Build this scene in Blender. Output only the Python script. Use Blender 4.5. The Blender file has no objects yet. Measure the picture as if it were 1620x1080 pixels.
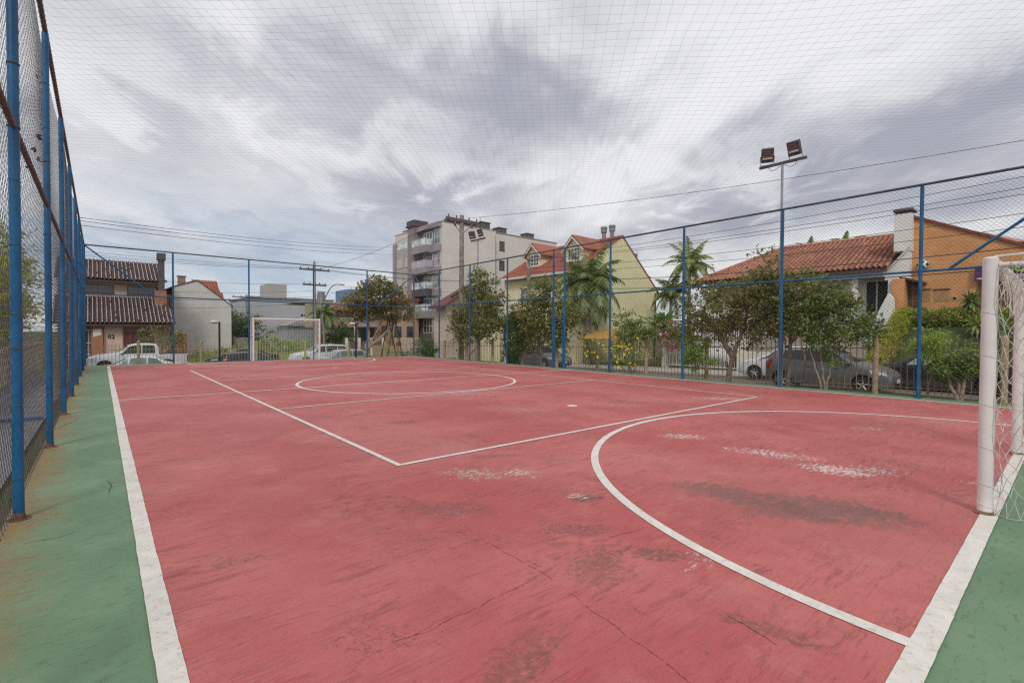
import bpy, math, random
import numpy as np
from mathutils import Vector, Matrix, noise as mnoise

random.seed(7)
rng = np.random.default_rng(7)
SC = bpy.context.scene
COL = SC.collection
PI = math.pi
R = math.radians

# ------------------------------------------------------------------ camera
CAM = Vector((-0.209, -0.480, 1.469))
YAW, PITCH, ROLL, FPX = R(40.404), R(-1.085), R(0.329), 764.045
FW = Vector((math.sin(YAW)*math.cos(PITCH), math.cos(YAW)*math.cos(PITCH), math.sin(PITCH)))
_R0 = Vector((math.cos(YAW), -math.sin(YAW), 0))
_U0 = Vector((-math.sin(YAW)*math.sin(PITCH), -math.cos(YAW)*math.sin(PITCH), math.cos(PITCH)))
RT = _R0*math.cos(ROLL) + _U0*math.sin(ROLL)
UP = _U0*math.cos(ROLL) - _R0*math.sin(ROLL)
cd = bpy.data.cameras.new("camera")
cam = bpy.data.objects.new("camera", cd)
COL.objects.link(cam)
M4 = Matrix((RT, UP, -FW)).transposed().to_4x4()
M4.translation = CAM
cam.matrix_world = M4
cd.sensor_fit = 'HORIZONTAL'
cd.sensor_width = 36.0
cd.lens = FPX/1620*36
cd.clip_start = 0.03
cd.clip_end = 3000
SC.camera = cam

def at(u, v, X=None, Y=None, Z=None):
    """point of the surveyed site seen at photo position (u, v) on a given world plane"""
    d = FW + RT*((u-810)/FPX) - UP*((v-540)/FPX)
    if X is not None: t = (X-CAM.x)/d.x
    elif Y is not None: t = (Y-CAM.y)/d.y
    else: t = (Z-CAM.z)/d.z
    return CAM + d*t

def sm(a, b, x):
    t = min(1, max(0, (x-a)/(b-a)))
    return t*t*(3-2*t)

# ------------------------------------------------------------------ tagging / linking
def tag(o, label=None, cat=None, group=None, kind=None):
    if label: o["label"] = label
    if cat: o["category"] = cat
    if group: o["group"] = group
    if kind: o["kind"] = kind
    return o

def thing(name, label, cat, loc=(0, 0, 0), rz=0.0, group=None):
    o = bpy.data.objects.new(name, None)
    o.empty_display_size = 0.2
    COL.objects.link(o)
    o.location = loc
    o.rotation_euler = (0, 0, rz)
    return tag(o, label, cat, group)

def dup(root, loc, rz=None, label=None, group=None, scale=None):
    r = root.copy()
    COL.objects.link(r)
    r.location = loc
    if rz is not None: r.rotation_euler = (0, 0, rz)
    if scale: r.scale = scale
    if label: r["label"] = label
    if group: r["group"] = group
    for ch in list(root.children):
        c = ch.copy(); COL.objects.link(c); c.parent = r
        for g in ch.children:
            d = g.copy(); COL.objects.link(d); d.parent = c
    return r

class MB:
    def __init__(self):
        self.v = []; self.f = []; self.mi = []; self.m = 0
    def add(self, vs, fs):
        b = len(self.v)
        self.v.extend([tuple(p) for p in vs])
        self.f.extend([tuple(b+i for i in f) for f in fs])
        self.mi.extend([self.m]*len(fs))
    def box(self, x0, x1, y0, y1, z0, z1):
        vs = [(x0,y0,z0),(x1,y0,z0),(x1,y1,z0),(x0,y1,z0),(x0,y0,z1),(x1,y0,z1),(x1,y1,z1),(x0,y1,z1)]
        self.add(vs, [(0,3,2,1),(4,5,6,7),(0,1,5,4),(1,2,6,5),(2,3,7,6),(3,0,4,7)])
    def cbox(self, c, s, rz=0):
        x, y, z = s[0]/2, s[1]/2, s[2]/2
        ca, sa = math.cos(rz), math.sin(rz)
        vs = []
        for dz in (-z, z):
            for dx, dy in ((-x,-y),(x,-y),(x,y),(-x,y)):
                vs.append((c[0]+dx*ca-dy*sa, c[1]+dx*sa+dy*ca, c[2]+dz))
        self.add(vs, [(0,3,2,1),(4,5,6,7),(0,1,5,4),(1,2,6,5),(2,3,7,6),(3,0,4,7)])
    def quad(self, a, b, c, d): self.add([a, b, c, d], [(0,1,2,3)])
    def poly(self, pts): self.add(pts, [tuple(range(len(pts)))])
    def tube(self, pts, r, n=8, caps=True, r2=None):
        pts = [Vector(p) for p in pts]
        k = len(pts)
        if not isinstance(r, (list, tuple)):
            r = [r + ((r2 if r2 is not None else r)-r)*i/max(1, k-1) for i in range(k)]
        vs = []
        t0 = (pts[1]-pts[0]).normalized()
        a = Vector((0, 0, 1)) if abs(t0.z) < 0.9 else Vector((1, 0, 0))
        u = t0.cross(a).normalized()
        for i, p in enumerate(pts):
            t = (pts[min(i+1, k-1)]-pts[max(i-1, 0)])
            if t.length < 1e-9: t = t0
            t = t.normalized()
            u = (u - t*u.dot(t))
            u = u.normalized() if u.length > 1e-6 else t.orthogonal().normalized()
            w = t.cross(u)
            for j in range(n):
                an = 2*PI*j/n
                vs.append(p + (u*math.cos(an)+w*math.sin(an))*r[i])
        fs = []
        for i in range(k-1):
            for j in range(n):
                j2 = (j+1) % n
                fs.append((i*n+j, i*n+j2, (i+1)*n+j2, (i+1)*n+j))
        if caps:
            fs.append(tuple(range(n-1, -1, -1)))
            fs.append(tuple((k-1)*n+j for j in range(n)))
        self.add(vs, fs)
    def cyl(self, p0, p1, r, n=12, r2=None): self.tube([p0, p1], r, n, True, r2)
    def lathe(self, prof, c=(0, 0, 0), axis='z', n=20):
        vs = []; fs = []
        for (r, h) in prof:
            for j in range(n):
                a = 2*PI*j/n
                p = (r*math.cos(a), r*math.sin(a), h)
                if axis == 'y': p = (p[0], p[2], p[1])
                if axis == 'x': p = (p[2], p[0], p[1])
                vs.append((p[0]+c[0], p[1]+c[1], p[2]+c[2]))
        for i in range(len(prof)-1):
            for j in range(n):
                j2 = (j+1) % n
                fs.append((i*n+j, i*n+j2, (i+1)*n+j2, (i+1)*n+j))
        self.add(vs, fs)
    def sphere(self, c, r, n=12, m=8, sx=1, sy=1, sz=1):
        vs = []; fs = []
        for i in range(m+1):
            th = PI*i/m
            for j in range(n):
                a = 2*PI*j/n
                vs.append((c[0]+r*sx*math.sin(th)*math.cos(a), c[1]+r*sy*math.sin(th)*math.sin(a), c[2]+r*sz*math.cos(th)))
        for i in range(m):
            for j in range(n):
                j2 = (j+1) % n
                fs.append((i*n+j, (i+1)*n+j, (i+1)*n+j2, i*n+j2))
        self.add(vs, fs)
    def build(self, name, mats, parent=None, smooth=False, org=None):
        me = bpy.data.meshes.new(name)
        v = self.v
        if org is not None:
            ox, oy, oz = org
            v = [(p[0]-ox, p[1]-oy, p[2]-oz) for p in v]
        me.from_pydata(v, [], self.f)
        if not isinstance(mats, (list, tuple)): mats = [mats]
        for m in mats: me.materials.append(m)
        if len(mats) > 1: me.polygons.foreach_set("material_index", self.mi)
        if smooth:
            me.polygons.foreach_set("use_smooth", [True]*len(me.polygons))
            try: me.set_sharp_from_angle(angle=R(38))
            except Exception: pass
        me.update()
        o = bpy.data.objects.new(name, me)
        COL.objects.link(o)
        if parent: o.parent = parent
        return o

def bevel(o, w=0.01, seg=2):
    m = o.modifiers.new("bevel", 'BEVEL'); m.width = w; m.segments = seg; m.limit_method = 'ANGLE'
    return o

def seg_prisms(P0, P1, r, name, mat, parent=None):
    """many thin straight wires as 3-sided prisms (numpy, fast)"""
    P0 = np.asarray(P0, float); P1 = np.asarray(P1, float)
    n = len(P0)
    t = P1-P0; t /= np.linalg.norm(t, axis=1, keepdims=True)+1e-12
    a = np.where(np.abs(t[:, 2:3]) < 0.9, np.array([[0, 0, 1.]]), np.array([[1., 0, 0]]))
    u = np.cross(t, a); u /= np.linalg.norm(u, axis=1, keepdims=True)
    w = np.cross(t, u)
    V = np.empty((n, 6, 3))
    for j in range(3):
        an = 2*PI*j/3
        off = (u*math.cos(an)+w*math.sin(an))*r
        V[:, j] = P0+off; V[:, 3+j] = P1+off
    F = np.array([[0,1,4,3],[1,2,5,4],[2,0,3,5]])
    faces = (np.arange(n)[:, None, None]*6+F[None]).reshape(-1, 4)
    me = bpy.data.meshes.new(name)
    me.vertices.add(n*6); me.vertices.foreach_set("co", V.reshape(-1))
    me.loops.add(faces.size); me.loops.foreach_set("vertex_index", faces.reshape(-1).astype(np.int32))
    me.polygons.add(len(faces)); me.polygons.foreach_set("loop_start", np.arange(0, faces.size, 4, dtype=np.int32))
    me.materials.append(mat)
    me.update(calc_edges=True); me.validate()
    o = bpy.data.objects.new(name, me); COL.objects.link(o)
    if parent: o.parent = parent
    return o

# ------------------------------------------------------------------ materials
class NT:
    def __init__(self, name):
        self.mat = bpy.data.materials.new(name); self.mat.use_nodes = True
        self.t = self.mat.node_tree; self.n = self.t.nodes; self.n.clear()
        self.out = self.n.new('ShaderNodeOutputMaterial')
    def new(self, typ, **kw):
        x = self.n.new(typ)
        for k, v in kw.items(): setattr(x, k, v)
        return x
    def link(self, a, b): self.t.links.new(a, b)
    def coord(self, which='Object'):
        if not hasattr(self, '_tc'): self._tc = self.new('ShaderNodeTexCoord')
        return self._tc.outputs[which]
    def pos(self):
        if not hasattr(self, '_geo'): self._geo = self.new('ShaderNodeNewGeometry')
        return self._geo.outputs['Position']
    def noise(self, vec, scale=5, detail=4, rough=.55, dist=0):
        x = self.new('ShaderNodeTexNoise'); x.inputs['Scale'].default_value = scale
        x.inputs['Detail'].default_value = detail; x.inputs['Roughness'].default_value = rough
        x.inputs['Distortion'].default_value = dist
        self.link(vec, x.inputs['Vector']); return x.outputs['Fac']
    def mapping(self, vec, scale=(1, 1, 1), rot=(0, 0, 0), loc=(0, 0, 0)):
        x = self.new('ShaderNodeMapping'); self.link(vec, x.inputs['Vector'])
        x.inputs['Scale'].default_value = scale; x.inputs['Rotation'].default_value = rot; x.inputs['Location'].default_value = loc
        return x.outputs['Vector']
    def ramp(self, fac, a, b, ca=(0, 0, 0, 1), cb=(1, 1, 1, 1)):
        x = self.new('ShaderNodeMapRange'); x.interpolation_type = 'SMOOTHSTEP'
        x.inputs['From Min'].default_value = a; x.inputs['From Max'].default_value = b
        self.link(fac, x.inputs['Value']); return x.outputs['Result']
    def mix(self, fac, a, b):
        x = self.new('ShaderNodeMix', data_type='RGBA')
        for s, val in ((x.inputs['Factor'], fac), (x.inputs['A'], a), (x.inputs['B'], b)):
            if isinstance(val, (int, float)): s.default_value = val
            elif isinstance(val, (tuple, list)): s.default_value = tuple(val)+(1,) if len(val) == 3 else val
            else: self.link(val, s)
        return x.outputs['Result']
    def mixn(self, fac, a, b):
        for x in ():
            pass
        m = self.new('ShaderNodeMix', data_type='RGBA')
        return self.mix(fac, a, b)
    def math(self, op, a, b=0.0, clamp=False):
        x = self.new('ShaderNodeMath', operation=op); x.use_clamp = clamp
        for i, val in enumerate((a, b)):
            if isinstance(val, (int, float)): x.inputs[i].default_value = val
            else: self.link(val, x.inputs[i])
        return x.outputs[0]
    def princ(self, col, rough=.6, metal=0, spec=.5, bump=None, bstr=.2, bdist=.01, **kw):
        p = self.new('ShaderNodeBsdfPrincipled')
        if isinstance(col, (tuple, list)): p.inputs['Base Color'].default_value = tuple(col)[:3]+(1,)
        else: self.link(col, p.inputs['Base Color'])
        if isinstance(rough, (int, float)): p.inputs['Roughness'].default_value = rough
        else: self.link(rough, p.inputs['Roughness'])
        p.inputs['Metallic'].default_value = metal
        p.inputs['Specular IOR Level'].default_value = spec
        for k, v in kw.items(): p.inputs[k].default_value = v
        if bump is not None:
            b = self.new('ShaderNodeBump'); b.inputs['Strength'].default_value = bstr; b.inputs['Distance'].default_value = bdist
            self.link(bump, b.inputs['Height']); self.link(b.outputs['Normal'], p.inputs['Normal'])
        self.link(p.outputs[0], self.out.inputs['Surface'])
        return self.mat

MATS = {}
def M(name, col, rough=.6, var=.18, scale=3, metal=0, bump=.0, dirt=0.0, spec=.5, world=False):
    if name in MATS: return MATS[name]
    t = NT(name); c = t.pos() if world else t.coord()
    n = t.noise(c, scale, 5, .6)
    lo = tuple(x*(1-var) for x in col); hi = tuple(min(.95, x*(1+var)) for x in col)
    base = t.mix(t.ramp(n, .3, .7), lo, hi)
    if dirt:
        n2 = t.noise(t.mapping(c, (2, 2, .35)), 1.7, 6, .65)
        base = t.mix(t.math('MULTIPLY', t.ramp(n2, .48, .75), dirt), base, tuple(x*.35+.02 for x in col))
    nb = t.noise(c, scale*12, 3, .6) if bump else None
    MATS[name] = t.princ(base, rough, metal, spec, nb, bump, .01)
    return MATS[name]

def leafmat(name, cols, rough=.55, trans=.42):
    """colour differs leaf by leaf"""
    if name in MATS: return MATS[name]
    cols = [tuple(min(.6, x*4.9) for x in c) for c in cols]
    t = NT(name)
    g = t.new('ShaderNodeNewGeometry')
    cr = t.new('ShaderNodeValToRGB'); cr.color_ramp.interpolation = 'LINEAR'
    els = cr.color_ramp.elements
    while len(els) < len(cols): els.new(.5)
    for i, c in enumerate(cols):
        els[i].position = i/(len(cols)-1); els[i].color = tuple(c)+(1,)
    t.link(g.outputs['Random Per Island'], cr.inputs['Fac'])
    n = t.noise(t.coord(), 1.1, 3, .5)
    base = t.mix(t.ramp(n, .35, .68), cr.outputs['Color'], t.mix(.28, cr.outputs['Color'], (.02, .026, .010)))
    d = t.new('ShaderNodeBsdfDiffuse'); t.link(base, d.inputs['Color'])
    tr = t.new('ShaderNodeBsdfTranslucent'); t.link(base, tr.inputs['Color'])
    gl = t.new('ShaderNodeBsdfGlossy'); gl.inputs['Roughness'].default_value = .38
    gl.inputs['Color'].default_value = (.5, .5, .5, 1)
    m1 = t.new('ShaderNodeMixShader'); m1.inputs[0].default_value = trans
    t.link(d.outputs[0], m1.inputs[1]); t.link(tr.outputs[0], m1.inputs[2])
    m2 = t.new('ShaderNodeMixShader'); m2.inputs[0].default_value = .075
    t.link(m1.outputs[0], m2.inputs[1]); t.link(gl.outputs[0], m2.inputs[2])
    t.link(m2.outputs[0], t.out.inputs['Surface'])
    MATS[name] = t.mat
    return t.mat

def brickmat(name, c1, c2, mortar, bw=.30, bh=.105, ms=.02):
    t = NT(name); p = t.coord()
    s = t.new('ShaderNodeSeparateXYZ'); t.link(p, s.inputs[0])
    cx = t.new('ShaderNodeCombineXYZ')
    t.link(t.math('ADD', s.outputs[0], s.outputs[1]), cx.inputs[0]); t.link(s.outputs[2], cx.inputs[1])
    b = t.new('ShaderNodeTexBrick'); t.link(cx.outputs[0], b.inputs['Vector'])
    b.inputs['Color1'].default_value = tuple(c1)+(1,); b.inputs['Color2'].default_value = tuple(c2)+(1,)
    b.inputs['Mortar'].default_value = tuple(mortar)+(1,); b.inputs['Scale'].default_value = 1
    b.inputs['Mortar Size'].default_value = ms; b.inputs['Brick Width'].default_value = bw; b.inputs['Row Height'].default_value = bh
    n = t.noise(p, .9, 5, .6)
    col = t.mix(t.math('MULTIPLY', t.ramp(n, .35, .75), .45), b.outputs['Color'], tuple(x*.55 for x in c1))
    return t.princ(col, .85, 0, .3, b.outputs['Fac'], -.4, .01)

def tilemat(name, cols, hi=None):
    if name in MATS: return MATS[name]
    t = NT(name); g = t.new('ShaderNodeNewGeometry')
    cr = t.new('ShaderNodeValToRGB'); els = cr.color_ramp.elements
    while len(els) < len(cols): els.new(.5)
    for i, c in enumerate(cols):
        els[i].position = i/(len(cols)-1); els[i].color = tuple(c)+(1,)
    t.link(g.outputs['Random Per Island'], cr.inputs['Fac'])
    n = t.noise(t.coord(), .8, 6, .65)
    col = t.mix(t.math('MULTIPLY', t.ramp(n, .42, .72), .6), cr.outputs['Color'], tuple(x*.45 for x in cols[0]))
    if hi:
        n2 = t.noise(t.coord(), 5, 4, .6)
        col = t.mix(t.math('MULTIPLY', t.ramp(n2, .55, .7), .6), col, hi)
    MATS[name] = t.princ(col, .75, 0, .35)
    return MATS[name]

def glassmat(name, col=(.03, .036, .042), rough=.08, spec=.8, curtain=0):
    if name in MATS: return MATS[name]
    t = NT(name); n = t.noise(t.coord(), .7, 2, .5)
    base = t.mix(t.ramp(n, .4, .65), col, tuple(min(.9, x*2+.02+curtain) for x in col))
    MATS[name] = t.princ(base, rough, 0, spec)
    return MATS[name]

blue = M('blue paint', (.012, .105, .27), .42, .25, 5, 0, .05, .25)
# rust marks on the blue poles
def bluemat():
    t = NT('weathered blue paint'); c = t.pos()
    n = t.noise(c, 3, 5, .6); n2 = t.noise(t.mapping(c, (9, 9, 2.2)), 1.5, 6, .7)
    base = t.mix(t.ramp(n, .3, .7), (.006, .075, .19), (.012, .125, .28))
    base = t.mix(t.math('MULTIPLY', t.ramp(n2, .60, .70), .55), base, (.10, .085, .07))
    return t.princ(base, .45, 0, .45)
blue = bluemat()
rust = M('rusty steel', (.135, .108, .10), .7, .4, 14, .3, .1)
darkwire = M('galvanized wire', (.115, .11, .10), .55, .3, 9, .5)
nearwire = M('dark galvanized wire', (.12, .10, .10), .55, .3, 9, .5)
tiew = M('tie wire', (.16, .13, .10), .6, .3, 12, .5)
netcord = M('nylon net cord', (.40, .40, .41), .8, .2, 4)
white_steel = M('white enamel', (.72, .68, .66), .45, .06, 3, 0, .03, .10)
goalcord = M('white goal cord', (.62, .57, .52), .85, .15, 6)
black = M('black plastic', (.015, .015, .016), .5, .2, 6)
rubber = M('tyre rubber', (.018, .018, .018), .8, .2, 8)
steel = M('bare steel', (.35, .35, .36), .4, .2, 6, .7)
alu = M('alloy', (.5, .5, .51), .35, .15, 5, .8)
grey_pole = M('galvanized pole', (.30, .30, .31), .5, .2, 4, .35, .03, .2)
wood_post = M('weathered pine post', (.52, .38, .24), .85, .25, 7, 0, .2, .25)
pale_post = M('yellowed pine post', (.46, .39, .20), .85, .2, 7, 0, .2, .2)
picketm = M('rust brown picket paint', (.33, .245, .15), .65, .35, 8, .1, 0, .2)
pole_wood = M('grey pole timber', (.27, .235, .195), .9, .3, 5, 0, .3, .3)
bark = M('grey brown bark', (.20, .15, .115), .9, .35, 10, 0, .5)
palebark = M('pale bark', (.36, .29, .23), .9, .3, 10, 0, .4)
palmbark = M('palm trunk', (.28, .24, .20), .9, .3, 12, 0, .5)
cream = M('cream render', (.70, .65, .55), .85, .07, 1.2, 0, .1, .16)
lemon = M('lemon render', (.80, .73, .45), .85, .06, .8, 0, .1, .14)
greyrender = M('grey white render', (.66, .645, .60), .85, .07, .7, 0, .1, .16)
white_render = M('white render', (.76, .75, .72), .8, .06, 1, 0, .08, .2)
pinkr = M('pink beige render', (.66, .49, .40), .85, .08, 1, 0, .1, .2)
taupe = M('taupe render', (.26, .225, .21), .8, .1, 1, 0, .08, .15)
plumgrey = M('plum grey render', (.33, .285, .30), .8, .1, 1, 0, .08, .12)
beige_apt = M('warm beige render', (.68, .63, .58), .85, .05, .25, 0, .05, .10)
beige_wall = M('beige wall', (.60, .50, .38), .85, .1, 1, 0, .1, .3)
wframe = M('white window frame', (.7, .7, .7), .5, .05, 3)
bframe = M('brown timber frame', (.075, .04, .028), .6, .3, 6)
glass = glassmat('dark glass')
glassl = glassmat('curtained glass', (.16, .17, .18), .12, .7, .08)
glassb = glassmat('pale blue glass', (.10, .125, .13), .1, .8, .05)
clearrail = glassmat('balcony glass', (.40, .43, .43), .15, .7)
shutterm = M('roller shutter', (.56, .53, .48), .6, .05, 2)
redtile = tilemat('terracotta tile', [(.37, .15, .095), (.44, .19, .12), (.48, .235, .16), (.39, .16, .105)], (.28, .18, .14))
redroof = tilemat('red clay tile', [(.36, .115, .075), (.41, .135, .085), (.33, .105, .075)])
darktile = tilemat('glazed purple tile', [(.085, .052, .050), (.10, .06, .058), (.12, .075, .07)])
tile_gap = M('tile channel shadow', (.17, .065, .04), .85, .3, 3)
dark_gap = M('lichen streak', (.50, .44, .43), .8, .35, 6)
brick_or = brickmat('orange brick', (.74, .34, .125), (.66, .27, .10), (.62, .37, .20))
brick_rd = brickmat('red brown brick', (.52, .19, .09), (.42, .14, .07), (.32, .22, .16))
brick_dk = brickmat('old mixed brick', (.36, .22, .15), (.27, .16, .12), (.36, .31, .27))
# ------------------------------------------------------------------ terrain
def street_z(Y):
    if Y < 5: return -.5
    if Y < 24: return -.5-.3*(Y-5)/19
    return -.8-.5*sm(24, 35, Y)
def strip_z(Y):
    return -.05-.0195*max(0, min(Y, 26)-3)
def gz(X, Y):
    s = street_z(Y)
    left = -.16-(1.14)*sm(26.5, 31.5, Y)
    if X < 14.4: z = left
    elif X < 16.2: z = left if Y > 27.6 else strip_z(Y)-.02
    else:
        z = s
    if 14.4 <= X < 16.2 and Y > 26: z = min(z, strip_z(26)+(-1.3-strip_z(26))*sm(27.6, 31.5, Y))
    if X > 24.5:
        z = s + .12
        z += 2.45*sm(25.2, 30.0, X)*(1-sm(5.2, 6.8, Y))
    return z-.03
def heightgrid(name, xs, ys, zf, mat, kind='structure', parent=None):
    mb = MB(); nx, ny = len(xs), len(ys)
    vs = [(x, y, zf(x, y)) for y in ys for x in xs]
    fs = [(j*nx+i, j*nx+i+1, (j+1)*nx+i+1, (j+1)*nx+i) for j in range(ny-1) for i in range(nx-1)]
    mb.add(vs, fs)
    o = mb.build(name, mat, parent, True)
    if kind: o["kind"] = kind
    return o
def rng_lin(a, b, n): return [a+(b-a)*i/(n-1) for i in range(n)]

def groundmat():
    t = NT('earth and weeds'); p = t.pos()
    n = t.noise(p, .6, 6, .6); n2 = t.noise(p, 9, 4, .7)
    c = t.mix(t.ramp(n, .4, .62), (.11, .10, .055), (.07, .10, .03))
    c = t.mix(t.math('MULTIPLY', t.ramp(n2, .5, .75), .6), c, (.16, .125, .085))
    return t.princ(c, .95, 0, .2, n2, .5, .03)
xs = [-700, -300, -120, -60, -30, -16, -8, -4, -2, -1.05, 1, 5, 10, 14.3, 14.45, 15, 15.6, 16.1, 16.3, 18, 20, 22, 23.4, 24.4, 24.7, 25.4, 26, 27, 28, 29, 30, 31, 33, 38, 45, 60, 90, 150, 300, 700]
ys = [-300, -100, -40, -20, -10, -5, -2, 0, 2, 4, 5.2, 5.6, 6, 6.4, 6.8, 8, 10, 13, 16, 20, 24, 26, 27, 28, 29, 30, 31, 32, 34, 36, 40, 44, 50, 60, 80, 120, 200, 400, 900]
heightgrid('ground', xs, ys, gz, groundmat())

def asphaltmat(name, c, v):
    t = NT(name); p = t.pos()
    n = t.noise(p, .8, 6, .65); n2 = t.noise(p, 60, 2, .6)
    col = t.mix(t.ramp(n, .35, .68), tuple(x*(1-v) for x in c), tuple(x*(1+v) for x in c))
    col = t.mix(t.math('MULTIPLY', t.ramp(n2, .45, .7), .35), col, tuple(x*.5 for x in c))
    return t.princ(col, .8, 0, .35, n2, .3, .01)
heightgrid('yard_pavement', [-9, -6, -3, -1.0], [-12, -4, 0, 6, 12, 18, 24, 26.4], lambda x, y: -.15, asphaltmat('worn grey asphalt', (.25, .25, .27), .2))
def pavermat():
    t = NT('reddish street pavers'); p = t.pos()
    b = t.new('ShaderNodeTexBrick'); t.link(t.mapping(p, (1, 1, 0)), b.inputs['Vector'])
    b.inputs['Color1'].default_value = (.235, .17, .15, 1); b.inputs['Color2'].default_value = (.18, .13, .115, 1); b.inputs['Mortar'].default_value = (.10, .085, .075, 1)
    b.inputs['Scale'].default_value = 1; b.inputs['Brick Width'].default_value = .2; b.inputs['Row Height'].default_value = .12; b.inputs['Mortar Size'].default_value = .012
    n = t.noise(p, .5, 6, .65)
    c = t.mix(t.math('MULTIPLY', t.ramp(n, .38, .7), .6), b.outputs['Color'], (.25, .205, .18))
    return t.princ(c, .85, 0, .3, b.outputs['Fac'], -.3, .01)
yy = [-40, -20, -10, 0, 5, 10, 15, 20, 24, 26, 28, 30, 31]
heightgrid('street', [16.35, 19, 22, 23.5], yy, lambda x, y: street_z(y)-.012, pavermat())
heightgrid('cross_street', [-60, -20, 0, 10, 16.4, 20, 23.4, 40, 70], [31, 33, 35, 38, 41], lambda x, y: street_z(y)-.016, asphaltmat('street asphalt', (.09, .088, .088), .25))
def sidewalk(name, x0, x1, ya, yb, up, m):
    mb = MB(); n = 12
    for i in range(n):
        y0 = ya+(yb-ya)*i/n; y1 = ya+(yb-ya)*(i+1)/n
        z0, z1 = street_z(y0), street_z(y1)
        A = [(x0, y0, z0-.3), (x1, y0, z0-.3), (x1, y1, z1-.3), (x0, y1, z1-.3), (x0, y0, z0+up), (x1, y0, z0+up), (x1, y1, z1+up), (x0, y1, z1+up)]
        mb.add(A, [(4, 5, 6, 7), (0, 4, 7, 3), (1, 2, 6, 5), (0, 1, 5, 4), (2, 3, 7, 6)])
    o = mb.build(name, m); o["kind"] = 'structure'
    return o
pav = M('pale paving', (.40, .36, .30), .85, .15, 2, 0, .2, .3, world=True)
kerbm = M('whitewashed kerb', (.62, .60, .56), .8, .1, 3, 0, .1, .3, world=True)
sidewalk('kerb', 23.5, 23.66, -30, 30.5, .12, kerbm)
sidewalk('sidewalk', 23.66, 25.3, -30, 30.5, .115, pav)
mb = MB(); mb.box(-60, 15.8, 30.7, 31, -1.6, -1.18); mb.box(-60, 70, 41, 41.2, -1.6, -1.17); o = mb.build('kerb', M('grey kerb', (.3, .29, .27), .85, .15, 3)); o["kind"] = 'structure'
mb = MB(); mb.box(-60, 70, 41.2, 43, -1.6, -1.175); o = mb.build('sidewalk', pav); o["kind"] = 'structure'
def lawnmat():
    t = NT('lawn'); p = t.pos()
    n = t.noise(p, 1.3, 6, .65); n2 = t.noise(p, 30, 4, .7)
    c = t.mix(t.ramp(n, .35, .65), (.045, .065, .022), (.075, .095, .035))
    c = t.mix(t.math('MULTIPLY', t.ramp(n2, .45, .7), .5), c, (.12, .13, .05))
    return t.princ(c, .95, 0, .2, n2, .8, .03)
lawn_m = lawnmat()
heightgrid('lawn', rng_lin(25.3, 31, 12), rng_lin(-12, 6.9, 24), lambda x, y: gz(x, y)+.05, lawn_m)

# ------------------------------------------------------------------ the court
W, L, CY = 13.713, 24.981, 12.49
CX = W/2
def greenmat():
    t = NT('green court paint'); p = t.pos()
    s = t.new('ShaderNodeSeparateXYZ'); t.link(p, s.inputs[0])
    n = t.noise(p, 1.2, 7, .65); n2 = t.noise(t.mapping(p, (3, 8, 1), (0, 0, .5)), 3, 7, .7)
    n3 = t.noise(p, 45, 5, .7)
    c = t.mix(t.ramp(n, .35, .68), (.135, .232, .130), (.185, .295, .172))
    c = t.mix(t.math('MULTIPLY', t.ramp(n2, .54, .63), .5), c, (.085, .125, .08))
    c = t.mix(t.math('MULTIPLY', t.ramp(n3, .54, .66), .35), c, (.20, .29, .20))
    # rust bleeding from the fence edge
    nr = t.noise(t.mapping(p, (1.0, 1.5, 1)), 1.1, 6, .7)
    edge = t.ramp(t.math('ADD', s.outputs[0], t.math('MULTIPLY', t.math('SUBTRACT', nr, .5), .9)), -.46, -.80)
    c = t.mix(t.math('MULTIPLY', edge, .85), c, t.mix(t.ramp(n2, .4, .65), (.30, .16, .06), (.16, .085, .04)))
    ne = t.noise(t.mapping(p, (2.5, 1.2, 1)), 2.2, 6, .7)
    e2 = t.ramp(t.math('ADD', s.outputs[0], t.math('MULTIPLY', t.math('SUBTRACT', ne, .5), .8)), -.30, -.72)
    c = t.mix(t.math('MULTIPLY', e2, .30), c, (.33, .27, .13))
    v = t.new('ShaderNodeTexVoronoi', feature='DISTANCE_TO_EDGE'); v.inputs['Scale'].default_value = .55
    nd = t.new('ShaderNodeTexNoise'); nd.inputs['Scale'].default_value = 2.2; nd.inputs['Detail'].default_value = 5; t.link(p, nd.inputs['Vector'])
    t.link(t.mix(.16, p, nd.outputs['Color']), v.inputs['Vector'])
    cr = t.math('MULTIPLY', t.ramp(v.outputs['Distance'], .0045, .001), t.ramp(t.noise(p, .7, 2), .5, .6))
    c = t.mix(t.math('MULTIPLY', cr, .8), c, (.03, .035, .03))
    return t.princ(c, .62, 0, .4, t.math('ADD', n2, t.math('MULTIPLY', n3, .5)), .12, .01)
mb = MB(); mb.box(-.78, 14.42, -3, 25.85, -1.6, 0.0)
o = mb.build('court_slab', greenmat()); o["kind"] = 'structure'

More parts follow.
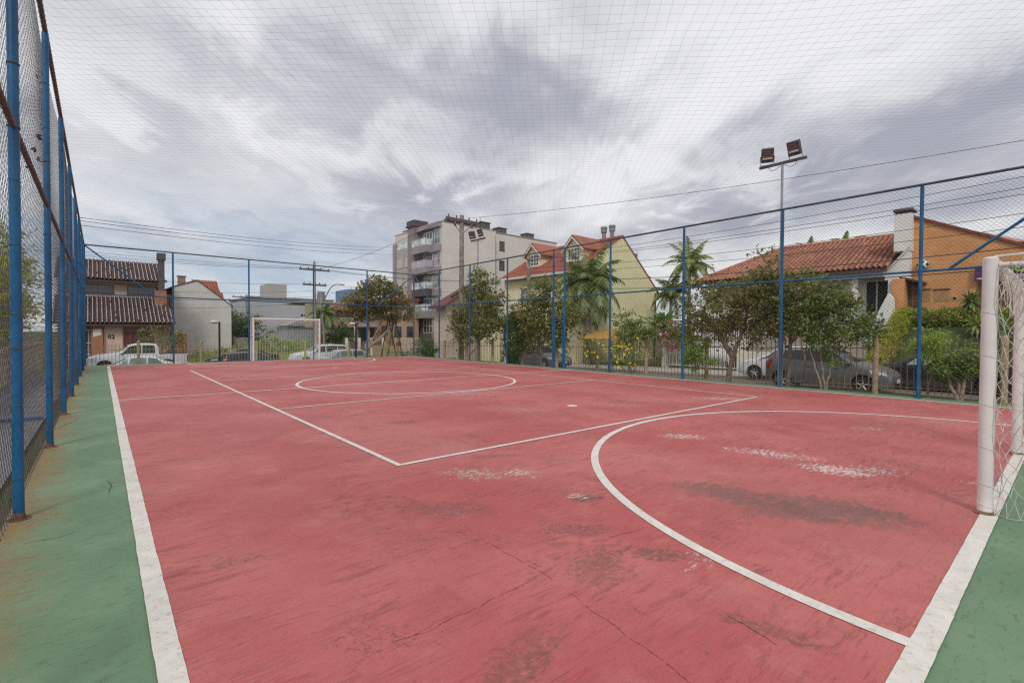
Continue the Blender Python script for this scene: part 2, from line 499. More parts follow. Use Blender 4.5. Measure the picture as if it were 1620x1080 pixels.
def ell(t, s, cx, cy, rx, ry, rot):
    """soft elliptical region on the court, 1 at its centre and 0 outside"""
    dx = t.math('SUBTRACT', s.outputs[0], cx); dy = t.math('SUBTRACT', s.outputs[1], cy)
    ca, sa = math.cos(rot), math.sin(rot)
    a = t.math('ADD', t.math('MULTIPLY', dx, ca/rx), t.math('MULTIPLY', dy, sa/rx))
    b = t.math('ADD', t.math('MULTIPLY', dx, -sa/ry), t.math('MULTIPLY', dy, ca/ry))
    r2 = t.math('ADD', t.math('MULTIPLY', a, a), t.math('MULTIPLY', b, b))
    return t.math('SUBTRACT', 1.0, r2, True)
def redmat():
    t = NT('red court paint'); p = t.pos()
    s = t.new('ShaderNodeSeparateXYZ'); t.link(p, s.inputs[0])
    n = t.noise(p, .5, 5, .55)
    c = t.mix(t.ramp(n, .38, .62), (.475, .102, .098), (.565, .158, .145))
    # general mottling, multi scale
    n1 = t.noise(p, 2.6, 8, .68)
    c = t.mix(t.math('MULTIPLY', t.ramp(n1, .51, .66), .36), c, (.36, .08, .078))
    n1b = t.noise(t.mapping(p, (1, 1, 1), (0, 0, 0), (9, 4, 0)), 1.7, 8, .7)
    c = t.mix(t.math('MULTIPLY', t.ramp(n1b, .52, .66), .40), c, (.57, .215, .195))
    # scuffs in several directions
    for k, (rot, sc, lo, hi, amt, cc) in enumerate(((.4, (1, 7, 1), .545, .62, .50, (.23, .062, .055)), (1.35, (1.2, 8, 1), .55, .63, .45, (.25, .065, .06)), (2.4, (1.1, 7, 1), .555, .63, .42, (.40, .035, .045)), (-.3, (1, 9, 1), .57, .66, .30, (.60, .28, .25)), (.9, (1, 12, 1), .57, .65, .4, (.20, .06, .05)))):
        q = t.noise(t.mapping(p, sc, (0, 0, rot), (k*3.1, k*1.7, 0)), 1.9+.5*k, 8, .70, .5)
        msk = t.noise(p, .55+.13*k, 2)
        c = t.mix(t.math('MULTIPLY', t.math('MULTIPLY', t.ramp(q, lo, hi), t.ramp(msk, .40, .58)), amt), c, cc)
    # gritty speckle
    fine = t.noise(p, 60, 4, .75)
    c = t.mix(t.math('MULTIPLY', t.ramp(fine, .53, .66), .34), c, (.25, .065, .062))
    fine2 = t.noise(p, 95, 3, .7)
    c = t.mix(t.math('MULTIPLY', t.ramp(fine2, .58, .70), .22), c, (.62, .30, .28))
    # ingrained grime, ragged islands
    g1 = t.noise(p, .95, 4, .6, .4); g2 = t.noise(t.mapping(p, (1, 1.5, 1), (0, 0, .7)), 9, 8, .78)
    gm = t.math('MULTIPLY', t.ramp(g1, .50, .64), t.ramp(g2, .495, .56))
    c = t.mix(t.math('MULTIPLY', gm, .42), c, (.155, .068, .055))
    g3 = t.noise(p, 1.9, 3, .55, .3); g4 = t.noise(p, 26, 8, .8)
    gm = t.math('MULTIPLY', t.ramp(g3, .54, .66), t.ramp(g4, .52, .58))
    c = t.mix(t.math('MULTIPLY', gm, .6), c, (.12, .058, .048))
    # grime patches at the places where people stand and turn
    streak = t.noise(t.mapping(p, (1.5, 3.6, 1), (0, 0, 1.35)), 3.4, 8, .76, .3)
    brown = t.mix(t.ramp(g4, .42, .6), (.215, .098, .08), (.125, .072, .058))
    for (cx, cy, rx, ry, rot, amt, off) in ((4.16, 1.58, .68, .32, -1.30, .85, 0), (4.46, .82, .76, .42, -1.22, .92, .03), (4.12, 1.05, .58, .32, -1.2, .75, 0)):
        e = ell(t, s, cx, cy, rx, ry, rot)
        m = t.ramp(t.math('ADD', e, t.math('MULTIPLY', t.math('SUBTRACT', streak, .5), 3.0)), .22-off, .95-off)
        c = t.mix(t.math('MULTIPLY', t.math('MULTIPLY', m, amt), t.ramp(e, 0.0, .3)), c, brown)
    for (cx, cy, rx, ry, rot, amt) in ((3.5, 6.6, .40, .2, -.35, .75), (2.58, 7.94, .5, .16, -.3, .45), (2.62, 1.27, .36, .15, -.9, .72), (2.47, 1.92, .42, .2, -.7, .6), (1.95, 2.86, .6, .26, -.6, .5), (2.15, 1.45, .45, .3, .5, .5), (3.05, 2.32, .24, .14, -.4, .85), (3.3, 4.0, .5, .14, -.5, .6), (3.6, 2.6, .22, .1, -.4, .6), (1.2, 1.1, .5, .2, .3, .5), (2.3, .5, .4, .1, -1.3, .6)):
        e = ell(t, s, cx, cy, rx, ry, rot)
        m = t.math('MULTIPLY', t.ramp(t.math('ADD', e, t.math('MULTIPLY', t.math('SUBTRACT', streak, .5), 2.8)), .30, .9), t.ramp(t.math('ADD', g4, t.math('MULTIPLY', e, .10)), .50, .60))
        c = t.mix(t.math('MULTIPLY', t.math('MULTIPLY', m, amt), t.ramp(e, 0.0, .25)), c, brown)
    # fine scratches
    for k, rot in enumerate((.25, 1.1, 2.0, 2.75)):
        q = t.noise(t.mapping(p, (1.3, 26, 1), (0, 0, rot), (k*5.3, k*2.1, 0)), 2.4, 6, .62, .35)
        c = t.mix(t.math('MULTIPLY', t.math('MULTIPLY', t.ramp(q, .60, .66), t.ramp(t.noise(p, .8+.21*k, 3), .44, .60)), .5), c, (.21, .06, .055) if k != 2 else (.44, .03, .045))
    # flaked paint, pale chips
    chip = t.noise(t.mapping(p, (1, 1.9, 1), (0, 0, .9)), 13, 8, .78, .4)
    for (cx, cy, rx, ry, rot, th, cc) in ((5.82, 1.20, .50, .30, -1.2, .495, (.66, .60, .57)), (6.02, 1.95, .75, .32, -1.3, .522, (.64, .56, .54)), (6.12, .92, .42, .28, -1.0, .515, (.56, .47, .42)), (6.1, 3.15, .48, .26, -1.0, .515, (.64, .57, .54)), (5.9, 2.35, .25, .12, -1.0, .53, (.62, .56, .53)), (6.35, .17, .3, .16, -1.2, .55, (.50, .44, .38)), (2.72, 3.55, .55, .32, -.9, .515, (.43, .40, .29)), (3.12, 3.28, .36, .2, -1, .515, (.56, .52, .44)), (7.9, 5.5, .9, .5, -.7, .56, (.58, .51, .47)), (10.4, 4.75, 1.0, .40, -.8, .525, (.66, .60, .56)), (5.9, 6.3, 1.2, .6, -.4, .555, (.47, .42, .33)), (6.4, 9.0, 1.2, .7, -.3, .56, (.54, .48, .42)), (3.05, 2.42, .22, .14, -.5, .53, (.52, .47, .40)), (8.9, 1.6, .5, .25, -.8, .56, (.58, .50, .47)), (2.7, 1.1, .3, .2, 0, .57, (.6, .5, .45))):
        e = ell(t, s, cx, cy, rx, ry, rot)
        m = t.ramp(t.math('ADD', chip, t.math('MULTIPLY', t.math('SUBTRACT', e, 1.0), .16)), th-.030, th+.004)
        c = t.mix(t.math('MULTIPLY', m, t.ramp(e, 0, .15)), c, cc)
    # broad paler patches: the far court's grazing sheen painted into the colour
    big = t.noise(t.mapping(p, (1, .4, 1)), .35, 4, .6)
    c = t.mix(t.math('MULTIPLY', t.ramp(big, .45, .65), .30), c, (.50, .205, .19))
    rough = t.math('ADD', .50, t.math('MULTIPLY', n1, .25))
    return t.princ(c, rough, 0, .38, t.math('ADD', t.math('MULTIPLY', n1, .6), t.math('MULTIPLY', fine, .4)), .22, .008)
crackm = M('crack dirt', (.105, .048, .042), .95, .4, 20, 0, 0, 0, .1, True)
def crack(name, pts, w, seed, z=.0062, gap=.12):
    """a hairline crack in the paint: a thin ragged strip following a wandering line"""
    gg_ = random.Random(seed); mb = MB(); P_ = []
    for (a, b) in zip(pts, pts[1:]):
        n = max(2, int(math.hypot(b[0]-a[0], b[1]-a[1])/.022))
        for i in range(n): P_.append((a[0]+(b[0]-a[0])*i/n, a[1]+(b[1]-a[1])*i/n))
    ox = oy = 0; Q = []
    for q in P_:
        ox = ox*.93+gg_.gauss(0, .0042); oy = oy*.93+gg_.gauss(0, .0042); Q.append((q[0]+ox, q[1]+oy))
    for i in range(len(Q)-1):
        if mnoise.noise(Vector((i*.05, seed*3.1, 0)))*.5+.5 < gap or gg_.random() < .04: continue
        a, b = Q[i], Q[i+1]; l = math.hypot(b[0]-a[0], b[1]-a[1]) or 1
        nx, ny = -(b[1]-a[1])/l, (b[0]-a[0])/l; w0 = w*gg_.uniform(.25, 1.1); w1 = w*gg_.uniform(.25, 1.1)
        mb.add([(a[0]+nx*w0, a[1]+ny*w0, z), (b[0]+nx*w1, b[1]+ny*w1, z), (b[0]-nx*w1, b[1]-ny*w1, z), (a[0]-nx*w0, a[1]-ny*w0, z)], [(0, 3, 2, 1)])
    o = mb.build(name, crackm); o["kind"] = 'structure'
crack('court_crack', [(1.84, 2.15), (1.82, 1.65), (1.77, 1.2), (1.7, .73), (1.63, .45), (1.55, .05)], 0.0015, 1, gap=.35)
crack('court_crack', [(.81, 1.6), (1.02, 1.58), (1.34, 1.59), (1.80, 1.61)], 0.0018, 2)
crack('court_crack', [(2.55, 1.67), (2.7, 1.64), (2.90, 1.63)], 0.0020, 3)
crack('court_crack', [(2.26, .68), (2.23, .53), (2.19, .40)], 0.0025, 4)
crack('court_crack', [(-.62, 4.18), (-.46, 4.16), (-.30, 4.22)], 0.0022, 8, .0022, .05)
crack('court_crack', [(-.3, 11.0), (-.1, 11.1), (.0, 11.1)], 0.0033, 9, .0022, .05)
mb = MB(); mb.quad((0, 0, .004), (W, 0, .004), (W, L, .004), (0, L, .004))
o = mb.build('court_playing_surface', redmat()); o["kind"] = 'structure'

def linemat():
    t = NT('worn line paint'); p = t.pos()
    n = t.noise(p, 5, 8, .7); n2 = t.noise(p, 30, 8, .78)
    c = t.mix(t.ramp(n, .38, .62), (.70, .655, .59), (.79, .75, .69))
    c = t.mix(t.math('MULTIPLY', t.ramp(n2, .565, .60), .5), c, (.40, .26, .22))
    n3 = t.noise(t.mapping(p, (1, 2.5, 1), (0, 0, .6)), 3.1, 9, .72)
    c = t.mix(t.math('MULTIPLY', t.ramp(n3, .53, .66), .25), c, (.52, .45, .38))
    return t.princ(c, .65, 0, .35)
line_m = linemat()
def rag(pts_l, pts_r, mb, z=.008):
    """a painted stripe with slightly uneven edges"""
    vs = []; n = len(pts_l)
    for a, b in zip(pts_l, pts_r): vs += [(a[0], a[1], z), (b[0], b[1], z)]
    mb.add(vs, [(2*i, 2*i+1, 2*i+3, 2*i+2) for i in range(n-1)])
def stripe(mb, x0, y0, x1, y1, w, z=.008, jag=.004):
    Ld = math.hypot(x1-x0, y1-y0); n = max(2, int(Ld/.06))
    ux, uy = (x1-x0)/Ld, (y1-y0)/Ld; nx, ny = -uy, ux
    l, r = [], []
    for i in range(n+1):
        s = Ld*i/n
        j1 = mnoise.noise(Vector((x0+s*3.1, y0*7+s*2, 1.5)))*jag+random.uniform(-1, 1)*jag*.5
        j2 = mnoise.noise(Vector((x0+s*2.7, y0*5-s*2, 8.5)))*jag+random.uniform(-1, 1)*jag*.5
        l.append((x0+ux*s+nx*(w/2+j1), y0+uy*s+ny*(w/2+j1))); r.append((x0+ux*s-nx*(w/2+j2), y0+uy*s-ny*(w/2+j2)))
    rag(r, l, mb, z)
def arc(mb, cx, cy, rad, a0, a1, w, z=.008, jag=.0015):
    n = max(12, int(abs(a1-a0)*rad/.06)); l, r = [], []
    for i in range(n+1):
        a = a0+(a1-a0)*i/n
        j1, j2 = random.uniform(-1, 1)*jag, random.uniform(-1, 1)*jag
        l.append((cx+(rad+w/2+j1)*math.cos(a), cy+(rad+w/2+j1)*math.sin(a))); r.append((cx+(rad-w/2+j2)*math.cos(a), cy+(rad-w/2+j2)*math.sin(a)))
    rag(r, l, mb, z)
def marking(name, fn):
    mb = MB(); fn(mb); o = mb.build(name, line_m); o["kind"] = 'structure'; return o
lw = .085
marking('court_sideline', lambda m: stripe(m, .01, .03, .01, L, .10, .008, .003))
marking('court_sideline', lambda m: stripe(m, W, .03, W, L, .10))
marking('court_goal_line', lambda m: stripe(m, -.04, -.03, W+.05, -.03, .105, .008, .0022))
marking('court_goal_line', lambda m: stripe(m, -.04, L+.03, W+.05, L+.03, .09))
marking('court_halfway_line', lambda m: stripe(m, .065, CY, W-.055, CY, .07, .0082))
marking('court_centre_circle', lambda m: arc(m, CX, CY, 3.12, 0, 2*PI, lw, .0095))
marking('court_penalty_arc', lambda m: arc(m, CX, 0, 4.15, -.005, PI+.005, lw, .0085))
marking('court_penalty_arc', lambda m: arc(m, CX, L, 4.15, PI+.012, 2*PI-.012, lw, .0085))
for yy_ in (6.08, L-6.08):
    marking('court_penalty_spot', lambda m: m.poly([(6.97+.11*math.cos(a*PI/12), yy_+.11*math.sin(a*PI/12), .0085) for a in range(24)]))
V0, V1, VL, VR = 4.33, 20.46, 2.27, 11.34
marking('volleyball_sideline', lambda m: stripe(m, VL, V0-.03, VL, V1+.03, .065, .0105))
marking('volleyball_sideline', lambda m: stripe(m, VR, V0-.03, VR, V1+.03, .06, .0105))
marking('volleyball_end_line', lambda m: stripe(m, VL+.034, V0, VR-.032, V0, .065, .0105))
marking('volleyball_end_line', lambda m: stripe(m, VL+.034, V1, VR-.032, V1, .06, .0105))
marking('volleyball_attack_line', lambda m: stripe(m, VL+.034, CY-3.28, VR-.032, CY-3.28, .06, .0115))
marking('volleyball_attack_line', lambda m: stripe(m, VL+.034, CY+3.28, VR-.032, CY+3.28, .06, .0115))

# ------------------------------------------------------------------ the cage
XL, XR, YN, YF = -.705, 14.24, -1.05, 25.70
ZT, ZM = 4.92, 2.93
def ztl(y): return 5.16-.24*sm(6, 25.7, y)

def chain_mesh(name, P, width, z0, z1f, diag, r, mat, parent, jit=.0, bulge=.0, skip=None, seed=1):
    """zigzag diamond wire mesh; P(s, z, off) places a point of the mesh plane"""
    g = np.random.default_rng(seed)
    ncol = int(width/diag*2); nrow = int(5.2/diag*2)
    hs = width/ncol; hz = diag/2
    S = np.arange(ncol+1)*hs; Z = z0+np.arange(nrow+1)*hz
    gs, gzv = np.meshgrid(S, Z, indexing='ij')
    gs = gs+g.normal(0, jit, gs.shape); gzv = gzv+g.normal(0, jit, gs.shape)
    if bulge:
        gs = gs+bulge*.5*np.sin(S[:, None]*2.1+Z[None]*1.3)
        gzv = gzv+bulge*.6*np.sin(S[:, None]*1.7-Z[None]*.9+1)
    off = bulge*np.sin(S[:, None]*PI/3.0)*np.sin(Z[None]*PI/ZM) if bulge else np.zeros_like(gs)
    a, b = [], []
    i, j = np.meshgrid(np.arange(ncol), np.arange(nrow), indexing='ij')
    even = ((i+j) % 2 == 0)
    # diagonal edges: in each cell one diagonal, alternating, makes diamonds
    i0 = i[even]; j0 = j[even]; A1 = (i0, j0); B1 = (i0+1, j0+1)
    i1 = i[~even]; j1 = j[~even]; A2 = (i1+1, j1); B2 = (i1, j1+1)
    ai = np.concatenate([A1[0], A2[0]]); aj = np.concatenate([A1[1], A2[1]])
    bi = np.concatenate([B1[0], B2[0]]); bj = np.concatenate([B1[1], B2[1]])
    pa = P(gs[ai, aj], gzv[ai, aj], off[ai, aj]); pb = P(gs[bi, bj], gzv[bi, bj], off[bi, bj])
    zt = z1f(np.minimum(gs[ai, aj], gs[bi, bj]))
    keep = np.maximum(pa[:, 2], pb[:, 2]) < zt
    if skip is not None: keep &= ~skip(pa, pb)
    return seg_prisms(pa[keep], pb[keep], r, name, mat, parent)

# right fence (along the street)
fr = thing('chain_link_fence', 'long blue post chain link fence between the court and the tree lined street', 'fence', (XR, 0, 0))
POSTS_R = [-1.05, 1.93, 4.92, 7.9, 10.87, 16.85, 19.85, 22.8]
for y in POSTS_R:
    mb = MB(); mb.cyl((0, y, -.02), (0, y, ZT-.04), .038, 12); mb.cbox((0, y, .006), (.13, .13, .012)); mb.build('post', blue, fr, True)
mb = MB(); mb.cyl((0, YN, ZT), (0, YF-.05, ZT), .030, 10); mb.build('top_rail', M('dark blue grey rail', (.06, .075, .10), .6, .4, 6, .2, 0, .4), fr, True)
mb = MB(); mb.cyl((0, YN, ZM), (0, 13.15, ZM), .026, 10); mb.cyl((0, 13.15, ZM), (0, YF-.05, ZM), .026, 10); mb.build('mid_rail', blue, fr, True)
mb = MB(); mb.cyl((0, 1.43, ZM+.02), (0, -1.0, ZT-.02), .030, 10); mb.build('brace', blue, fr, True)
mb = MB(); mb.cyl((0, 23.6, ZM+.02), (0, YF-.06, ZT-.02), .028, 10); mb.build('brace', blue, fr, True)
gate = lambda pa, pb: (pa[:, 1] > 13.2) & (pa[:, 1] < 13.84) & (pa[:, 2] < 2.08)
chain_mesh('wire_mesh', lambda s, z, o: np.stack([.045+o, YN+s, z], -1), YF-YN, .02, lambda s: ZT+0*s, .092, .0021, darkwire, fr, .0035, .010, gate, 3)
fg = thing('gate_frame', 'narrow blue gate frame with a crossbar in the street side fence', 'gate', (XR, 13.5, 0))
for y in (-.31, .33):
    mb = MB(); mb.cyl((0, y, -.02), (0, y, ZT-.04), .040, 12); mb.build('post', blue, fg, True)
mb = MB(); mb.cyl((0, -.28, 2.07), (0, .30, 2.07), .03, 10); mb.build('crossbar', blue, fg, True)
mb = MB(); mb.cyl((.0, -.22, .03), (0, -.22, 2.0), .022, 8); mb.cyl((0, .24, .03), (0, .24, 2.0), .022, 8); mb.cyl((0, -.2, 1.97), (0, .22, 1.97), .02, 8); mb.build('door_frame', blue, fg, True)

# far fence
ff = thing('chain_link_fence', 'far blue post chain link fence behind the distant goal', 'fence', (0, YF, 0))
for x in (2.25, 5.28, 8.33, 11.28):
    mb = MB(); mb.cyl((x, 0, -.02), (x, 0, ZT-.02), .036, 12); mb.build('post', blue, ff, True)
mb = MB(); mb.cyl((XR, 0, -.02), (XR, 0, ZT+.03), .048, 12); mb.build('corner_post', M('grey blue corner post', (.10, .12, .155), .55, .3, 5, .2, 0, .4), ff, True)
mb = MB(); mb.cyl((XL, 0, ZT), (XR, 0, ZT), .030, 10); mb.build('top_rail', M('dark blue grey rail', (.06, .075, .10)), ff, True)
mb = MB(); mb.cyl((XL, 0, ZM), (XR, 0, ZM), .026, 10); mb.build('mid_rail', blue, ff, True)
mb = MB(); mb.cyl((11.9, -.02, ZM+.02), (XR-.03, -.02, ZT-.04), .028, 10); mb.build('brace', blue, ff, True)
mb = MB(); mb.cyl((1.6, -.02, ZM+.02), (XL+.03, -.02, ZT-.04), .028, 10); mb.build('brace', blue, ff, True)
chain_mesh('wire_mesh', lambda s, z, o: np.stack([XL+s, .045+o, z], -1), XR-XL, .02, lambda s: ZT+0*s, .098, .0019, darkwire, ff, .003, .01, None, 5)

# left fence
fl = thing('chain_link_fence', 'near left blue post chain link fence with rusty rails and wire ties', 'fence', (XL, 0, 0))
for k, y in enumerate((1.85, 4.83, 7.86, 10.9, 13.9, 16.9, 19.9, 22.85, 25.72)):
    mb = MB(); mb.cyl((0, y, -.03), (0, y, ztl(y)-.03), .034, 14)
    p = mb.build('post', blue, fl, True)
    mb = MB(); mb.lathe([(.0345, .05), (.037, .03), (.046, .004), (.075, .0025)], (0, y, 0), 'z', 20); mb.build('rusty_foot', M('rust foot', (.13, .075, .05), .9, .4, 18, 0, .2), p, True)
    if k < 6:
        rr = np.random.default_rng(k)
        for zz in np.arange(.32, 4.9, .46):
            zz = zz+rr.uniform(-.12, .12)
            mt = MB(); dz = rr.uniform(-.012, .012)
            for q in range(2 if rr.random() > .5 else 1):
                mt.tube([(0+.0365*math.cos(a), y+.0365*math.sin(a), zz+q*.009+dz*math.cos(a)) for a in np.linspace(0, 2*PI, 15)], .0026, 5)
            mt.build('wire_tie', tiew, p)
mb = MB()
ysr = np.linspace(YN, YF, 19)
mb.tube([(0.0, y, ztl(y)) for y in ysr], .025, 10); mb.build('top_rail', rust, fl, True)
mb = MB(); mb.tube([(.0, y, ZM+.09-.08*sm(4, 25, y)) for y in ysr], .021, 10); mb.build('mid_rail', rust, fl, True)
for (zf, rr_) in ((ztl, .028), (lambda y: ZM+.09-.08*sm(4, 25, y), .024)):
    mb = MB(); pts = []; y = .4; an = 0.0
    while y < 13.5:
        z = zf(y); pts.append((rr_*math.cos(an), y, z+rr_*math.sin(an))); an += PI/4; y += .0145
    mb.tube(pts, .0022, 4); mb.build('lacing_wire', tiew, fl)
def lp(s, z, o): return np.stack([-.045-o, YN+s, z], -1)
chain_mesh('wire_mesh', lp, YF-YN, -.1, lambda s: 5.16-.24*np.clip((s-7)/19, 0, 1)**2*(3-2*np.clip((s-7)/19, 0, 1)), .108, .0018, nearwire, fl, .0045, .024, None, 9)

# overhead net, hung on the diagonal
def net_z(x, y):
    u = np.clip((x-XL)/(XR-XL), 0, 1); v = np.clip((y-YN)/(YF-YN), 0, 1)
    sag = .32*(4*u*(1-u))**.8*(4*v*(1-v))**.6
    edge = 5.16-.24*np.clip((y-6)/19.7, 0, 1) - (5.16-.24*np.clip((y-6)/19.7, 0, 1)-ZT)*u
    return edge-sag+.018*np.sin(x*1.9+y*.7)+.014*np.sin(y*2.3-x*1.1)
def net_lines():
    A, B = [], []
    sp = .130
    h = math.sqrt(.5)
    gg = np.random.default_rng(11)
    for fam in (0, 1):
        dirv = np.array([h, h]) if fam == 0 else np.array([h, -h])
        nrm = np.array([-h, h]) if fam == 0 else np.array([h, h])
        corners = np.array([[XL, YN], [XR, YN], [XL, YF], [XR, YF]])
        pr = corners@nrm
        for c in np.arange(pr.min()+.01, pr.max(), sp):
            p0 = nrm*c
            tmin, tmax = -1e9, 1e9
            for ax, lo, hi in ((0, XL, XR), (1, YN, YF)):
                t1 = (lo-p0[ax])/dirv[ax]; t2 = (hi-p0[ax])/dirv[ax]
                tmin = max(tmin, min(t1, t2)); tmax = min(tmax, max(t1, t2))
            if tmax-tmin < .05: continue
            n = max(2, int((tmax-tmin)/.284))
            t = np.linspace(tmin, tmax, n+1)
            xy = p0[None]+dirv[None]*t[:, None]
            w = .012*np.sin(t*1.3+c*2.1)+.006*np.sin(t*5.1+c*7)+gg.normal(0, .005, n+1)
            w[0] = w[-1] = 0
            xy = xy+nrm[None]*w[:, None]
            z = net_z(xy[:, 0], xy[:, 1])
            P = np.concatenate([xy, z[:, None]], 1)
            A.append(P[:-1]); B.append(P[1:])
    return np.concatenate(A), np.concatenate(B)
a, b = net_lines()
on = seg_prisms(a, b, .00095, 'overhead_net', netcord)
on['kind']='thing'; tag(on, 'thin grey cord net stretched like a ceiling over the whole court', 'net')

# ------------------------------------------------------------------ goals
def goal(name, label, y0, s, depth, rad):
    """s=-1: net goes towards -Y"""
    g = thing(name, label, 'goal', (CX, y0, 0), 0, 'white steel goals of the court')
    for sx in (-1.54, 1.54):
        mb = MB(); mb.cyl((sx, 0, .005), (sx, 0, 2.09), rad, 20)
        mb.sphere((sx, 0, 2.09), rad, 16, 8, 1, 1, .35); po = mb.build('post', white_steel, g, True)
        mb = MB(); mb.lathe([(rad+.001, .03), (rad+.006, .022), (rad+.016, .0125), (rad+.02, .0125)], (sx, 0, 0), 'z', 24); mb.build('rust_ring', M('rust ring', (.26, .15, .08), .9, .4, 18, 0, .2), po, True)  # rust at the foot, also darkening it as painted contact shade
        mb = MB(); mb.tube([(sx, s*rad, 2.035), (sx, s*depth, 2.02), (sx, s*(depth+.04), 1.98), (sx, s*(depth+.12), .05)], .021, 10); mb.build('net_stay', white_steel, g, True)
        mb = MB(); mb.tube([(sx, s*.02, 2.105), (sx, s*.5, 2.12), (sx, s*(depth), 2.045)], .009, 8); mb.build('stay_rod', white_steel, g, True)
    mb = MB(); mb.cyl((-1.54+rad, 0, 2.04), (1.54-rad, 0, 2.04), rad*.98, 20); mb.build('crossbar', white_steel, g, True)
    return g

def netgrid(P, nu, nv, jit, seed, drop=0):
    gg = np.random.default_rng(seed)
    u, v = np.meshgrid(np.linspace(0, 1, nu+1), np.linspace(0, 1, nv+1), indexing='ij')
    pts = P(u, v)+gg.normal(0, jit, u.shape+(3,))
    A = [pts[:-1].reshape(-1, 3), pts[:, :-1].reshape(-1, 3)]; B = [pts[1:].reshape(-1, 3), pts[:, 1:].reshape(-1, 3)]
    return np.concatenate(A), np.concatenate(B)

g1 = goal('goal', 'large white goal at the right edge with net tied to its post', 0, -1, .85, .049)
# near net: slack diamonds on the sides, square mesh behind
A, B = [], []
for sx in (-1.54, 1.54):
    gg = np.random.default_rng(int(sx*10+50))
    nu, nv = 26, 15
    pts = np.zeros((nu+1, nv+1, 3))
    for i in range(nu+1):
        for j in range(nv+1):
            zz = 2.0*j/nv+(.066 if i % 2 else 0)
            yy_ = -.055-.84*(i/nu)**1.15-.12*(1-j/nv)*(i/nu)
            pts[i, j] = (sx+.02*math.copysign(1, sx)+.03*math.sin(i*1.3+j*.8), yy_+.008*math.sin(j*2.1+i), max(.012, zz-.03*math.sin(i*.8)))
    pts += gg.normal(0, .007, pts.shape); pts[:, 0, 2] = .012
    for i in range(nu):
        for j in range(nv):
            A.append(pts[i, j]); B.append(pts[i+1, j])
            if i % 2 == 0:
                if j > 0: A.append(pts[i, j]); B.append(pts[i+1, j-1])
            elif j < nv: A.append(pts[i, j]); B.append(pts[i+1, j+1])
    for i in range(nu): A.append(pts[i, nv]); B.append(pts[i+1, nv])
    for j in range(nv):      # the cord laced along the post
        A.append(pts[0, j]+np.array([.0, .004, 0])); B.append(pts[0, j+1]+np.array([0, .004, 0]))
        A.append(pts[1, j]); B.append(pts[1, j+1])
def Pb(u, v): return np.stack([-1.52+3.04*u, -.88-.1*(1-v)-.06*np.sin(PI*u)*(1-v), .02+1.98*v], -1)
a, b = netgrid(Pb, 26, 17, .01, 3); A += list(a); B += list(b)
def Pt(u, v): return np.stack([-1.50+3.0*u, -.05-.83*v, 2.0-.10*np.sin(PI*v)*np.sin(PI*u)**.3+.0*u], -1)
a, b = netgrid(Pt, 26, 7, .012, 4); A += list(a); B += list(b)
seg_prisms(A, B, .0027, 'net', goalcord, g1)
# bunched net and loops under the crossbar, lacing rings on the post
mb = MB(); gg = random.Random(4)
for k in range(26):
    x = -1.46+2.92*k/25; pts = []
    for q in range(9):
        an = 2*PI*q/8
        pts.append((x+.015*q/8, .0+.058*math.cos(an)-.01, 2.035+.058*math.sin(an)))
    mb = MB(); mb.tube(pts, .004, 5); mb.build('net_ring', goalcord, g1)
for k in range(34):
    x = -1.44+2.88*k/33
    mb = MB(); mb.tube([(x, -.055, 2.0), (x+gg.uniform(-.03, .03), -.07-gg.random()*.03, 1.86-gg.random()*.05), (x+gg.uniform(-.04, .04), -.085, 1.72-gg.random()*.1)], .003, 4); mb.build('net_strand', goalcord, g1)
for z in (.08, .25, .55, .9, 1.3, 1.65):
    for sx in (-1.54, 1.54):
        mb = MB(); mb.tube([(sx+.051*math.cos(a), .051*math.sin(a), z+.02*math.sin(a)) for a in np.linspace(0, 2*PI, 13)], .0028, 4); mb.build('net_tie', goalcord, g1)
        mb = MB(); mb.tube([(sx+.02*math.cos(a), -.07+.018*math.sin(a), z-.05+.02*math.sin(a)) for a in np.linspace(0, 2*PI, 11)], .0028, 4); mb.build('net_loop', goalcord, g1)

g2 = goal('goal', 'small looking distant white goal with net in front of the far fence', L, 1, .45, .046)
A, B = [], []
a, b = netgrid(lambda u, v: np.stack([-1.52+3.04*u, .48+.05*(1-v)+.1*np.sin(PI*u)*np.sin(PI*v), .02+1.98*v-.10*np.sin(PI*u)*np.sin(v*PI)*.5+.03*np.sin(u*17)], -1), 24, 16, .012, 6); A += list(a); B += list(b)
for sx in (-1.54, 1.54):
    a, b = netgrid(lambda u, v: np.stack([sx+0*u, .04+.44*u+.03*(1-v), .02+1.98*v-.05*np.sin(PI*u)], -1), 5, 16, .012, 7); A += list(a); B += list(b)
a, b = netgrid(lambda u, v: np.stack([-1.52+3.04*u, .04+.44*v, 2.0-.05*np.sin(PI*v)], -1), 24, 4, .01, 8); A += list(a); B += list(b)
seg_prisms(A, B, .0042, 'net', M('bright goal cord', (.72, .70, .64), .85, .1, 5), g2)
# ------------------------------------------------------------------ cars
def paint(name, col, rough=.28, metal=.0):
    if name in MATS: return MATS[name]
    t = NT(name); p = t.coord()
    n = t.noise(p, 2.2, 4, .6); n2 = t.noise(p, 300, 1, .5)
    s = t.new('ShaderNodeSeparateXYZ'); t.link(p, s.inputs[0])
    c = t.mix(t.ramp(n, .35, .7), tuple(x*.93 for x in col), tuple(min(.9, x*1.05) for x in col))
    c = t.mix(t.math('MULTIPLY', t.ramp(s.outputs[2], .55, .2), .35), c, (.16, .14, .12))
    p_ = t.princ(c, rough, metal, .5, None)
    return p_
carglass = glassmat('car glass', (.014, .017, .018), .10, .42)
cargreen = glassmat('green tinted car glass', (.10, .15, .135), .06, .9)
redlens = M('red lens', (.35, .012, .012), .2, .1, 9)
clearlens = M('clear lens', (.55, .57, .6), .15, .15, 14)
plate = M('plate', (.55, .55, .55), .5, .05, 4)

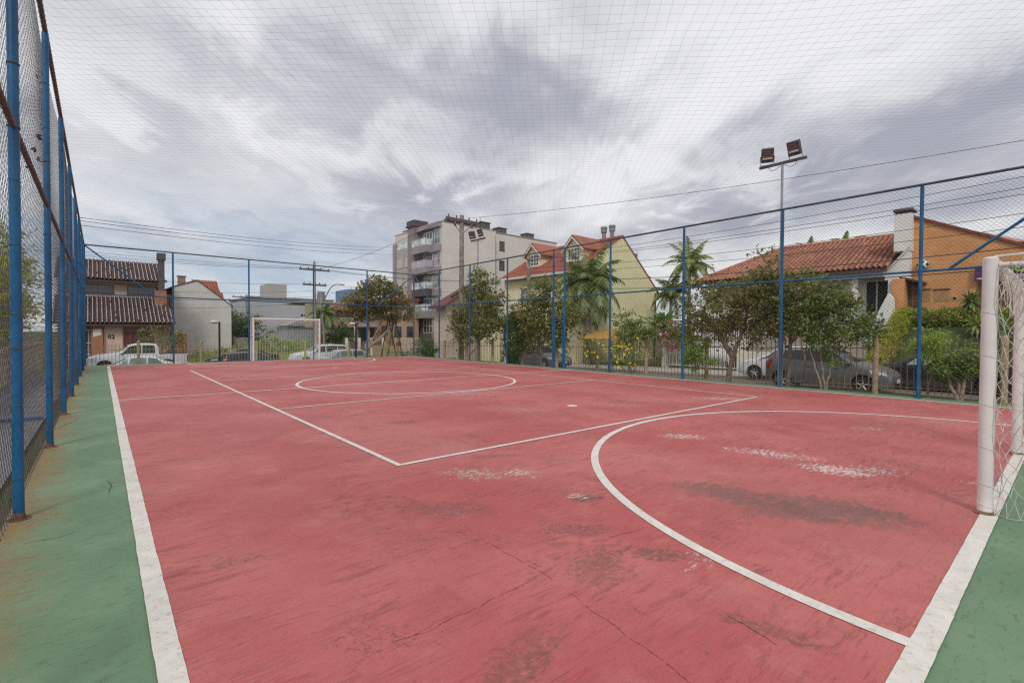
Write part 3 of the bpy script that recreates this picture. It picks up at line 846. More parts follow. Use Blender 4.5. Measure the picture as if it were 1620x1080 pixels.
def interp(tab, x):
    if x <= tab[0][0]: return tab[0][1]
    for (a, va), (b, vb) in zip(tab, tab[1:]):
        if x <= b: return va+(vb-va)*(x-a)/(b-a) if b > a else vb
    return tab[-1][1]

CARS = {
 'hatch': dict(L=3.85, W=1.68, H=1.47, wb=2.49, wr=.29, axf=1.17,
   top=[(-1.925,.62),(-1.90,.98),(-1.80,1.12),(-1.60,1.36),(-1.35,1.435),(-.7,1.468),(-.1,1.47),(.25,1.43),(.62,1.24),(.98,1.02),(1.15,.96),(1.55,.86),(1.78,.74),(1.89,.60),(1.925,.50)],
   belt=[(-1.925,1.0),(-1.5,1.08),(-.5,.99),(.95,.91),(1.925,.70)],
   win=[(-1.30,-.60,-1.28,-.66),(-.54,.24,-.54,.20),(.30,.86,.30,.42)], ws=(.34,.96), rw=(-1.86,-1.45), lights='hatch'),
 'sedan': dict(L=4.40, W=1.70, H=1.42, wb=2.58, wr=.30, axf=1.35,
   top=[(-2.2,.58),(-2.17,.92),(-2.0,.99),(-1.55,1.03),(-1.30,1.10),(-.90,1.33),(-.55,1.405),(0,1.42),(.35,1.38),(.72,1.18),(1.1,.97),(1.3,.93),(1.75,.85),(2.05,.74),(2.17,.60),(2.2,.48)],
   belt=[(-2.2,.92),(-1.2,.97),(0,.90),(1.1,.86),(2.2,.68)],
   win=[(-1.12,-.42,-.84,-.44),(-.36,.42,-.36,.30),(.48,.98,.47,.62)], ws=(.46,1.08), rw=(-1.35,-.84), lights='sedan'),
 'suv': dict(L=4.45, W=1.80, H=1.67, wb=2.65, wr=.35, axf=1.38,
   top=[(-2.22,.65),(-2.19,1.0),(-2.12,1.2),(-1.92,1.52),(-1.65,1.63),(-.8,1.67),(0,1.66),(.3,1.60),(.70,1.36),(1.02,1.16),(1.2,1.12),(1.8,1.02),(2.06,.90),(2.19,.70),(2.22,.55)],
   belt=[(-2.22,1.05),(-1.4,1.12),(0,1.05),(1.0,1.02),(2.22,.85)],
   win=[(-1.85,-1.08,-1.68,-1.08),(-1.02,-.16,-1.02,-.18),(-.10,.84,-.10,.42)], ws=(.36,1.02), rw=(-2.13,-1.80), lights='suv'),
 'pickup': dict(L=5.2, W=1.84, H=1.80, wb=3.08, wr=.37, axf=1.65,
   top=[(-2.6,.72),(-2.58,1.10),(-2.5,1.12),(-1.02,1.12),(-1.0,1.15),(-.97,1.55),(-.90,1.74),(-.6,1.79),(.1,1.80),(.45,1.72),(.80,1.45),(1.12,1.24),(1.3,1.20),(2.1,1.10),(2.42,.98),(2.57,.74),(2.6,.6)],
   belt=[(-2.6,1.12),(-1.02,1.12),(1.1,1.12),(2.6,.92)],
   win=[(-.80,-.16,-.78,-.18),(-.10,.95,-.10,.55)], ws=(.52,1.12), rw=(-.985,-.92), lights='pickup'),
}
def make_car(kind, name, label, cat, loc, rz, pm, gm=None, scale=1.0, bumper=None):
    d = CARS[kind]; gm = gm or carglass
    g = thing(name, label, cat, loc, rz)
    g.scale = (scale, scale, scale)
    Lh = d['L']/2; Wh = d['W']/2; H = d['H']; wr = d['wr']
    xf = d['axf']; xr = xf-d['wb']; ra = wr+.055
    belt0 = lambda x: interp(d['belt'], x)
    top0 = lambda x: interp(d['top'], x)
    def hw(x):   # plan half width
        e = abs(x)/Lh
        k = 1-.16*max(0, (e-.72)/.28)**2.2
        return Wh*k
    def sec(x):
        t, b, w = top0(x), belt0(x), hw(x)
        zb = .20 if abs(x) < Lh-.25 else .20+.06*(abs(x)-Lh+.25)/.25
        for xw in (xf, xr):
            dx = x-xw
            if abs(dx) < ra: zb = max(zb, wr+math.sqrt(ra*ra-dx*dx)*.98)
        be = min(b, t-.02)
        gh = max(0, min(1, (t-be)/max(.01, H-b)))
        k = max(0, min(1, (gh-.06)/.9))
        w4 = w*(.90-.17*k)
        z1 = max(zb+.02, .36); z2 = max(z1+.02, min(.62, be-.06)) if be > z1+.1 else z1+.02
        be = max(be, z2+.02); t = max(t, be+.02)
        return [(w*.96, zb), (w*.995, z1), (w, z2), (w*.965, be), (w4, t-(.045 if k > .3 else .015)), (w4*.82, t-.006), (0, t+.012)]
    def surf(x, q, off=0.0, side=1):
        s = sec(x); i = min(5, int(q)); f = q-i
        y = s[i][0]+(s[i+1][0]-s[i][0])*f; z = s[i][1]+(s[i+1][1]-s[i][1])*f
        ny = s[i+1][1]-s[i][1]; nz = -(s[i+1][0]-s[i][0]); l = math.hypot(ny, nz) or 1
        return (x, side*(y+off*ny/l), z+off*nz/l)
    xsn = set(np.round(np.linspace(-Lh, Lh, 56), 3)) | {round(a, 3) for a, _ in d['top']}
    for xw in (xf, xr):
        for q in np.linspace(-1, 1, 13): xsn.add(round(xw+ra*math.sin(q*PI/2), 3))
    xsn = sorted(x for x in xsn if -Lh <= x <= Lh)
    mb = MB(); vs = []
    for x in xsn:
        s = sec(x)
        ring = [(x, -y, z) for y, z in s] + [(x, y, z) for y, z in reversed(s[:-1])]
        vs += ring
    n = 13; k = len(xsn)
    body, under = [], []
    for i in range(k-1):
        for j in range(n-1):
            body.append((i*n+j, i*n+j+1, (i+1)*n+j+1, (i+1)*n+j))
        under.append((i*n+n-1, i*n, (i+1)*n, (i+1)*n+n-1))
    body.append(tuple(range(n-1, -1, -1))); body.append(tuple((k-1)*n+j for j in range(n)))
    mb.add(vs, body); b0 = len(mb.v)
    mb.m = 1; mb.add(vs, under)
    mb.build('body', [pm, black], g, True)
    def patch(name, mat, xa, xb, qa, qb, off, side, nx=8, nq=4, xat=None, xbt=None, parent=None):
        p = MB(); vs = []
        xat = xa if xat is None else xat; xbt = xb if xbt is None else xbt
        for i in range(nx+1):
            for j in range(nq+1):
                f = j/nq
                x = (xa+(xat-xa)*f)+((xb+(xbt-xb)*f)-(xa+(xat-xa)*f))*i/nx
                vs.append(surf(x, qa+(qb-qa)*f, off, side))
        fs = [(i*(nq+1)+j, (i+1)*(nq+1)+j, (i+1)*(nq+1)+j+1, i*(nq+1)+j+1) for i in range(nx) for j in range(nq)]
        if side > 0: fs = [tuple(reversed(f)) for f in fs]
        p.add(vs, fs); return p.build(name, mat, parent or g, True)
    for side in (-1, 1):
        for (xa, xb, xat, xbt) in d['win']:
            patch('side_window', gm, xa, xb, 3.10, 3.90, .007, side, 8, 3, xat, xbt)
        # dark window surround / door gaps / handles
        for (xa, xb, xat, xbt) in d['win'][-2:]:
            m = MB(); xs_ = xa-.03; vs = []
            for j in range(9):
                q = .9+2.15*j/8
                vs += [surf(xs_-.007, q, .004, side), surf(xs_+.007, q, .004, side)]
            m.add(vs, [(2*i, 2*i+1, 2*i+3, 2*i+2) for i in range(8)])
            m.build('door_gap', black, g)
        for (xa, xb, xat, xbt) in d['win'][-2:]:
            h = MB(); c = surf(xa+.12, 2.62, .012, side); h.cbox(c, (.17, .03, .03)); bevel(h.build('door_handle', pm, g), .008)
        c = surf(d['win'][-1][1]-.05, 3.05, .09, side)
        h = MB(); h.sphere((c[0], c[1], c[2]+.04), .10, 10, 6, .62, 1.0, .7); h.build('mirror', pm if kind != 'hatch' else pm, g, True)
        # lamps wrap round the corners
        zl = 2.3
        patch('headlight', clearlens, Lh-.52, Lh-.09, 2.25, 2.95, .006, side, 6, 3, Lh-.60, Lh-.16)
        if kind in ('hatch', 'suv'):
            patch('tail_light', redlens, -Lh+.03, -Lh+.20, 2.2, 3.7, .007, side, 4, 6, -Lh+.26, -Lh+.36)
        else:
            patch('tail_light', redlens, -Lh+.03, -Lh+(.22 if kind != 'pickup' else .12), 1.9, 2.9, .007, side, 4, 4)
        # wheels
        for xw in (xf, xr):
            w = MB(); yc = side*(Wh-.10)
            t_ = .095
            prof = [(wr*.62, -t_), (wr*.93, -t_), (wr, -t_*.7), (wr, t_*.7), (wr*.93, t_), (wr*.62, t_), (wr*.62, -t_)]
            w.lathe(prof, (xw, yc, wr), 'y', 28)
            ty = w.build('wheel', rubber, g, True)
            rm = MB(); yo = yc+side*t_*.72
            rm.lathe([(wr*.63, -.03*side), (wr*.63, .012*side), (wr*.56, .014*side), (wr*.53, -.03*side)], (xw, yo, wr), 'y', 28)
            for q in range(5):
                a = 2*PI*q/5+.3
                p0 = (xw+.03*math.cos(a), yo+.004*side, wr+.03*math.sin(a)); p1 = (xw+wr*.58*math.cos(a), yo+.006*side, wr+wr*.58*math.sin(a))
                rm.tube([p0, p1], [.036, .026], 6)
            rm.lathe([(.0, .018*side), (.05, .016*side), (.055, -.02*side)], (xw, yo, wr), 'y', 14)
            rm.build('rim', alu, ty, True)
            dk = MB(); dk.lathe([(0, 0), (wr*.6, 0)], (xw, yc+side*t_*.35, wr), 'y', 20); dk.build('brake_disc', black, ty)
    def toppatch(name, mat, xa, xb, off, frac=.93, nx=8):
        p = MB(); vs = []
        for i in range(nx+1):
            x = xa+(xb-xa)*i/nx
            row = []
            for j in range(9):
                f = -1+2*j/8
                s = sec(x); yy = abs(f)*s[4][0]*frac
                if yy > s[5][0]: z = s[5][1]+(s[4][1]-s[5][1])*(yy-s[5][0])/max(.001, s[4][0]-s[5][0])
                else: z = s[6][1]+(s[5][1]-s[6][1])*yy/max(.001, s[5][0])
                sl = (top0(x+.01)-top0(x-.01))/.02; l = math.hypot(1, sl)
                row.append((x-off*sl/l, math.copysign(yy, f), z+off/l))
            vs += row
        p.add(vs, [(i*9+j, (i+1)*9+j, (i+1)*9+j+1, i*9+j+1) for i in range(nx) for j in range(8)])
        return p.build(name, mat, g, True)
    toppatch('windscreen', gm, d['ws'][0]+.03, d['ws'][1]-.02, .008)
    toppatch('rear_window', gm, d['rw'][0]+.03, d['rw'][1]-.01, .008, .86)
    zf = interp(d['top'], Lh)
    m = MB(); m.cbox((Lh+.002, 0, .36), (.05, Wh*1.15, .14)); bevel(m.build('grille', black, g), .015)
    m = MB(); m.cbox((Lh+.03, 0, .44), (.012, .40, .12)); m.build('number_plate', plate, g)
    m = MB(); m.cbox((-Lh-.005, 0, .62), (.012, .40, .12)); m.build('number_plate', plate, g)
    m = MB(); m.cbox((-Lh-.004, 0, .42), (.05, Wh*1.55, .14)); bevel(m.build('rear_bumper', pm, g), .03)
    if kind == 'pickup':
        m = MB(); m.box(-2.50, -1.06, -.74, .74, 1.128, 1.136); m.build('bed_cover', black, g)
    return g

silver = paint('silver paint', (.17, .175, .185), .30, .35)
whitep = paint('white car paint', (.68, .68, .70), .3)
darkp = paint('dark blue black paint', (.014, .016, .024), .2)
darkgp = paint('dark grey paint', (.045, .047, .055), .25, .2)
palesil = paint('pale silver paint', (.52, .53, .55), .3, .2)
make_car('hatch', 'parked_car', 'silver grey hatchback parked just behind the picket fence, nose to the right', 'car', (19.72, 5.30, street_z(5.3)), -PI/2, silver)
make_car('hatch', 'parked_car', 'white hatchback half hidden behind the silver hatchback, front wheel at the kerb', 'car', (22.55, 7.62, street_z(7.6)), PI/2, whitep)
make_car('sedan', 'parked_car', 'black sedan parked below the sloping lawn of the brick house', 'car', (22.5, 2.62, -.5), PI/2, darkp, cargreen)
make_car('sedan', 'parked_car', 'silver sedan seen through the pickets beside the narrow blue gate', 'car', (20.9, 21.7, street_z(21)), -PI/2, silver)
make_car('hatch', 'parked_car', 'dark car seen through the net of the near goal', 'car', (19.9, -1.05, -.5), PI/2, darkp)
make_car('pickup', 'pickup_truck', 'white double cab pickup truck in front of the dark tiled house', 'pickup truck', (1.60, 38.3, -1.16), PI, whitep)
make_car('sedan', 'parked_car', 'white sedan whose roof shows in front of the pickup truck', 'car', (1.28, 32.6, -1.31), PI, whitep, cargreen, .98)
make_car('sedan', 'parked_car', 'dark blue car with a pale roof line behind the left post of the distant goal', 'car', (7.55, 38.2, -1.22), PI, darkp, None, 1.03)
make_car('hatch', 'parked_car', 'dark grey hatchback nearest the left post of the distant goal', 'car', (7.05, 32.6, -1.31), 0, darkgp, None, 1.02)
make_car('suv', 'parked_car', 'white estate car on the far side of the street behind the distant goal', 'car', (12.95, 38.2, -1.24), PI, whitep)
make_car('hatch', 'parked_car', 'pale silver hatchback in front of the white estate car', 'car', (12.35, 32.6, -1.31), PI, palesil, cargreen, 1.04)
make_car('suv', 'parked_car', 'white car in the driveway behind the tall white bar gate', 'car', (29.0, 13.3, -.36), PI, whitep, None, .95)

# ------------------------------------------------------------------ picket fences
def picket_bay(parent, p0, p1, z0a, z0b, zta, ztb):
    mb = MB(); p0 = Vector(p0); p1 = Vector(p1); Ln = (p1-p0).length; n = max(2, int(round(Ln/.135)))
    ang = math.atan2(p1.y-p0.y, p1.x-p0.x)
    for i in range(n):
        f = (i+.5)/n; p = p0.lerp(p1, f); zb = z0a+(z0b-z0a)*f+.03; zt = zta+(ztb-zta)*f+random.uniform(-.015, .015)
        lean = random.gauss(0, .006)
        mb.tube([(p.x, p.y, zb), (p.x+lean*math.cos(ang), p.y+lean*math.sin(ang), zt)], .0105, 6)
    for dz in (.24,):
        mb.tube([(p0.x, p0.y, zta-dz), (p1.x, p1.y, ztb-dz)], .013, 6)
    mb.tube([(p0.x, p0.y, z0a+.16), (p1.x, p1.y, z0b+.16)], .013, 6)
    return mb.build('picket_panel', picketm if parent["pk"] else picketm2, parent)
picketm2 = M('yellowish picket paint', (.44, .36, .21), .7, .3, 8, .1, 0, .2)
PX = 15.5
pr = thing('picket_fence', 'rusty metal picket fence with pale wooden posts along the street', 'fence', (0, 0, 0)); pr["pk"] = 1
def pt_top(y): return 1.40-.0215*max(0, y-3)
ypr = [-1.8, .62, 3.03, 5.39, 7.74, 10.14, 12.47, 14.85, 17.2, 19.55, 21.9, 24.2, 26.4]
for i, y in enumerate(ypr):
    mb = MB(); mb.cyl((PX, y, strip_z(y)-.3), (PX, y, pt_top(y)+.04), .068, 12)
    mb.sphere((PX, y, pt_top(y)+.04), .068, 12, 6, 1, 1, .35); mb.build('post', wood_post, pr, True)
    if i+1 < len(ypr):
        y2 = ypr[i+1]
        picket_bay(pr, (PX, y+.07, 0), (PX, y2-.07, 0), strip_z(y), strip_z(y2), pt_top(y)-.06, pt_top(y2)-.06)
PYF = 27.6
pf = thing('picket_fence', 'yellowish metal picket fence between the far court end and the parked cars', 'fence', (0, 0, 0)); pf["pk"] = 0
xpf = [-1.2, 1.10, 3.55, 6.03, 8.5, 10.98, 13.3, 15.5]
for i, x in enumerate(xpf):
    zt = .95-.010*max(0, x)
    if x != 15.5:
        mb = MB(); mb.cyl((x, PYF, -.95), (x, PYF, zt+.02), .065, 12); mb.sphere((x, PYF, zt+.02), .065, 12, 6, 1, 1, .35); mb.build('post', pale_post, pf, True)
    if i+1 < len(xpf):
        picket_bay(pf, (x+.07, PYF, 0), (xpf[i+1]-.07, PYF, 0), -.72, -.72, zt-.12, .83-.010*max(0, xpf[i+1]))
for o in (pr, pf): del o["pk"]
# ------------------------------------------------------------------ plants
def leaves(mb, pts, size, gg, flat=.5, aspect=.5, up=.35):
    """one small folded leaf quad per point"""
    for p in pts:
        s = size*gg.uniform(.65, 1.35)
        a = gg.uniform(0, 2*PI); el = gg.uniform(-.7, .9)*flat
        d = Vector((math.cos(a)*math.cos(el), math.sin(a)*math.cos(el), math.sin(el)))
        sidev = d.cross(Vector((gg.gauss(0, .5), gg.gauss(0, .5), 1))).normalized()
        p = Vector(p)
        c = p+d*s*.5
        nrm = d.cross(sidev)*(s*.10)
        mb.add([p, c+sidev*s*aspect*.5+nrm, p+d*s, c-sidev*s*aspect*.5+nrm], [(0, 1, 2, 3)])

def tree(name, label, cat, base, forks, lobes, ncl, nlf, lsize, lmat, bmat, trunk_r=.07, crad=.28, seed=1, group=None, stems=None, flat=1.0, aspect=.55, twig=.006, flowers=None, shell=.35):
    """forks: list of stem polylines (relative to the base); lobes: (cx,cy,cz,rx,ry,rz) crown volumes relative to the base"""
    gg = random.Random(seed)
    g = thing(name, label, cat, base, 0, group)
    mb = MB()
    nodes = []
    for st in forks:
        pts = [Vector(p) for p in st]
        fine = []
        for i in range(len(pts)-1):
            for q in range(4):
                f = q/4
                p = pts[i].lerp(pts[i+1], f)
                fine.append(p+Vector((gg.gauss(0, .012), gg.gauss(0, .012), 0)))
        fine.append(pts[-1])
        k = len(fine)
        rs = [trunk_r*(1-.72*i/(k-1)) for i in range(k)]
        mb.tube(fine, rs, 8)
        nodes += [(p, rs[i]) for i, p in enumerate(fine) if i > k*.45]
    cl = []
    tot = sum(l[3]*l[4]*l[5] for l in lobes)
    for lb in lobes:
        n = max(2, int(round(ncl*lb[3]*lb[4]*lb[5]/tot)))
        for i in range(n):
            while True:
                v = Vector((gg.uniform(-1, 1), gg.uniform(-1, 1), gg.uniform(-1, 1)))
                r = v.length
                if .05 < r <= 1 and (r > shell or gg.random() < .35): break
            if gg.random() < .22: v = v.normalized()*gg.uniform(1.05, 1.32)
            cl.append(Vector((lb[0]+v.x*lb[3], lb[1]+v.y*lb[4], lb[2]+v.z*lb[5])))
    for c in cl:
        nd, rr = min(nodes, key=lambda q: (q[0]-c).length+max(0, q[0].z-c.z)*1.2+gg.random()*.15)
        m1 = nd.lerp(c, .5)+Vector((gg.gauss(0, .06), gg.gauss(0, .06), gg.uniform(-.02, .10)))
        dist = (c-nd).length
        r0 = min(rr*.6, .008+.010*dist)
        mb.tube([nd, nd.lerp(m1, .5)+Vector((gg.gauss(0, .03), gg.gauss(0, .03), 0)), m1, c], [r0, r0*.8, r0*.6, twig*.6], 5)
        if dist < 1.3: nodes.append((m1, r0*.7))
    mb.build('trunk', bmat, g, True)
    lf = MB()
    for c in cl:
        cr = crad*gg.uniform(.7, 1.3)
        n = int(nlf*gg.uniform(.5, 1.3))
        pts = []; sp = Vector((gg.gauss(0, 1), gg.gauss(0, 1), gg.gauss(.1, .6))).normalized()
        for i in range(n):
            v = Vector((gg.gauss(0, .42), gg.gauss(0, .42), gg.gauss(0, .30)))
            pts.append(c+v*cr+sp*gg.gauss(0, .55)*cr)
        leaves(lf, pts, lsize, gg, flat, aspect)
    lf.build('crown', lmat, g)
    if flowers:
        fm, fn, fs = flowers
        fb = MB()
        for i in range(fn):
            c = gg.choice(cl)+Vector((gg.gauss(0, .5), gg.gauss(0, .5), gg.gauss(0, .45)))*crad
            for q in range(5):
                a = 2*PI*q/5+gg.random(); d = Vector((math.cos(a), math.sin(a), gg.uniform(-.2, .7)))
                sd = d.cross(Vector((0, 0, 1))).normalized()
                fb.add([c, c+d*fs*.6+sd*fs*.4, c+d*fs, c+d*fs*.6-sd*fs*.4], [(0, 1, 2, 3)])
        fb.build('blossom', fm, g)
    return g

def _b(c, k=1.75): return [tuple(min(.6, x*k) for x in q) for q in c]
olive = leafmat('olive tree leaves', [(.022, .026, .008), (.042, .046, .013), (.070, .072, .020), (.098, .070, .026), (.055, .066, .018), (.125, .125, .05)])
olivegreen = leafmat('olive green leaves', [(.022, .032, .008), (.040, .054, .012), (.065, .08, .02), (.088, .074, .025), (.05, .07, .016), (.12, .135, .05)])
brownish = leafmat('bronze tinged leaves', [(.034, .032, .012), (.058, .046, .018), (.092, .062, .026), (.048, .056, .016), (.085, .082, .03)])
midgreen = leafmat('mid green leaves', [(.024, .042, .009), (.042, .068, .014), (.066, .09, .02), (.04, .06, .012), (.11, .135, .045)])
bright = leafmat('fresh green leaves', [(.045, .085, .012), (.075, .13, .018), (.11, .16, .025), (.06, .10, .015)])
darkgreen = leafmat('dark green leaves', [(.012, .026, .008), (.024, .045, .012), (.04, .06, .016)])
lime = leafmat('yellow green hedge leaves', [(.16, .16, .012), (.25, .235, .018), (.32, .28, .025), (.12, .14, .015)])
hedgeg = leafmat('green hedge leaves', [(.045, .075, .012), (.08, .11, .016), (.15, .16, .02), (.05, .06, .012)])
palmleaf = leafmat('palm leaves', [(.022, .042, .012), (.045, .07, .02), (.075, .09, .03), (.10, .095, .045)])
palmlight = leafmat('light palm leaves', [(.04, .07, .018), (.075, .11, .03), (.12, .14, .045), (.16, .15, .07)])
conifer = leafmat('conifer sprays', [(.010, .026, .008), (.018, .040, .012), (.03, .055, .016)])
yellowpetal = M('yellow petals', (.85, .70, .02), .6, .12, 9)
whitepetal = M('white petals', (.6, .58, .52), .6, .12, 9)
pinkpetal = M('pink petals', (.55, .06, .16), .6, .2, 9)
yg = leafmat('yellow green leaves', [(.09, .11, .015), (.15, .16, .03), (.20, .19, .05), (.07, .09, .02)])

def B(X, Y, z=None): return (X, Y, (strip_z(Y) if z is None else z))
# T9 big leaning tree, T10 tall thin tree, T10b glossy small tree in front of the silver hatchback
tree('street_tree', 'wide bronze green tree with a forked leaning trunk in front of the white bar gate', 'tree', B(15.0, 6.75), [
    [(0, 0, -.1), (.03, -.04, .5), (.05, -.14, .95), (.1, -.35, 1.6), (.15, -.5, 2.3), (.2, -.7, 2.9)],
    [(.05, -.12, .85), (.05, .18, 1.3), (.1, .55, 1.8), (.12, 1.1, 2.2), (.12, 1.7, 2.3)]],
    [(.35, 1.85, 1.75, .7, .65, .55), (.35, 1.15, 2.2, .8, .85, .8), (.35, .3, 2.65, .9, 1.0, .95), (.35, -.7, 2.55, .85, .9, 1.0), (.35, -1.35, 1.95, .7, .6, .65), (.4, .1, 1.75, .75, 1.2, .45), (.35, -.9, 3.2, .4, .5, .45)],
    190, 48, .12, olive, bark, .095, .26, 3, flat=1.2)
tree('street_tree', 'tall slender tree rising beside the floodlight pole against the tiled roof', 'tree', B(15.05, 5.02), [
    [(0, 0, -.1), (.02, -.03, .8), (.1, -.05, 1.7), (.15, .2, 2.4), (.15, .35, 3.2), (.12, .38, 3.85)],
    [(.05, -.04, 1.3), (.2, -.5, 1.9), (.3, -1.0, 2.4), (.3, -1.5, 2.7)],
    [(.12, .05, 2.2), (.2, .5, 2.9), (.2, .62, 3.6), (.2, .9, 4.0)]],
    [(.4, -.2, 2.45, .8, .9, .8), (.4, -.95, 2.5, .7, .6, .48), (.3, .5, 3.05, .6, .65, .55), (.25, .62, 3.95, .25, .55, .22), (.3, .5, 2.1, .6, .7, .6), (.35, -.3, 3.1, .4, .5, .3)],
    150, 46, .12, olivegreen, bark, .06, .25, 4, flat=1.2)
tree('street_tree', 'leafy multi stemmed small tree growing in front of the silver hatchback', 'tree', B(14.95, 4.05), [
    [(0, 0, -.1), (.0, .05, .5), (.05, .12, 1.1), (.05, .2, 1.8), (.1, .3, 2.4)],
    [(.03, -.04, -.1), (.03, -.12, .6), (.05, -.2, 1.3), (.1, -.35, 2.0)],
    [(-.03, .03, -.1), (-.05, .2, .6), (0, .4, 1.3)]],
    [(.1, .05, 1.75, .55, .80, .55), (.1, -.68, 1.70, .5, .62, .40), (.1, .45, 1.95, .5, .65, .5), (.1, .18, 1.15, .38, .42, .36), (.1, .05, .72, .26, .27, .25), (.15, -.05, 2.35, .45, .6, .35), (.1, -1.0, 1.5, .3, .3, .25)],
    125, 46, .105, midgreen, palebark, .028, .20, 5, flat=1.2, flowers=(whitepetal, 30, .03))
tree('street_tree', 'bushy low tree with several bare stems just left of the near goal post', 'tree', B(15.0, 1.30), [
    [(0, 0, -.1), (.0, .12, .25), (.05, .25, .6), (.1, .32, .9)], [(0, 0, -.1), (.02, -.05, .3), (.05, -.15, .7), (.1, -.1, 1.0)], [(0, 0, -.1), (.05, .02, .35), (.1, .1, .8)]],
    [(.1, .12, .72, .40, .44, .24), (.1, .12, 1.02, .34, .34, .2), (.1, -.2, .85, .35, .35, .28), (.1, .3, .52, .26, .22, .13)],
    95, 56, .075, midgreen, palebark, .045, .13, 6, flat=1.2, flowers=(whitepetal, 24, .028))
tree('young_tree', 'thin young tree with tufts of long leaves beside the bushy low tree', 'tree', B(14.95, 1.88), [
    [(0, 0, -.1), (.0, -.03, .3), (.03, -.12, .65), (.05, -.1, 1.1), (.05, .02, 1.5)], [(.03, -.1, .6), (.04, .18, .95), (.04, .25, 1.25)]],
    [(.05, .22, 1.22, .16, .20, .14), (.05, -.05, 1.45, .20, .26, .16), (.05, -.15, 1.05, .16, .18, .12), (.05, -.02, .72, .12, .12, .1)],
    24, 48, .12, bright, bark, .028, .15, 7, flat=1.5, aspect=.22)
tree('street_tree', 'dense tree in front of the floodlight pole near the far corner', 'tree', B(15.15, 20.3), [
    [(0, 0, -.1), (.05, .05, .8), (.05, .1, 1.6), (.1, .1, 2.6), (.1, .1, 3.8)], [(.05, .1, 1.3), (.1, .8, 2.0), (.1, 1.3, 2.8)], [(.05, .1, 1.4), (.1, -.7, 2.1), (.1, -1.1, 2.8)]],
    [(.2, .1, 2.6, .9, 1.7, 1.1), (.2, 1.6, 2.3, .7, 1.0, .9), (.2, -1.2, 2.6, .7, 1.0, 1.0), (.2, .5, 4.1, .7, 1.2, .85), (.2, 1.9, 1.6, .5, .8, .6), (.2, -.7, 3.6, .6, .8, .8), (.2, .2, 4.9, .5, .6, .4)],
    215, 46, .15, olivegreen, bark, .085, .32, 8, flat=1.2)
tree('street_tree', 'dense tree just left of the blue gate frame in front of the yellow house', 'tree', B(15.15, 15.5), [
    [(0, 0, -.1), (.05, .05, .7), (.05, .1, 1.5), (.1, .1, 2.5), (.1, .0, 3.4)], [(.05, .1, 1.2), (.1, .7, 1.8), (.1, 1.1, 2.4)], [(.05, .1, 1.2), (.1, -.6, 1.8), (.1, -1.0, 2.6)]],
    [(.2, .1, 2.3, .8, 1.6, 1.0), (.2, 1.4, 1.9, .6, 1.0, .85), (.2, -1.3, 2.3, .6, .9, .9), (.2, .1, 3.4, .6, 1.1, .75), (.2, 1.1, 1.2, .5, .7, .45), (.2, -.7, 1.4, .45, .7, .5), (.2, .6, 3.0, .6, .7, .6)],
    225, 46, .14, olivegreen, bark, .07, .30, 9, flat=1.2)
tree('street_tree', 'bronze tree with twisted pale forking trunk behind the far right corner of the court', 'tree', (13.0, 28.9, -.75), [
    [(-.1, 0, -.2), (-.35, .05, .6), (-.3, .1, 1.2), (.2, .1, 1.9), (.6, .1, 2.6), (.9, .1, 3.6)],
    [(-.3, .1, 1.15), (.5, .0, 1.7), (1.1, .05, 2.3), (1.7, .1, 3.0)],
    [(-.33, .1, 1.1), (-.1, .2, 2.0), (-.15, .2, 2.8), (-.4, .2, 3.6)]],
    [(.2, .2, 4.2, 1.7, 1.3, 1.05), (-1.0, .2, 4.1, 1.0, 1.0, .8), (1.7, .2, 3.8, 1.15, 1.0, .95), (.4, .2, 5.1, 1.3, 1.0, .6), (-.4, .2, 3.3, 1.0, .8, .5), (2.2, .2, 3.2, .8, .7, .6), (1.2, .2, 4.9, .9, .8, .5), (.8, .2, 3.2, .9, .8, .35)],
    215, 42, .18, brownish, palebark, .12, .34, 10, flat=1.2)
tree('young_tree', 'airy young tree with thin stem in front of the yellow gable wall', 'tree', B(15.1, 10.6), [
    [(0, 0, -.1), (.0, .03, .6), (.05, .1, 1.2), (.05, .05, 1.7), (.05, .15, 2.3)], [(.04, .1, 1.1), (.1, -.3, 1.6), (.1, -.55, 1.9)]],
    [(.1, .28, 2.05, .4, .42, .35), (.1, -.35, 1.75, .4, .55, .3), (.1, .3, 1.55, .35, .4, .2), (.1, -.8, 1.7, .3, .35, .2)],
    52, 40, .11, midgreen, palebark, .02, .2, 12, flat=1.3)

# rounded shrubs clipped in tiers
tree('topiary_shrub', 'shrub clipped in leafy tiers on bare stems beside a blue fence post', 'shrub', B(15.0, 7.85), [
    [(0, 0, -.1), (.02, .03, .4), (.0, .05, .8), (0, .1, 1.25)], [(0, .0, -.1), (.05, -.1, .4), (.05, -.2, .75)], [(0, 0, -.1), (.0, .15, .4), (0, .35, .55)]],
    [(.05, .08, 1.02, .26, .30, .16), (.05, -.28, 1.28, .14, .20, .09), (.05, -.30, .72, .20, .42, .075), (.05, .42, .66, .2, .26, .10), (.05, .1, .8, .22, .24, .1), (.05, .38, 1.36, .14, .2, .1), (.05, .1, .45, .15, .2, .1), (.05, .15, 1.35, .14, .14, .1)],
    92, 60, .055, bright, palebark, .022, .13, 13, flat=1.2)
tree('shrub', 'dark green tiered shrub in a red planter at the far right corner', 'shrub', (14.95, 25.5, -.45), [
    [(0, 0, -.1), (.0, .03, .5), (.0, .05, 1.0), (0, .1, 1.6)]],
    [(0, .1, .75, .55, .85, .35), (0, .1, 1.25, .45, .6, .25), (0, .15, 1.62, .3, .32, .16), (0, -.5, .65, .4, .4, .25)],
    90, 60, .07, darkgreen, bark, .03, .2, 14, flat=1.2)

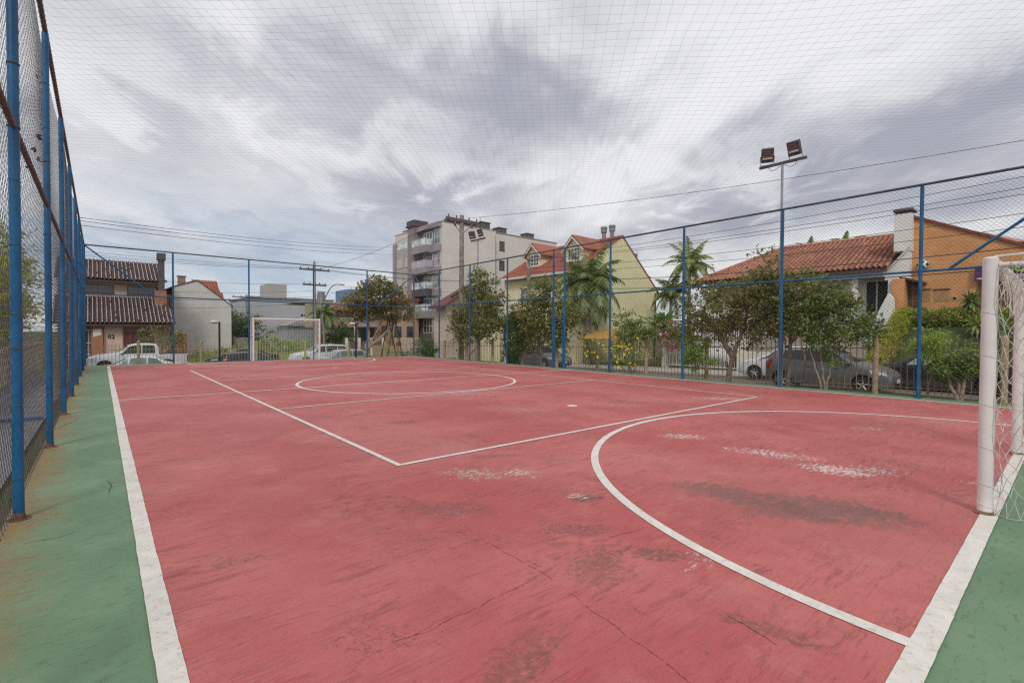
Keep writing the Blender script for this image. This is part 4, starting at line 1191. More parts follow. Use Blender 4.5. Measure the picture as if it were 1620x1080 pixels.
def cone_conifer(name, label, base, h, r, seed):
    gg = random.Random(seed); g = thing(name, label, 'shrub', base)
    mb = MB(); mb.tube([(0, 0, -.1), (.02, 0, h*.5), (0, 0, h*.9)], .05, 7, r2=.015); mb.build('trunk', bark, g, True)
    lf = MB()
    for i in range(4200):
        z = h*(.06+.94*gg.random()**.9); f = z/h
        rad = r*math.sin(min(1, (f+.03)*1.55)*PI/2)*(1-f**3.2)**.55*(.45+.35*gg.random()+.25*gg.random())
        a = gg.uniform(0, 2*PI); rad *= 1+.16*math.sin(a*5+z*3)
        p = Vector((rad*math.cos(a), rad*math.sin(a), z))
        d = Vector((math.cos(a)*.35, math.sin(a)*.35, 1)).normalized(); s = gg.uniform(.07, .16)
        sd = d.cross(Vector((math.cos(a+gg.uniform(-1, 1)), math.sin(a), 0))).normalized()*s*.18
        lf.add([p-sd, p+sd, p+d*s], [(0, 1, 2)])
    lf.build('crown', conifer, g); return g
cone_conifer('conifer_shrub', 'dark upright conifer bush behind the blue post left of the gate', (14.95, 17.3, -.4), 2.75, .62, 3)

# bush with yellow trumpet flowers
def flower_bush(label, base, w, h, nfl, seed):
    gg = random.Random(seed); g = thing('flower_bush', label, 'bush', base)
    mb = MB(); lf = MB(); cl = []
    for s in range(15):
        y0 = gg.uniform(-w, w)*.8; p = Vector((gg.uniform(-.1, .1), y0, -.1)); pts = [p.copy()]
        for k in range(4):
            p = p+Vector((gg.gauss(.02, .05), gg.gauss(0, .12), h*.27)); pts.append(p.copy())
            if k > 0:
                for q in range(2): cl.append(p+Vector((gg.gauss(0, .12), gg.gauss(0, .16), gg.gauss(0, .08))))
        mb.tube(pts, .012, 5, r2=.004)
    mb.build('stems', bark, g, True)
    for c in cl:
        leaves(lf, [c+Vector((gg.gauss(0, .13), gg.gauss(0, .17), gg.gauss(0, .11))) for i in range(26)], .075, gg, 1.2, .4)
    lf.build('foliage', midgreen, g)
    for i in range(nfl):
        c = gg.choice(cl)+Vector((gg.gauss(-.12, .08), gg.gauss(0, .18), gg.gauss(.05, .12)))
        fb = MB(); t = Vector((-1, gg.uniform(-.8, .3), gg.uniform(-.3, .6))).normalized()
        u = t.orthogonal().normalized(); w_ = t.cross(u); rr = gg.uniform(.040, .062)
        n = 10; ring = []; inn = []
        for q in range(n):
            a = 2*PI*q/n; k = 1 if q % 2 == 0 else .80
            ring.append(c+(u*math.cos(a)+w_*math.sin(a))*rr*k+t*.035); inn.append(c+(u*math.cos(a)+w_*math.sin(a))*rr*.3)
        tip = c-t*.06
        fb.add(ring+inn+[tip], [(q, (q+1) % n, n+(q+1) % n, n+q) for q in range(n)]+[(n+q, n+(q+1) % n, 2*n) for q in range(n)])
        fb.build('flower', yellowpetal, g)
    return g
flower_bush('sprawling bush covered in yellow trumpet flowers right of the blue gate', B(15.15, 11.75), 1.75, 1.25, 56, 5)

def palm(name, label, base, h, nfr, fl, lm, seed, tr=.13, droop=1.0, lw_=.42, up0=.1, up1=1.25, group=None, tm=None, leaf=.03, lean=(0, 0)):
    gg = random.Random(seed); g = thing(name, label, 'palm tree', base, 0, group)
    mb = MB(); pts = [(lean[0]*f*f, lean[1]*f*f, -.2+(h+.2)*f) for f in [i/10 for i in range(11)]]
    mb.tube(pts, [tr*(1.25-.5*f/10)*(1+.05*(f % 2)) for f in range(11)], 10); mb.build('trunk', tm or palmbark, g, True)
    top = Vector(pts[-1]); lf = MB(); rc = MB()
    for i in range(nfr):
        a = 2*PI*i*.381966+gg.uniform(-.2, .2); el = up0+(up1-up0)*((i+.5)/nfr)**.8; Lf = fl*gg.uniform(.8, 1.1)
        d = Vector((math.cos(a)*math.cos(el), math.sin(a)*math.cos(el), math.sin(el))); p = top.copy(); path = [p.copy()]; ns = 14
        for k in range(ns):
            d = (d+Vector((0, 0, -.115*droop*(1+.9*k/ns)*(1.35-el*.5)))).normalized(); p = p+d*Lf/ns; path.append(p.copy())
        rc.tube(path, .016, 4, r2=.003)
        for k in range(2, len(path)):
            t = (path[k]-path[k-1]).normalized(); sd = t.cross(Vector((0, 0, 1)))
            sd = sd.normalized() if sd.length > .05 else Vector((1, 0, 0))
            f = k/ns; ll = lw_*Lf*.42*(math.sin(PI*min(1, f*.9+.12))**.7+.08)
            for q in range(4):
                pp = path[k-1].lerp(path[k], q/4)
                for s in (-1, 1):
                    l2 = ll*gg.uniform(.8, 1.1)
                    dv = (sd*s+t*.55+Vector((0, 0, gg.uniform(-.75, -.15)*droop))).normalized()
                    wv = t*leaf*.5
                    mid = pp+dv*l2*.55
                    tip = pp+dv*l2+Vector((0, 0, -.18*l2*droop))
                    lf.add([pp-wv, pp+wv, mid+wv*.8, tip, mid-wv*.8], [(0, 1, 2, 3, 4)])
    rc.build('frond_stalks', palmlight, g); lf.build('crown', lm, g); return g
palm('palm_tree', 'large dark palm with drooping fronds in front of the yellow house', (24.7, 20.9, street_z(21)+.05), 5.2, 46, 3.1, palmleaf, 2, .20, 1.15, .62, -.45, 1.45, leaf=.065)
palm('palm_tree', 'tallest pale green palm, behind the blue post beside the yellow gable', (32.0, 17.75, .0), 6.3, 26, 2.4, palmlight, 4, .13, 1.0, .5, -.1, 1.4, leaf=.05)
palm('palm_tree', 'shorter palm against the sky beside the edge of the yellow gable', (31.5, 18.9, .0), 4.3, 22, 2.2, palmleaf, 6, .12, 1.1, .5, -.1, 1.35, leaf=.05)
palm('palm_tree', 'low leaning palm between the blue post and the terracotta roof corner', (33.5, 15.2, .0), 5.2, 13, 1.9, palmleaf, 7, .12, 1.2, .45, -.2, 1.0, leaf=.05)
palm('palm_tree', 'palm fronds just showing above the tiled roof ridge, left one', (40.5, 12.8, 0), 7.55, 13, 1.7, palmlight, 8, .12, 1.0, .4, -.1, 1.3, leaf=.05)
palm('palm_tree', 'palm fronds just showing above the tiled roof ridge, right one', (40.5, 10.6, 0), 7.7, 13, 1.7, palmlight, 9, .12, 1.0, .4, -.1, 1.3, leaf=.05)
palm('palm_tree', 'small grey palm behind the distant goal beside the utility pole', (18.0, 52.0, -1.3), 4.6, 16, 2.2, palmleaf, 10, .12, 1.0, .5, -.1, 1.2, leaf=.06)

def banana(label, base, n, h, seed):
    gg = random.Random(seed); g = thing('banana_plant', label, 'plant', base)
    mb = MB()
    for q in range(4): mb.tube([(gg.uniform(-.4, .4), gg.uniform(-.5, .5), -.1), (gg.uniform(-.3, .3), gg.uniform(-.4, .4), h*.6)], .09, 8, r2=.05)
    mb.build('stem', palmbark, g, True); lf = MB()
    for i in range(n):
        a = gg.uniform(0, 2*PI); el = gg.uniform(.2, 1.35); p = Vector((gg.uniform(-.35, .35), gg.uniform(-.5, .5), h*gg.uniform(.35, .65)))
        d = Vector((math.cos(a)*math.cos(el), math.sin(a)*math.cos(el), math.sin(el))); Lf = gg.uniform(1.0, 1.5); vs = []
        sd = d.cross(Vector((0, 0, 1))).normalized()
        for k in range(8):
            w_ = .20*math.sin(PI*(k+.6)/8.2)
            vs += [p-sd*w_+Vector((0, 0, .05)), p, p+sd*w_+Vector((0, 0, .05))]
            p = p+d*Lf/8; d = (d+Vector((0, 0, -.11))).normalized()
        lf.add(vs, [(3*k+j, 3*k+j+1, 3*k+j+4, 3*k+j+3) for k in range(7) for j in range(2)])
    lf.build('leaves', bright2, g); return g
bright2 = leafmat('broad banana leaves', [(.022, .05, .014), (.045, .085, .025), (.08, .12, .045)])
banana('clump of broad leaved banana plants beside the yellow gable wall', (25.6, 16.0, .2), 34, 2.9, 3)

def hedge(name, label, cat, base, lobes, n, size, lm, seed, flowers=None, aspect=.5):
    """leafy mass: leaves spread over and just inside overlapping uneven lobes, with woody stems inside"""
    gg = random.Random(seed); g = thing(name, label, cat, base); lf = MB(); st = MB()
    vol = sum(l[3]*l[4]+l[4]*l[5]+l[3]*l[5] for l in lobes)
    for li, l in enumerate(lobes):
        st.tube([(l[0], l[1], min(0, l[2]-l[5])), (l[0]+.03, l[1], l[2])], .025, 5, r2=.008)
        k = int(n*(l[3]*l[4]+l[4]*l[5]+l[3]*l[5])/vol); pts = []
        for i in range(k):
            v = Vector((gg.gauss(0, 1), gg.gauss(0, 1), gg.gauss(0, 1))).normalized()
            q = 1+.22*mnoise.noise(v*2.6+Vector((li*3.7, seed, 0)))+.12*mnoise.noise(v*7+Vector((li, 2, 0)))
            r = (gg.uniform(.55, 1.0)**.5)*q
            pts.append(Vector((l[0]+v.x*l[3]*r, l[1]+v.y*l[4]*r, l[2]+v.z*l[5]*r)))
        leaves(lf, pts, size, gg, 1.3, aspect)
    st.build('stems', bark, g); lf.build('foliage', lm, g)
    if flowers:
        fb = MB(); fm, fn, fs = flowers
        for i in range(fn):
            l = gg.choice(lobes); v = Vector((-abs(gg.gauss(0, 1)), gg.gauss(0, 1), gg.gauss(.2, 1))).normalized(); c = Vector((l[0]+v.x*l[3], l[1]+v.y*l[4], l[2]+v.z*l[5]))
            for q in range(5):
                a = 2*PI*q/5; d = Vector((-.3, math.cos(a), math.sin(a))); sd = Vector((0, -math.sin(a), math.cos(a)))
                fb.add([c, c+d*fs*.6+sd*fs*.4, c+d*fs, c+d*fs*.6-sd*fs*.4], [(0, 1, 2, 3)])
        fb.build('blossom', fm, g)
    return g
zl = lambda x, y: gz(x, y)+.05
hedge('hedge', 'bright yellow green hedge climbing the left side of the lawn slope', 'hedge', (0, 0, 0),
      [(26.0+.45*i, 5.35-.04*i+.05*math.sin(i*2), zl(26.0+.45*i, 5.0)+.40-.02*i, .45, .40, .55) for i in range(9)], 15000, .085, lime, 21)
hedge('hedge', 'green hedge with yellow tips along the foot of the brick wall', 'hedge', (0, 0, 0),
      [(29.2+.1*math.sin(i*1.7), 4.75-.42*i, zl(29.2, 4)+.34+.08*math.sin(i*2.3), .42, .36, .46) for i in range(15)], 15000, .11, hedgeg, 22)
hedge('flowering_shrub', 'shrub with pink red blossoms behind the lowest branches of the big tree', 'shrub', (24.9, 14.9, -.4),
      [(0, .2, 2.1, .5, .8, .6), (.1, -.8, 1.9, .5, .7, .5), (.1, -.1, 1.4, .5, .7, .5)], 2600, .09, brownish, 23, (pinkpetal, 60, .07))
hedge('hedge', 'clipped bright green hedge wall between the yellow canopy and the white gate', 'hedge', (25.9, 0, -.6),
      [(0, 15.7+.55*i, .85, .35, .45, 1.05) for i in range(8)], 9000, .07, midgreen, 24)
hedge('shrub', 'spiky green plants on the lawn slope behind the young tree', 'shrub', (27.0, 2.6, zl(27, 2.6)),
      [(.2, -.3, .4, .3, .35, .35), (.9, -.2, .5, .35, .4, .4)], 1300, .15, midgreen, 25, None, .2)
hedge('shrub', 'leafy shrubs at the right end of the lawn slope beside the goal post', 'shrub', (27.6, 1.2, zl(27.6, 1.2)),
      [(0, .2, .5, .5, .6, .6), (.5, -.7, .7, .5, .6, .6), (.9, .5, .8, .5, .6, .5)], 2600, .13, midgreen, 26, None, .3)
palm('dracaena', 'spiky dracaena standing against the brick wall beside the purple banner', (29.3, 2.68, zl(29.3, 2.7)), .95, 46, .62, midgreen, 11, .035, .55, .32, -.9, 1.5, leaf=.05)
palm('dracaena', 'second smaller spiky dracaena lower on the lawn slope', (28.2, 2.35, zl(28.2, 2.3)), .55, 30, .55, bright, 12, .03, .6, .32, -.6, 1.5, leaf=.05)

# plants behind the left fence
for i, (x, y, h_, s_) in enumerate(((-3.9, 24.5, 5.6, 31), (-4.6, 29.5, 6.6, 32), (-4.2, 35.5, 6.0, 33), (-3.3, 20.5, 4.6, 34))):
    tree('garden_tree', ['yellow green tree behind the left fence, nearest the first post', 'tall yellow green tree behind the left fence and low wall', 'yellow green tree farthest along behind the left fence', 'shortest yellow green tree behind the left fence, at the left edge'][i], 'tree', (x, y, -.3),
         [[(0, 0, -.1), (.05, .05, h_*.4), (.1, 0, h_*.8)], [(.04, .04, h_*.35), (.5, .3, h_*.6)], [(.04, .04, h_*.35), (-.4, -.5, h_*.65)]],
         [(0, 0, h_*.72, 1.3, 1.6, h_*.30), (.4, .9, h_*.55, 1.0, 1.0, h_*.22), (.3, -1.0, h_*.5, 1.0, 1.0, h_*.25)], 110, 46, .16, yg, bark, .09, .40, s_)
# vacant lot and far greenery
gg = random.Random(77); mb = MB()
for i in range(9000):
    x = gg.uniform(3.5, 17.5); y = gg.uniform(43.2, 51); h_ = gg.uniform(.35, .95)*(1+.5*mnoise.noise(Vector((x*.5, y*.5, 0))))
    a = gg.uniform(0, PI); w_ = .022; dx, dy = math.cos(a)*w_, math.sin(a)*w_; lx, ly = gg.gauss(0, .16), gg.gauss(0, .16)
    mb.add([(x-dx, y-dy, -1.3), (x+dx, y+dy, -1.3), (x+lx*.5+dx*.7, y+ly*.5, -1.3+h_*.6), (x+lx, y+ly, -1.3+h_), (x+lx*.5-dx*.7, y+ly*.5, -1.3+h_*.6)], [(0, 1, 2, 3, 4)])
o = mb.build('tall_grass', leafmat('tall grass blades', [(.085, .13, .018), (.13, .17, .03), (.17, .19, .05), (.07, .10, .015)])); tag(o, 'tall yellow green grass growing on the vacant lot behind the cars', 'grass', None, 'stuff')
hedge('shrub', 'broad leaved weeds in front of the grey white gable wall', 'shrub', (8.0, 50.5, -1.3),
      [(-1.6+.85*i, .3*math.sin(i*2), .75+.15*math.sin(i*1.3), .7, .6, .75+.2*math.sin(i*2.1)) for i in range(6)], 2400, .24, bright, 41)
hedge('shrub', 'light green bushes behind the net of the distant goal', 'shrub', (13.6, 50.5, -1.3),
      [(-1.9+.9*i, .3*math.sin(i*2), 1.0+.2*math.sin(i*1.3), .8, .6, 1.0+.25*math.sin(i*2.1)) for i in range(6)], 2800, .22, bright, 42)
tree('tree', 'dark green tree between the grey white gable and the distant goal', 'tree', (11.0, 53.5, -1.3), [[(0, 0, -.1), (.1, 0, 1.5), (0, 0, 3.0)]],
     [(-.6, 0, 2.4, 1.4, 1.2, 1.5), (.9, 0, 2.0, 1.3, 1.2, 1.4), (0, 0, 3.6, 1.0, 1.0, .9)], 90, 60, .22, darkgreen, bark, .12, .6, 43)
tree('tree', 'thin feathery dark tree top beside the small distant pole', 'tree', (10.3, 57.5, -1.3), [[(0, 0, -.1), (.1, 0, 2.5), (0, 0, 5.4)]],
     [(0, 0, 4.3, .7, .7, 1.4), (.5, 0, 3.4, .9, .8, .9)], 46, 40, .2, darkgreen, bark, .1, .5, 44)
tree('tree', 'dark bushes and creeper left of the tan houses behind the distant goal', 'tree', (20.3, 55.0, -1.3), [[(0, 0, -.1), (.1, 0, 1.5), (0, 0, 3.0)]],
     [(0, 0, 2.6, 1.4, 1.2, 1.7), (1.1, 0, 1.8, 1.0, 1.0, 1.2), (-1.0, 0, 1.7, 1.1, 1.0, 1.1)], 80, 55, .22, darkgreen, bark, .12, .6, 45)
tree('tree', 'round green treetop showing among the far roofs under the blue tower', 'tree', (36.0, 92.0, -1.3), [[(0, 0, -.1), (.1, 0, 3), (0, 0, 6)]],
     [(0, 0, 6.0, 3.2, 2.5, 1.6), (-3, 0, 5.6, 2.5, 2, 1.4), (3.4, 0, 5.4, 2.5, 2, 1.6)], 70, 55, .4, darkgreen, bark, .2, 1.2, 46)
tree('garden_tree', 'small tree with mottled yellow leaves in front of the dark tiled house', 'tree', (3.05, 42.6, -1.2), [[(0, 0, -.1), (.05, 0, 1.0), (-.3, 0, 2.2), (-.5, 0, 2.9)], [(.03, 0, .8), (.6, .1, 1.6), (1.0, .1, 2.2)]],
     [(-.5, 0, 2.25, .7, .5, .75), (.45, 0, 2.35, .9, .5, .55), (1.0, 0, 2.0, .6, .5, .6), (-.9, 0, 1.7, .4, .4, .4)], 46, 26, .13, olivegreen, palebark, .06, .30, 47)
hedge('shrub', 'dry grey twiggy shrub by the wall of the dark tiled house', 'shrub', (3.0, 43.3, -1.2), [(0, 0, 1.0, .9, .4, .8), (.9, 0, 1.2, .7, .4, .8)], 1500, .10, leafmat('dry twigs', [(.16, .13, .11), (.22, .18, .15), (.10, .085, .07)]), 48, None, .15)
tree('garden_tree', 'low yellow green shrub tree on the verge beside the swing frame', 'tree', (16.6, 31.2, -1.3), [[(0, 0, -.1), (.05, 0, .5), (0, 0, 1.0)]],
     [(0, 0, 1.0, .5, .5, .4)], 14, 40, .12, midgreen, bark, .05, .3, 49)
# ------------------------------------------------------------------ buildings
def P(mb, name, mat, root, smooth=False): return mb.build(name, mat, root, smooth, org=root.location)
def prism(mb, pts, off):
    """extrude a polygon by a vector"""
    n = len(pts); o = Vector(off); a = [Vector(p) for p in pts]; b = [p+o for p in a]
    mb.add(a+b, [tuple(range(n)), tuple(range(2*n-1, n-1, -1))]+[(i, n+i, n+(i+1) % n, (i+1) % n) for i in range(n)])
def facebox(mb, face, pl, l0, l1, z0, z1, d0, d1):
    """box on a wall plane: lateral l0..l1, outwards depth d0..d1; face is the outward normal"""
    if face == '-x': mb.box(pl-d1, pl-d0, l0, l1, z0, z1)
    elif face == '-y': mb.box(l0, l1, pl-d1, pl-d0, z0, z1)
def window(root, face, pl, c, zc, w, h, cols=2, rows=1, fm=None, gm=None, fw=.06, sill=True, name='window'):
    fm = fm or wframe; gm = gm or glass
    mb = MB(); l0, l1, z0, z1 = c-w/2, c+w/2, zc-h/2, zc+h/2
    facebox(mb, face, pl, l0, l0+fw, z0, z1, -.02, .045); facebox(mb, face, pl, l1-fw, l1, z0, z1, -.02, .045)
    facebox(mb, face, pl, l0+fw, l1-fw, z1-fw, z1, -.02, .043); facebox(mb, face, pl, l0+fw, l1-fw, z0, z0+fw, -.02, .043)
    for i in range(1, cols):
        x = l0+w*i/cols; facebox(mb, face, pl, x-fw*.4, x+fw*.4, z0+fw, z1-fw, -.01, .038)
    for j in range(1, rows):
        z = z0+h*j/rows; facebox(mb, face, pl, l0+fw, l1-fw, z-fw*.35, z+fw*.35, -.01, .034)
    if sill: facebox(mb, face, pl, l0-.06, l1+.06, z0-.07, z0-.002, -.02, .09)
    o = P(mb, name, fm, root)
    g = MB(); facebox(g, face, pl, l0+fw*.8, l1-fw*.8, z0+fw*.8, z1-fw*.8, -.01, .012)
    gp = g.build('pane', gm, o, False, org=root.location)
    return o
def tiles(root, name, poly, mat, cw=.215, rh=.37, amp=.045, seed=0, alt=None, altq=()):
    """barrel tiles laid on a planar polygon, first edge = eave"""
    pts = [Vector(p) for p in poly]
    e = (pts[1]-pts[0]).normalized(); nrm = (pts[1]-pts[0]).cross(pts[-1]-pts[0]).normalized()
    if nrm.z < 0: nrm = -nrm
    s = nrm.cross(e)
    if s.z < 0: s = -s
    loc = [((p-pts[0]).dot(e), (p-pts[0]).dot(s)) for p in pts]
    def inside(u, v):
        r = False; n = len(loc)
        for i in range(n):
            (x1, y1), (x2, y2) = loc[i], loc[(i+1) % n]
            if (y1 > v) != (y2 > v) and u < (x2-x1)*(v-y1)/(y2-y1)+x1: r = not r
        return r
    u0 = min(l[0] for l in loc); u1 = max(l[0] for l in loc); v1 = max(l[1] for l in loc)
    mb = MB(); gg = random.Random(seed)
    mb.add([p-nrm*.02 for p in pts], [tuple(range(len(pts)))]); mb.add([p-nrm*.10 for p in pts], [tuple(range(len(pts)-1, -1, -1))])
    nu = int((u1-u0)/cw)+1; nv = int(v1/rh)+1; K = 6
    for i in range(nu):
        uc = u0+i*cw
        for j in range(nv):
            if not inside(uc+cw/2, min(v1-.02, j*rh+rh*.5)): continue
            lift = .028+gg.uniform(-.006, .008); sk = gg.gauss(0, .004); vs = []
            for (v, l) in ((j*rh-.03, lift), (j*rh+rh, 0.0)):
                for q in range(K+1):
                    f = q/K; h = amp*(math.sin(PI*min(1, f/.62)) if f < .62 else -.25*math.sin(PI*(f-.62)/.38))
                    vs.append(pts[0]+e*(uc+f*cw+sk)+s*v+nrm*(h+l))
            lowb = [p-nrm*.03 for p in vs[:K+1]]
            mb.add(vs+lowb, [(q, q+1, K+2+q, K+1+q) for q in range(K)]+[(2*K+2+q, 2*K+3+q, q+1, q) for q in range(K)])
            if alt is not None:
                m0 = len(mb.mi)-2*K
                for q in altq:
                    if gg.random() < .93: mb.mi[m0+q] = 1
    return P(mb, name, mat if alt is None else [mat, alt], root, False)
def cap(root, pts, mat, r=.09, name='ridge_cap'):
    mb = MB(); mb.tube(pts, r, 8); return P(mb, name, mat, root, True)

# --- dark tiled house at the far left
h = thing('tiled_house', 'brick house with two tiers of dark purple brown roof tiles and a tall chimney', 'house', (-2, 44, -1.25))
X0, X1 = -2.4, 3.72
mb = MB(); mb.box(X0, X1, 44, 52, -1.4, 2.05); P(mb, 'wall', brick_dk, h)
mb = MB(); mb.box(-.05, .98, 43.955, 44.02, -1.4, 2.0); P(mb, 'wall_panel', pinkr, h)
mb = MB(); mb.box(X0, X1-.3, 46.9, 52, 2.0, 5.28); P(mb, 'upper_wall', M('pink beige upper wall', (.50, .38, .30), .85, .08, 1), h)
tiles(h, 'lower_roof', [(X0-.3, 43.35, 1.93), (X1+.35, 43.35, 2.02), (X1+.05, 47, 4.02), (X0-.3, 47, 3.98)], darktile, .25, .42, .09, 3, dark_gap, (1,))
tiles(h, 'upper_roof', [(X0-.3, 46.3, 5.22), (X1-.02, 46.3, 5.28), (X1-.22, 50, 6.95), (X0-.3, 50, 6.98)], darktile, .25, .42, .09, 4, dark_gap, (1,))
mb = MB(); mb.box(X0, X1-.1, 46.32, 46.40, 5.02, 5.17); mb.box(X0, X1+.1, 43.38, 43.46, 1.72, 1.87); P(mb, 'eave_board', bframe, h)
for (a, b_) in ((-2.2, .55), (1.35, 3.35)):
    window(h, '-y', 46.9, (a+b_)/2, 4.55, b_-a, .62, 5 if b_-a > 3 else 3, 1, bframe, glass, .05)
mb = MB(); mb.cbox((3.35, 46.2, 3.6), (.75, .7, 1.9)); P(mb, 'chimney', brick_rd, h)
mb = MB(); mb.cbox((3.42, 46.2, 5.75), (.40, .42, 2.4)); mb.cbox((3.42, 46.2, 7.2), (.56, .58, .52)); P(mb, 'chimney_stack', M('dark chimney', (.10, .085, .085), .8, .2, 4), h)
mb = MB(); mb.box(-.72, -.10, 43.75, 44.02, -1.4, 1.75); P(mb, 'pillar', brick_rd, h)
mb = MB(); mb.box(-2.3, -.85, 43.97, 44.0, -1.3, 1.35); dk = P(mb, 'doorway', black, h)
mb = MB()
for i in range(9): mb.box(-2.25+.17*i, -2.22+.17*i, 43.84, 43.87, -1.3, 1.45)
for z in (1.42, .55, -.25): mb.box(-2.3, -.75, 43.83, 43.88, z, z+.05)
P(mb, 'iron_gate', M('cream gate paint', (.55, .5, .45), .6, .1, 5), h)
window(h, '-y', 43.955, 1.85, .55, 1.75, 1.75, 4, 1, M('red brown frame', (.25, .06, .05), .6, .2, 5), M('slatted shutter', (.10, .045, .04), .7, .3, 12), .09)
mb = MB(); mb.box(4.0, 4.75, 43.4, 43.9, -1.4, 1.15); mb.box(3.95, 4.80, 43.35, 43.95, 1.15, 1.24)
o = mb.build('gate_pillar', brick_rd); tag(o, 'square red brick gate pillar right of the dark tiled house', 'pillar')
mb = MB(); mb.poly([(-.62, 43.735, .98), (-.18, 43.735, 1.14), (-.18, 43.735, 1.52), (-.62, 43.735, 1.52)]); P(mb, 'plaque', M('white plaque', (.72, .70, .66), .6, .05, 4), h)
def text(body, size, loc, rot, mat, parent, name='lettering', ext=.004, bold=0):
    c = bpy.data.curves.new(name, 'FONT'); c.body = body; c.size = size; c.extrude = ext; c.align_x = 'CENTER'; c.align_y = 'CENTER'; c.offset = bold
    o = bpy.data.objects.new(name, c); COL.objects.link(o); c.materials.append(mat)
    bpy.context.view_layer.update()
    me = bpy.data.meshes.new_from_object(o.evaluated_get(bpy.context.evaluated_depsgraph_get()))
    bpy.data.objects.remove(o); me.name = name; me.materials.clear(); me.materials.append(mat); o = bpy.data.objects.new(name, me); COL.objects.link(o)
    if parent: o.parent = parent; loc = Vector(loc)-Vector(parent.location)
    o.location = loc; o.rotation_euler = rot; return o
text('82', .40, (.35, 43.94, .98), (PI/2, 0, 0), black, h, 'house_number', .004, .008)

# --- grey white gable house with yellow side
h = thing('gable_house', 'grey white windowless gable house with a yellow strip and small brick chimney', 'house', (6.5, 50, -1.25))
mb = MB(); prism(mb, [(4.59, 50, -1.4), (8.92, 50, -1.4), (8.92, 50, 3.79), (6.29, 50, 5.88), (4.59, 50, 5.24)], (0, 9, 0)); P(mb, 'wall', greyrender, h)
mb = MB(); prism(mb, [(4.50, 49.93, 5.26), (6.29, 49.93, 5.94), (9.05, 49.93, 3.74), (9.05, 49.93, 3.66), (6.29, 49.93, 5.86), (4.50, 49.93, 5.18)], (0, 9.2, 0)); P(mb, 'roof_edge', M('dark verge', (.09, .07, .07), .8, .2, 4), h)
mb = MB(); mb.box(3.55, 4.585, 50.8, 57, -1.4, 4.6); P(mb, 'side_wall', M('yellow render', (.60, .42, .09), .8, .08, 1, 0, .05, .2), h)
mb = MB(); prism(mb, [(3.35, 50.3, 4.55), (4.58, 50.3, 5.22), (4.58, 50.3, 5.32), (3.35, 50.3, 4.65)], (0, 7, 0)); P(mb, 'side_roof', redroof, h)
window(h, '-y', 50.8, 4.05, 3.95, .62, .75, 2, 1, bframe)
mb = MB(); mb.cbox((5.35, 52, 5.9), (.55, .5, .75)); mb.cbox((5.35, 52, 6.33), (.68, .62, .10)); P(mb, 'chimney', brick_dk, h)
tiles(h, 'rear_roof', [(7.0, 59.5, 4.6), (10.0, 59.5, 4.6), (9.6, 62, 6.9), (7.4, 62, 6.9)], redroof, .3, .5, .06, 5)
mb = MB(); mb.box(7.1, 9.9, 59.6, 63, -1.3, 4.6); P(mb, 'rear_wall', pinkr, h)
mb = MB(); mb.box(9.2, 10.4, 50.6, 51.2, -1.4, .85); o = mb.build('boundary_wall', M('mossy concrete', (.25, .24, .20), .9, .25, 3, 0, .2, .5)); tag(o, 'short mossy concrete wall stub right of the grey white gable', 'wall')

# --- low white commercial block and its tower, blue tower, roofs far off
h = thing('commercial_building', 'long low white building with a square block on its roof, far behind the goal', 'building', (22, 85, -1.3))
mb = MB(); mb.box(17.9, 31, 85, 100, -1.4, 6.75); P(mb, 'wall', M('hazy white wall', (.42, .43, .45), .85, .04, .5), h)
mb = MB(); mb.box(17.7, 31.2, 84.7, 100, 6.75, 7.0); P(mb, 'parapet', M('hazy grey trim', (.30, .31, .34), .85, .05, .5), h)
mb = MB(); mb.box(20.9, 23.9, 87, 92, 7.0, 9.3); P(mb, 'roof_block', M('hazy beige wall', (.42, .40, .37), .85, .04, .5), h)
for i in range(4): window(h, '-y', 85, 26+1.35*i, 4.1, 1.1, .7, 2, 1, wframe, glass, .07, False)
mb = MB(); mb.box(22, 29, 80, 84.6, -1.4, 2.3); prism(mb, [(21.5, 79.5, 2.3), (29.5, 79.5, 2.3), (25.5, 79.5, 3.9)], (0, 5.2, 0)); P(mb, 'front_shed', M('grey sheet roof', (.33, .35, .37), .7, .1, 1), h)
h = thing('tower_block', 'blue glass tower rising far away left of the bronze tree', 'building', (44.8, 110, -1.3))
mb = MB(); mb.box(43.7, 47.6, 110, 118, -1.3, 11.3); P(mb, 'wall', M('hazy blue cladding', (.13, .22, .36), .5, .08, .3), h)
mb = MB()
for k in range(8): mb.box(43.9, 47.4, 109.95, 110.0, 1+1.25*k, 1.5+1.25*k)
P(mb, 'window_band', M('hazy blue glass', (.09, .16, .27), .3, .1, .3), h)

# --- tan and pink houses down the far side street
h = thing('house', 'small house with red orange roofs and a dark timber gable, beyond the white cars', 'house', (23.5, 58, -1.3))
mb = MB(); mb.box(21.9, 25.3, 58, 66, -1.4, 3.2); P(mb, 'wall', M('dull tan wall', (.33, .27, .21), .85, .12, 1, 0, .1, .4), h)
mb = MB(); mb.box(22.2, 24.3, 59.5, 66, 3.2, 4.3); P(mb, 'upper_wall', bframe, h)
tiles(h, 'lower_roof', [(20.9, 57.2, 1.95), (23.6, 57.2, 1.95), (23.9, 59.6, 3.2), (21.8, 59.6, 3.2)], redtile, .25, .4, .05, 6)
tiles(h, 'upper_roof', [(21.7, 58.8, 4.1), (24.6, 58.8, 4.1), (24.4, 61, 5.0), (22.2, 61, 5.0)], redroof, .25, .4, .05, 7)
mb = MB(); prism(mb, [(23.9, 57.4, 3.0), (25.0, 57.4, 4.75), (25.2, 57.4, 4.75), (26.3, 57.4, 3.0), (26.0, 57.4, 3.0), (25.1, 57.4, 4.3), (24.2, 57.4, 3.0)], (0, 1.2, 0)); P(mb, 'gable_boards', M('pale verge board', (.42, .36, .29), .8, .1, 3), h)
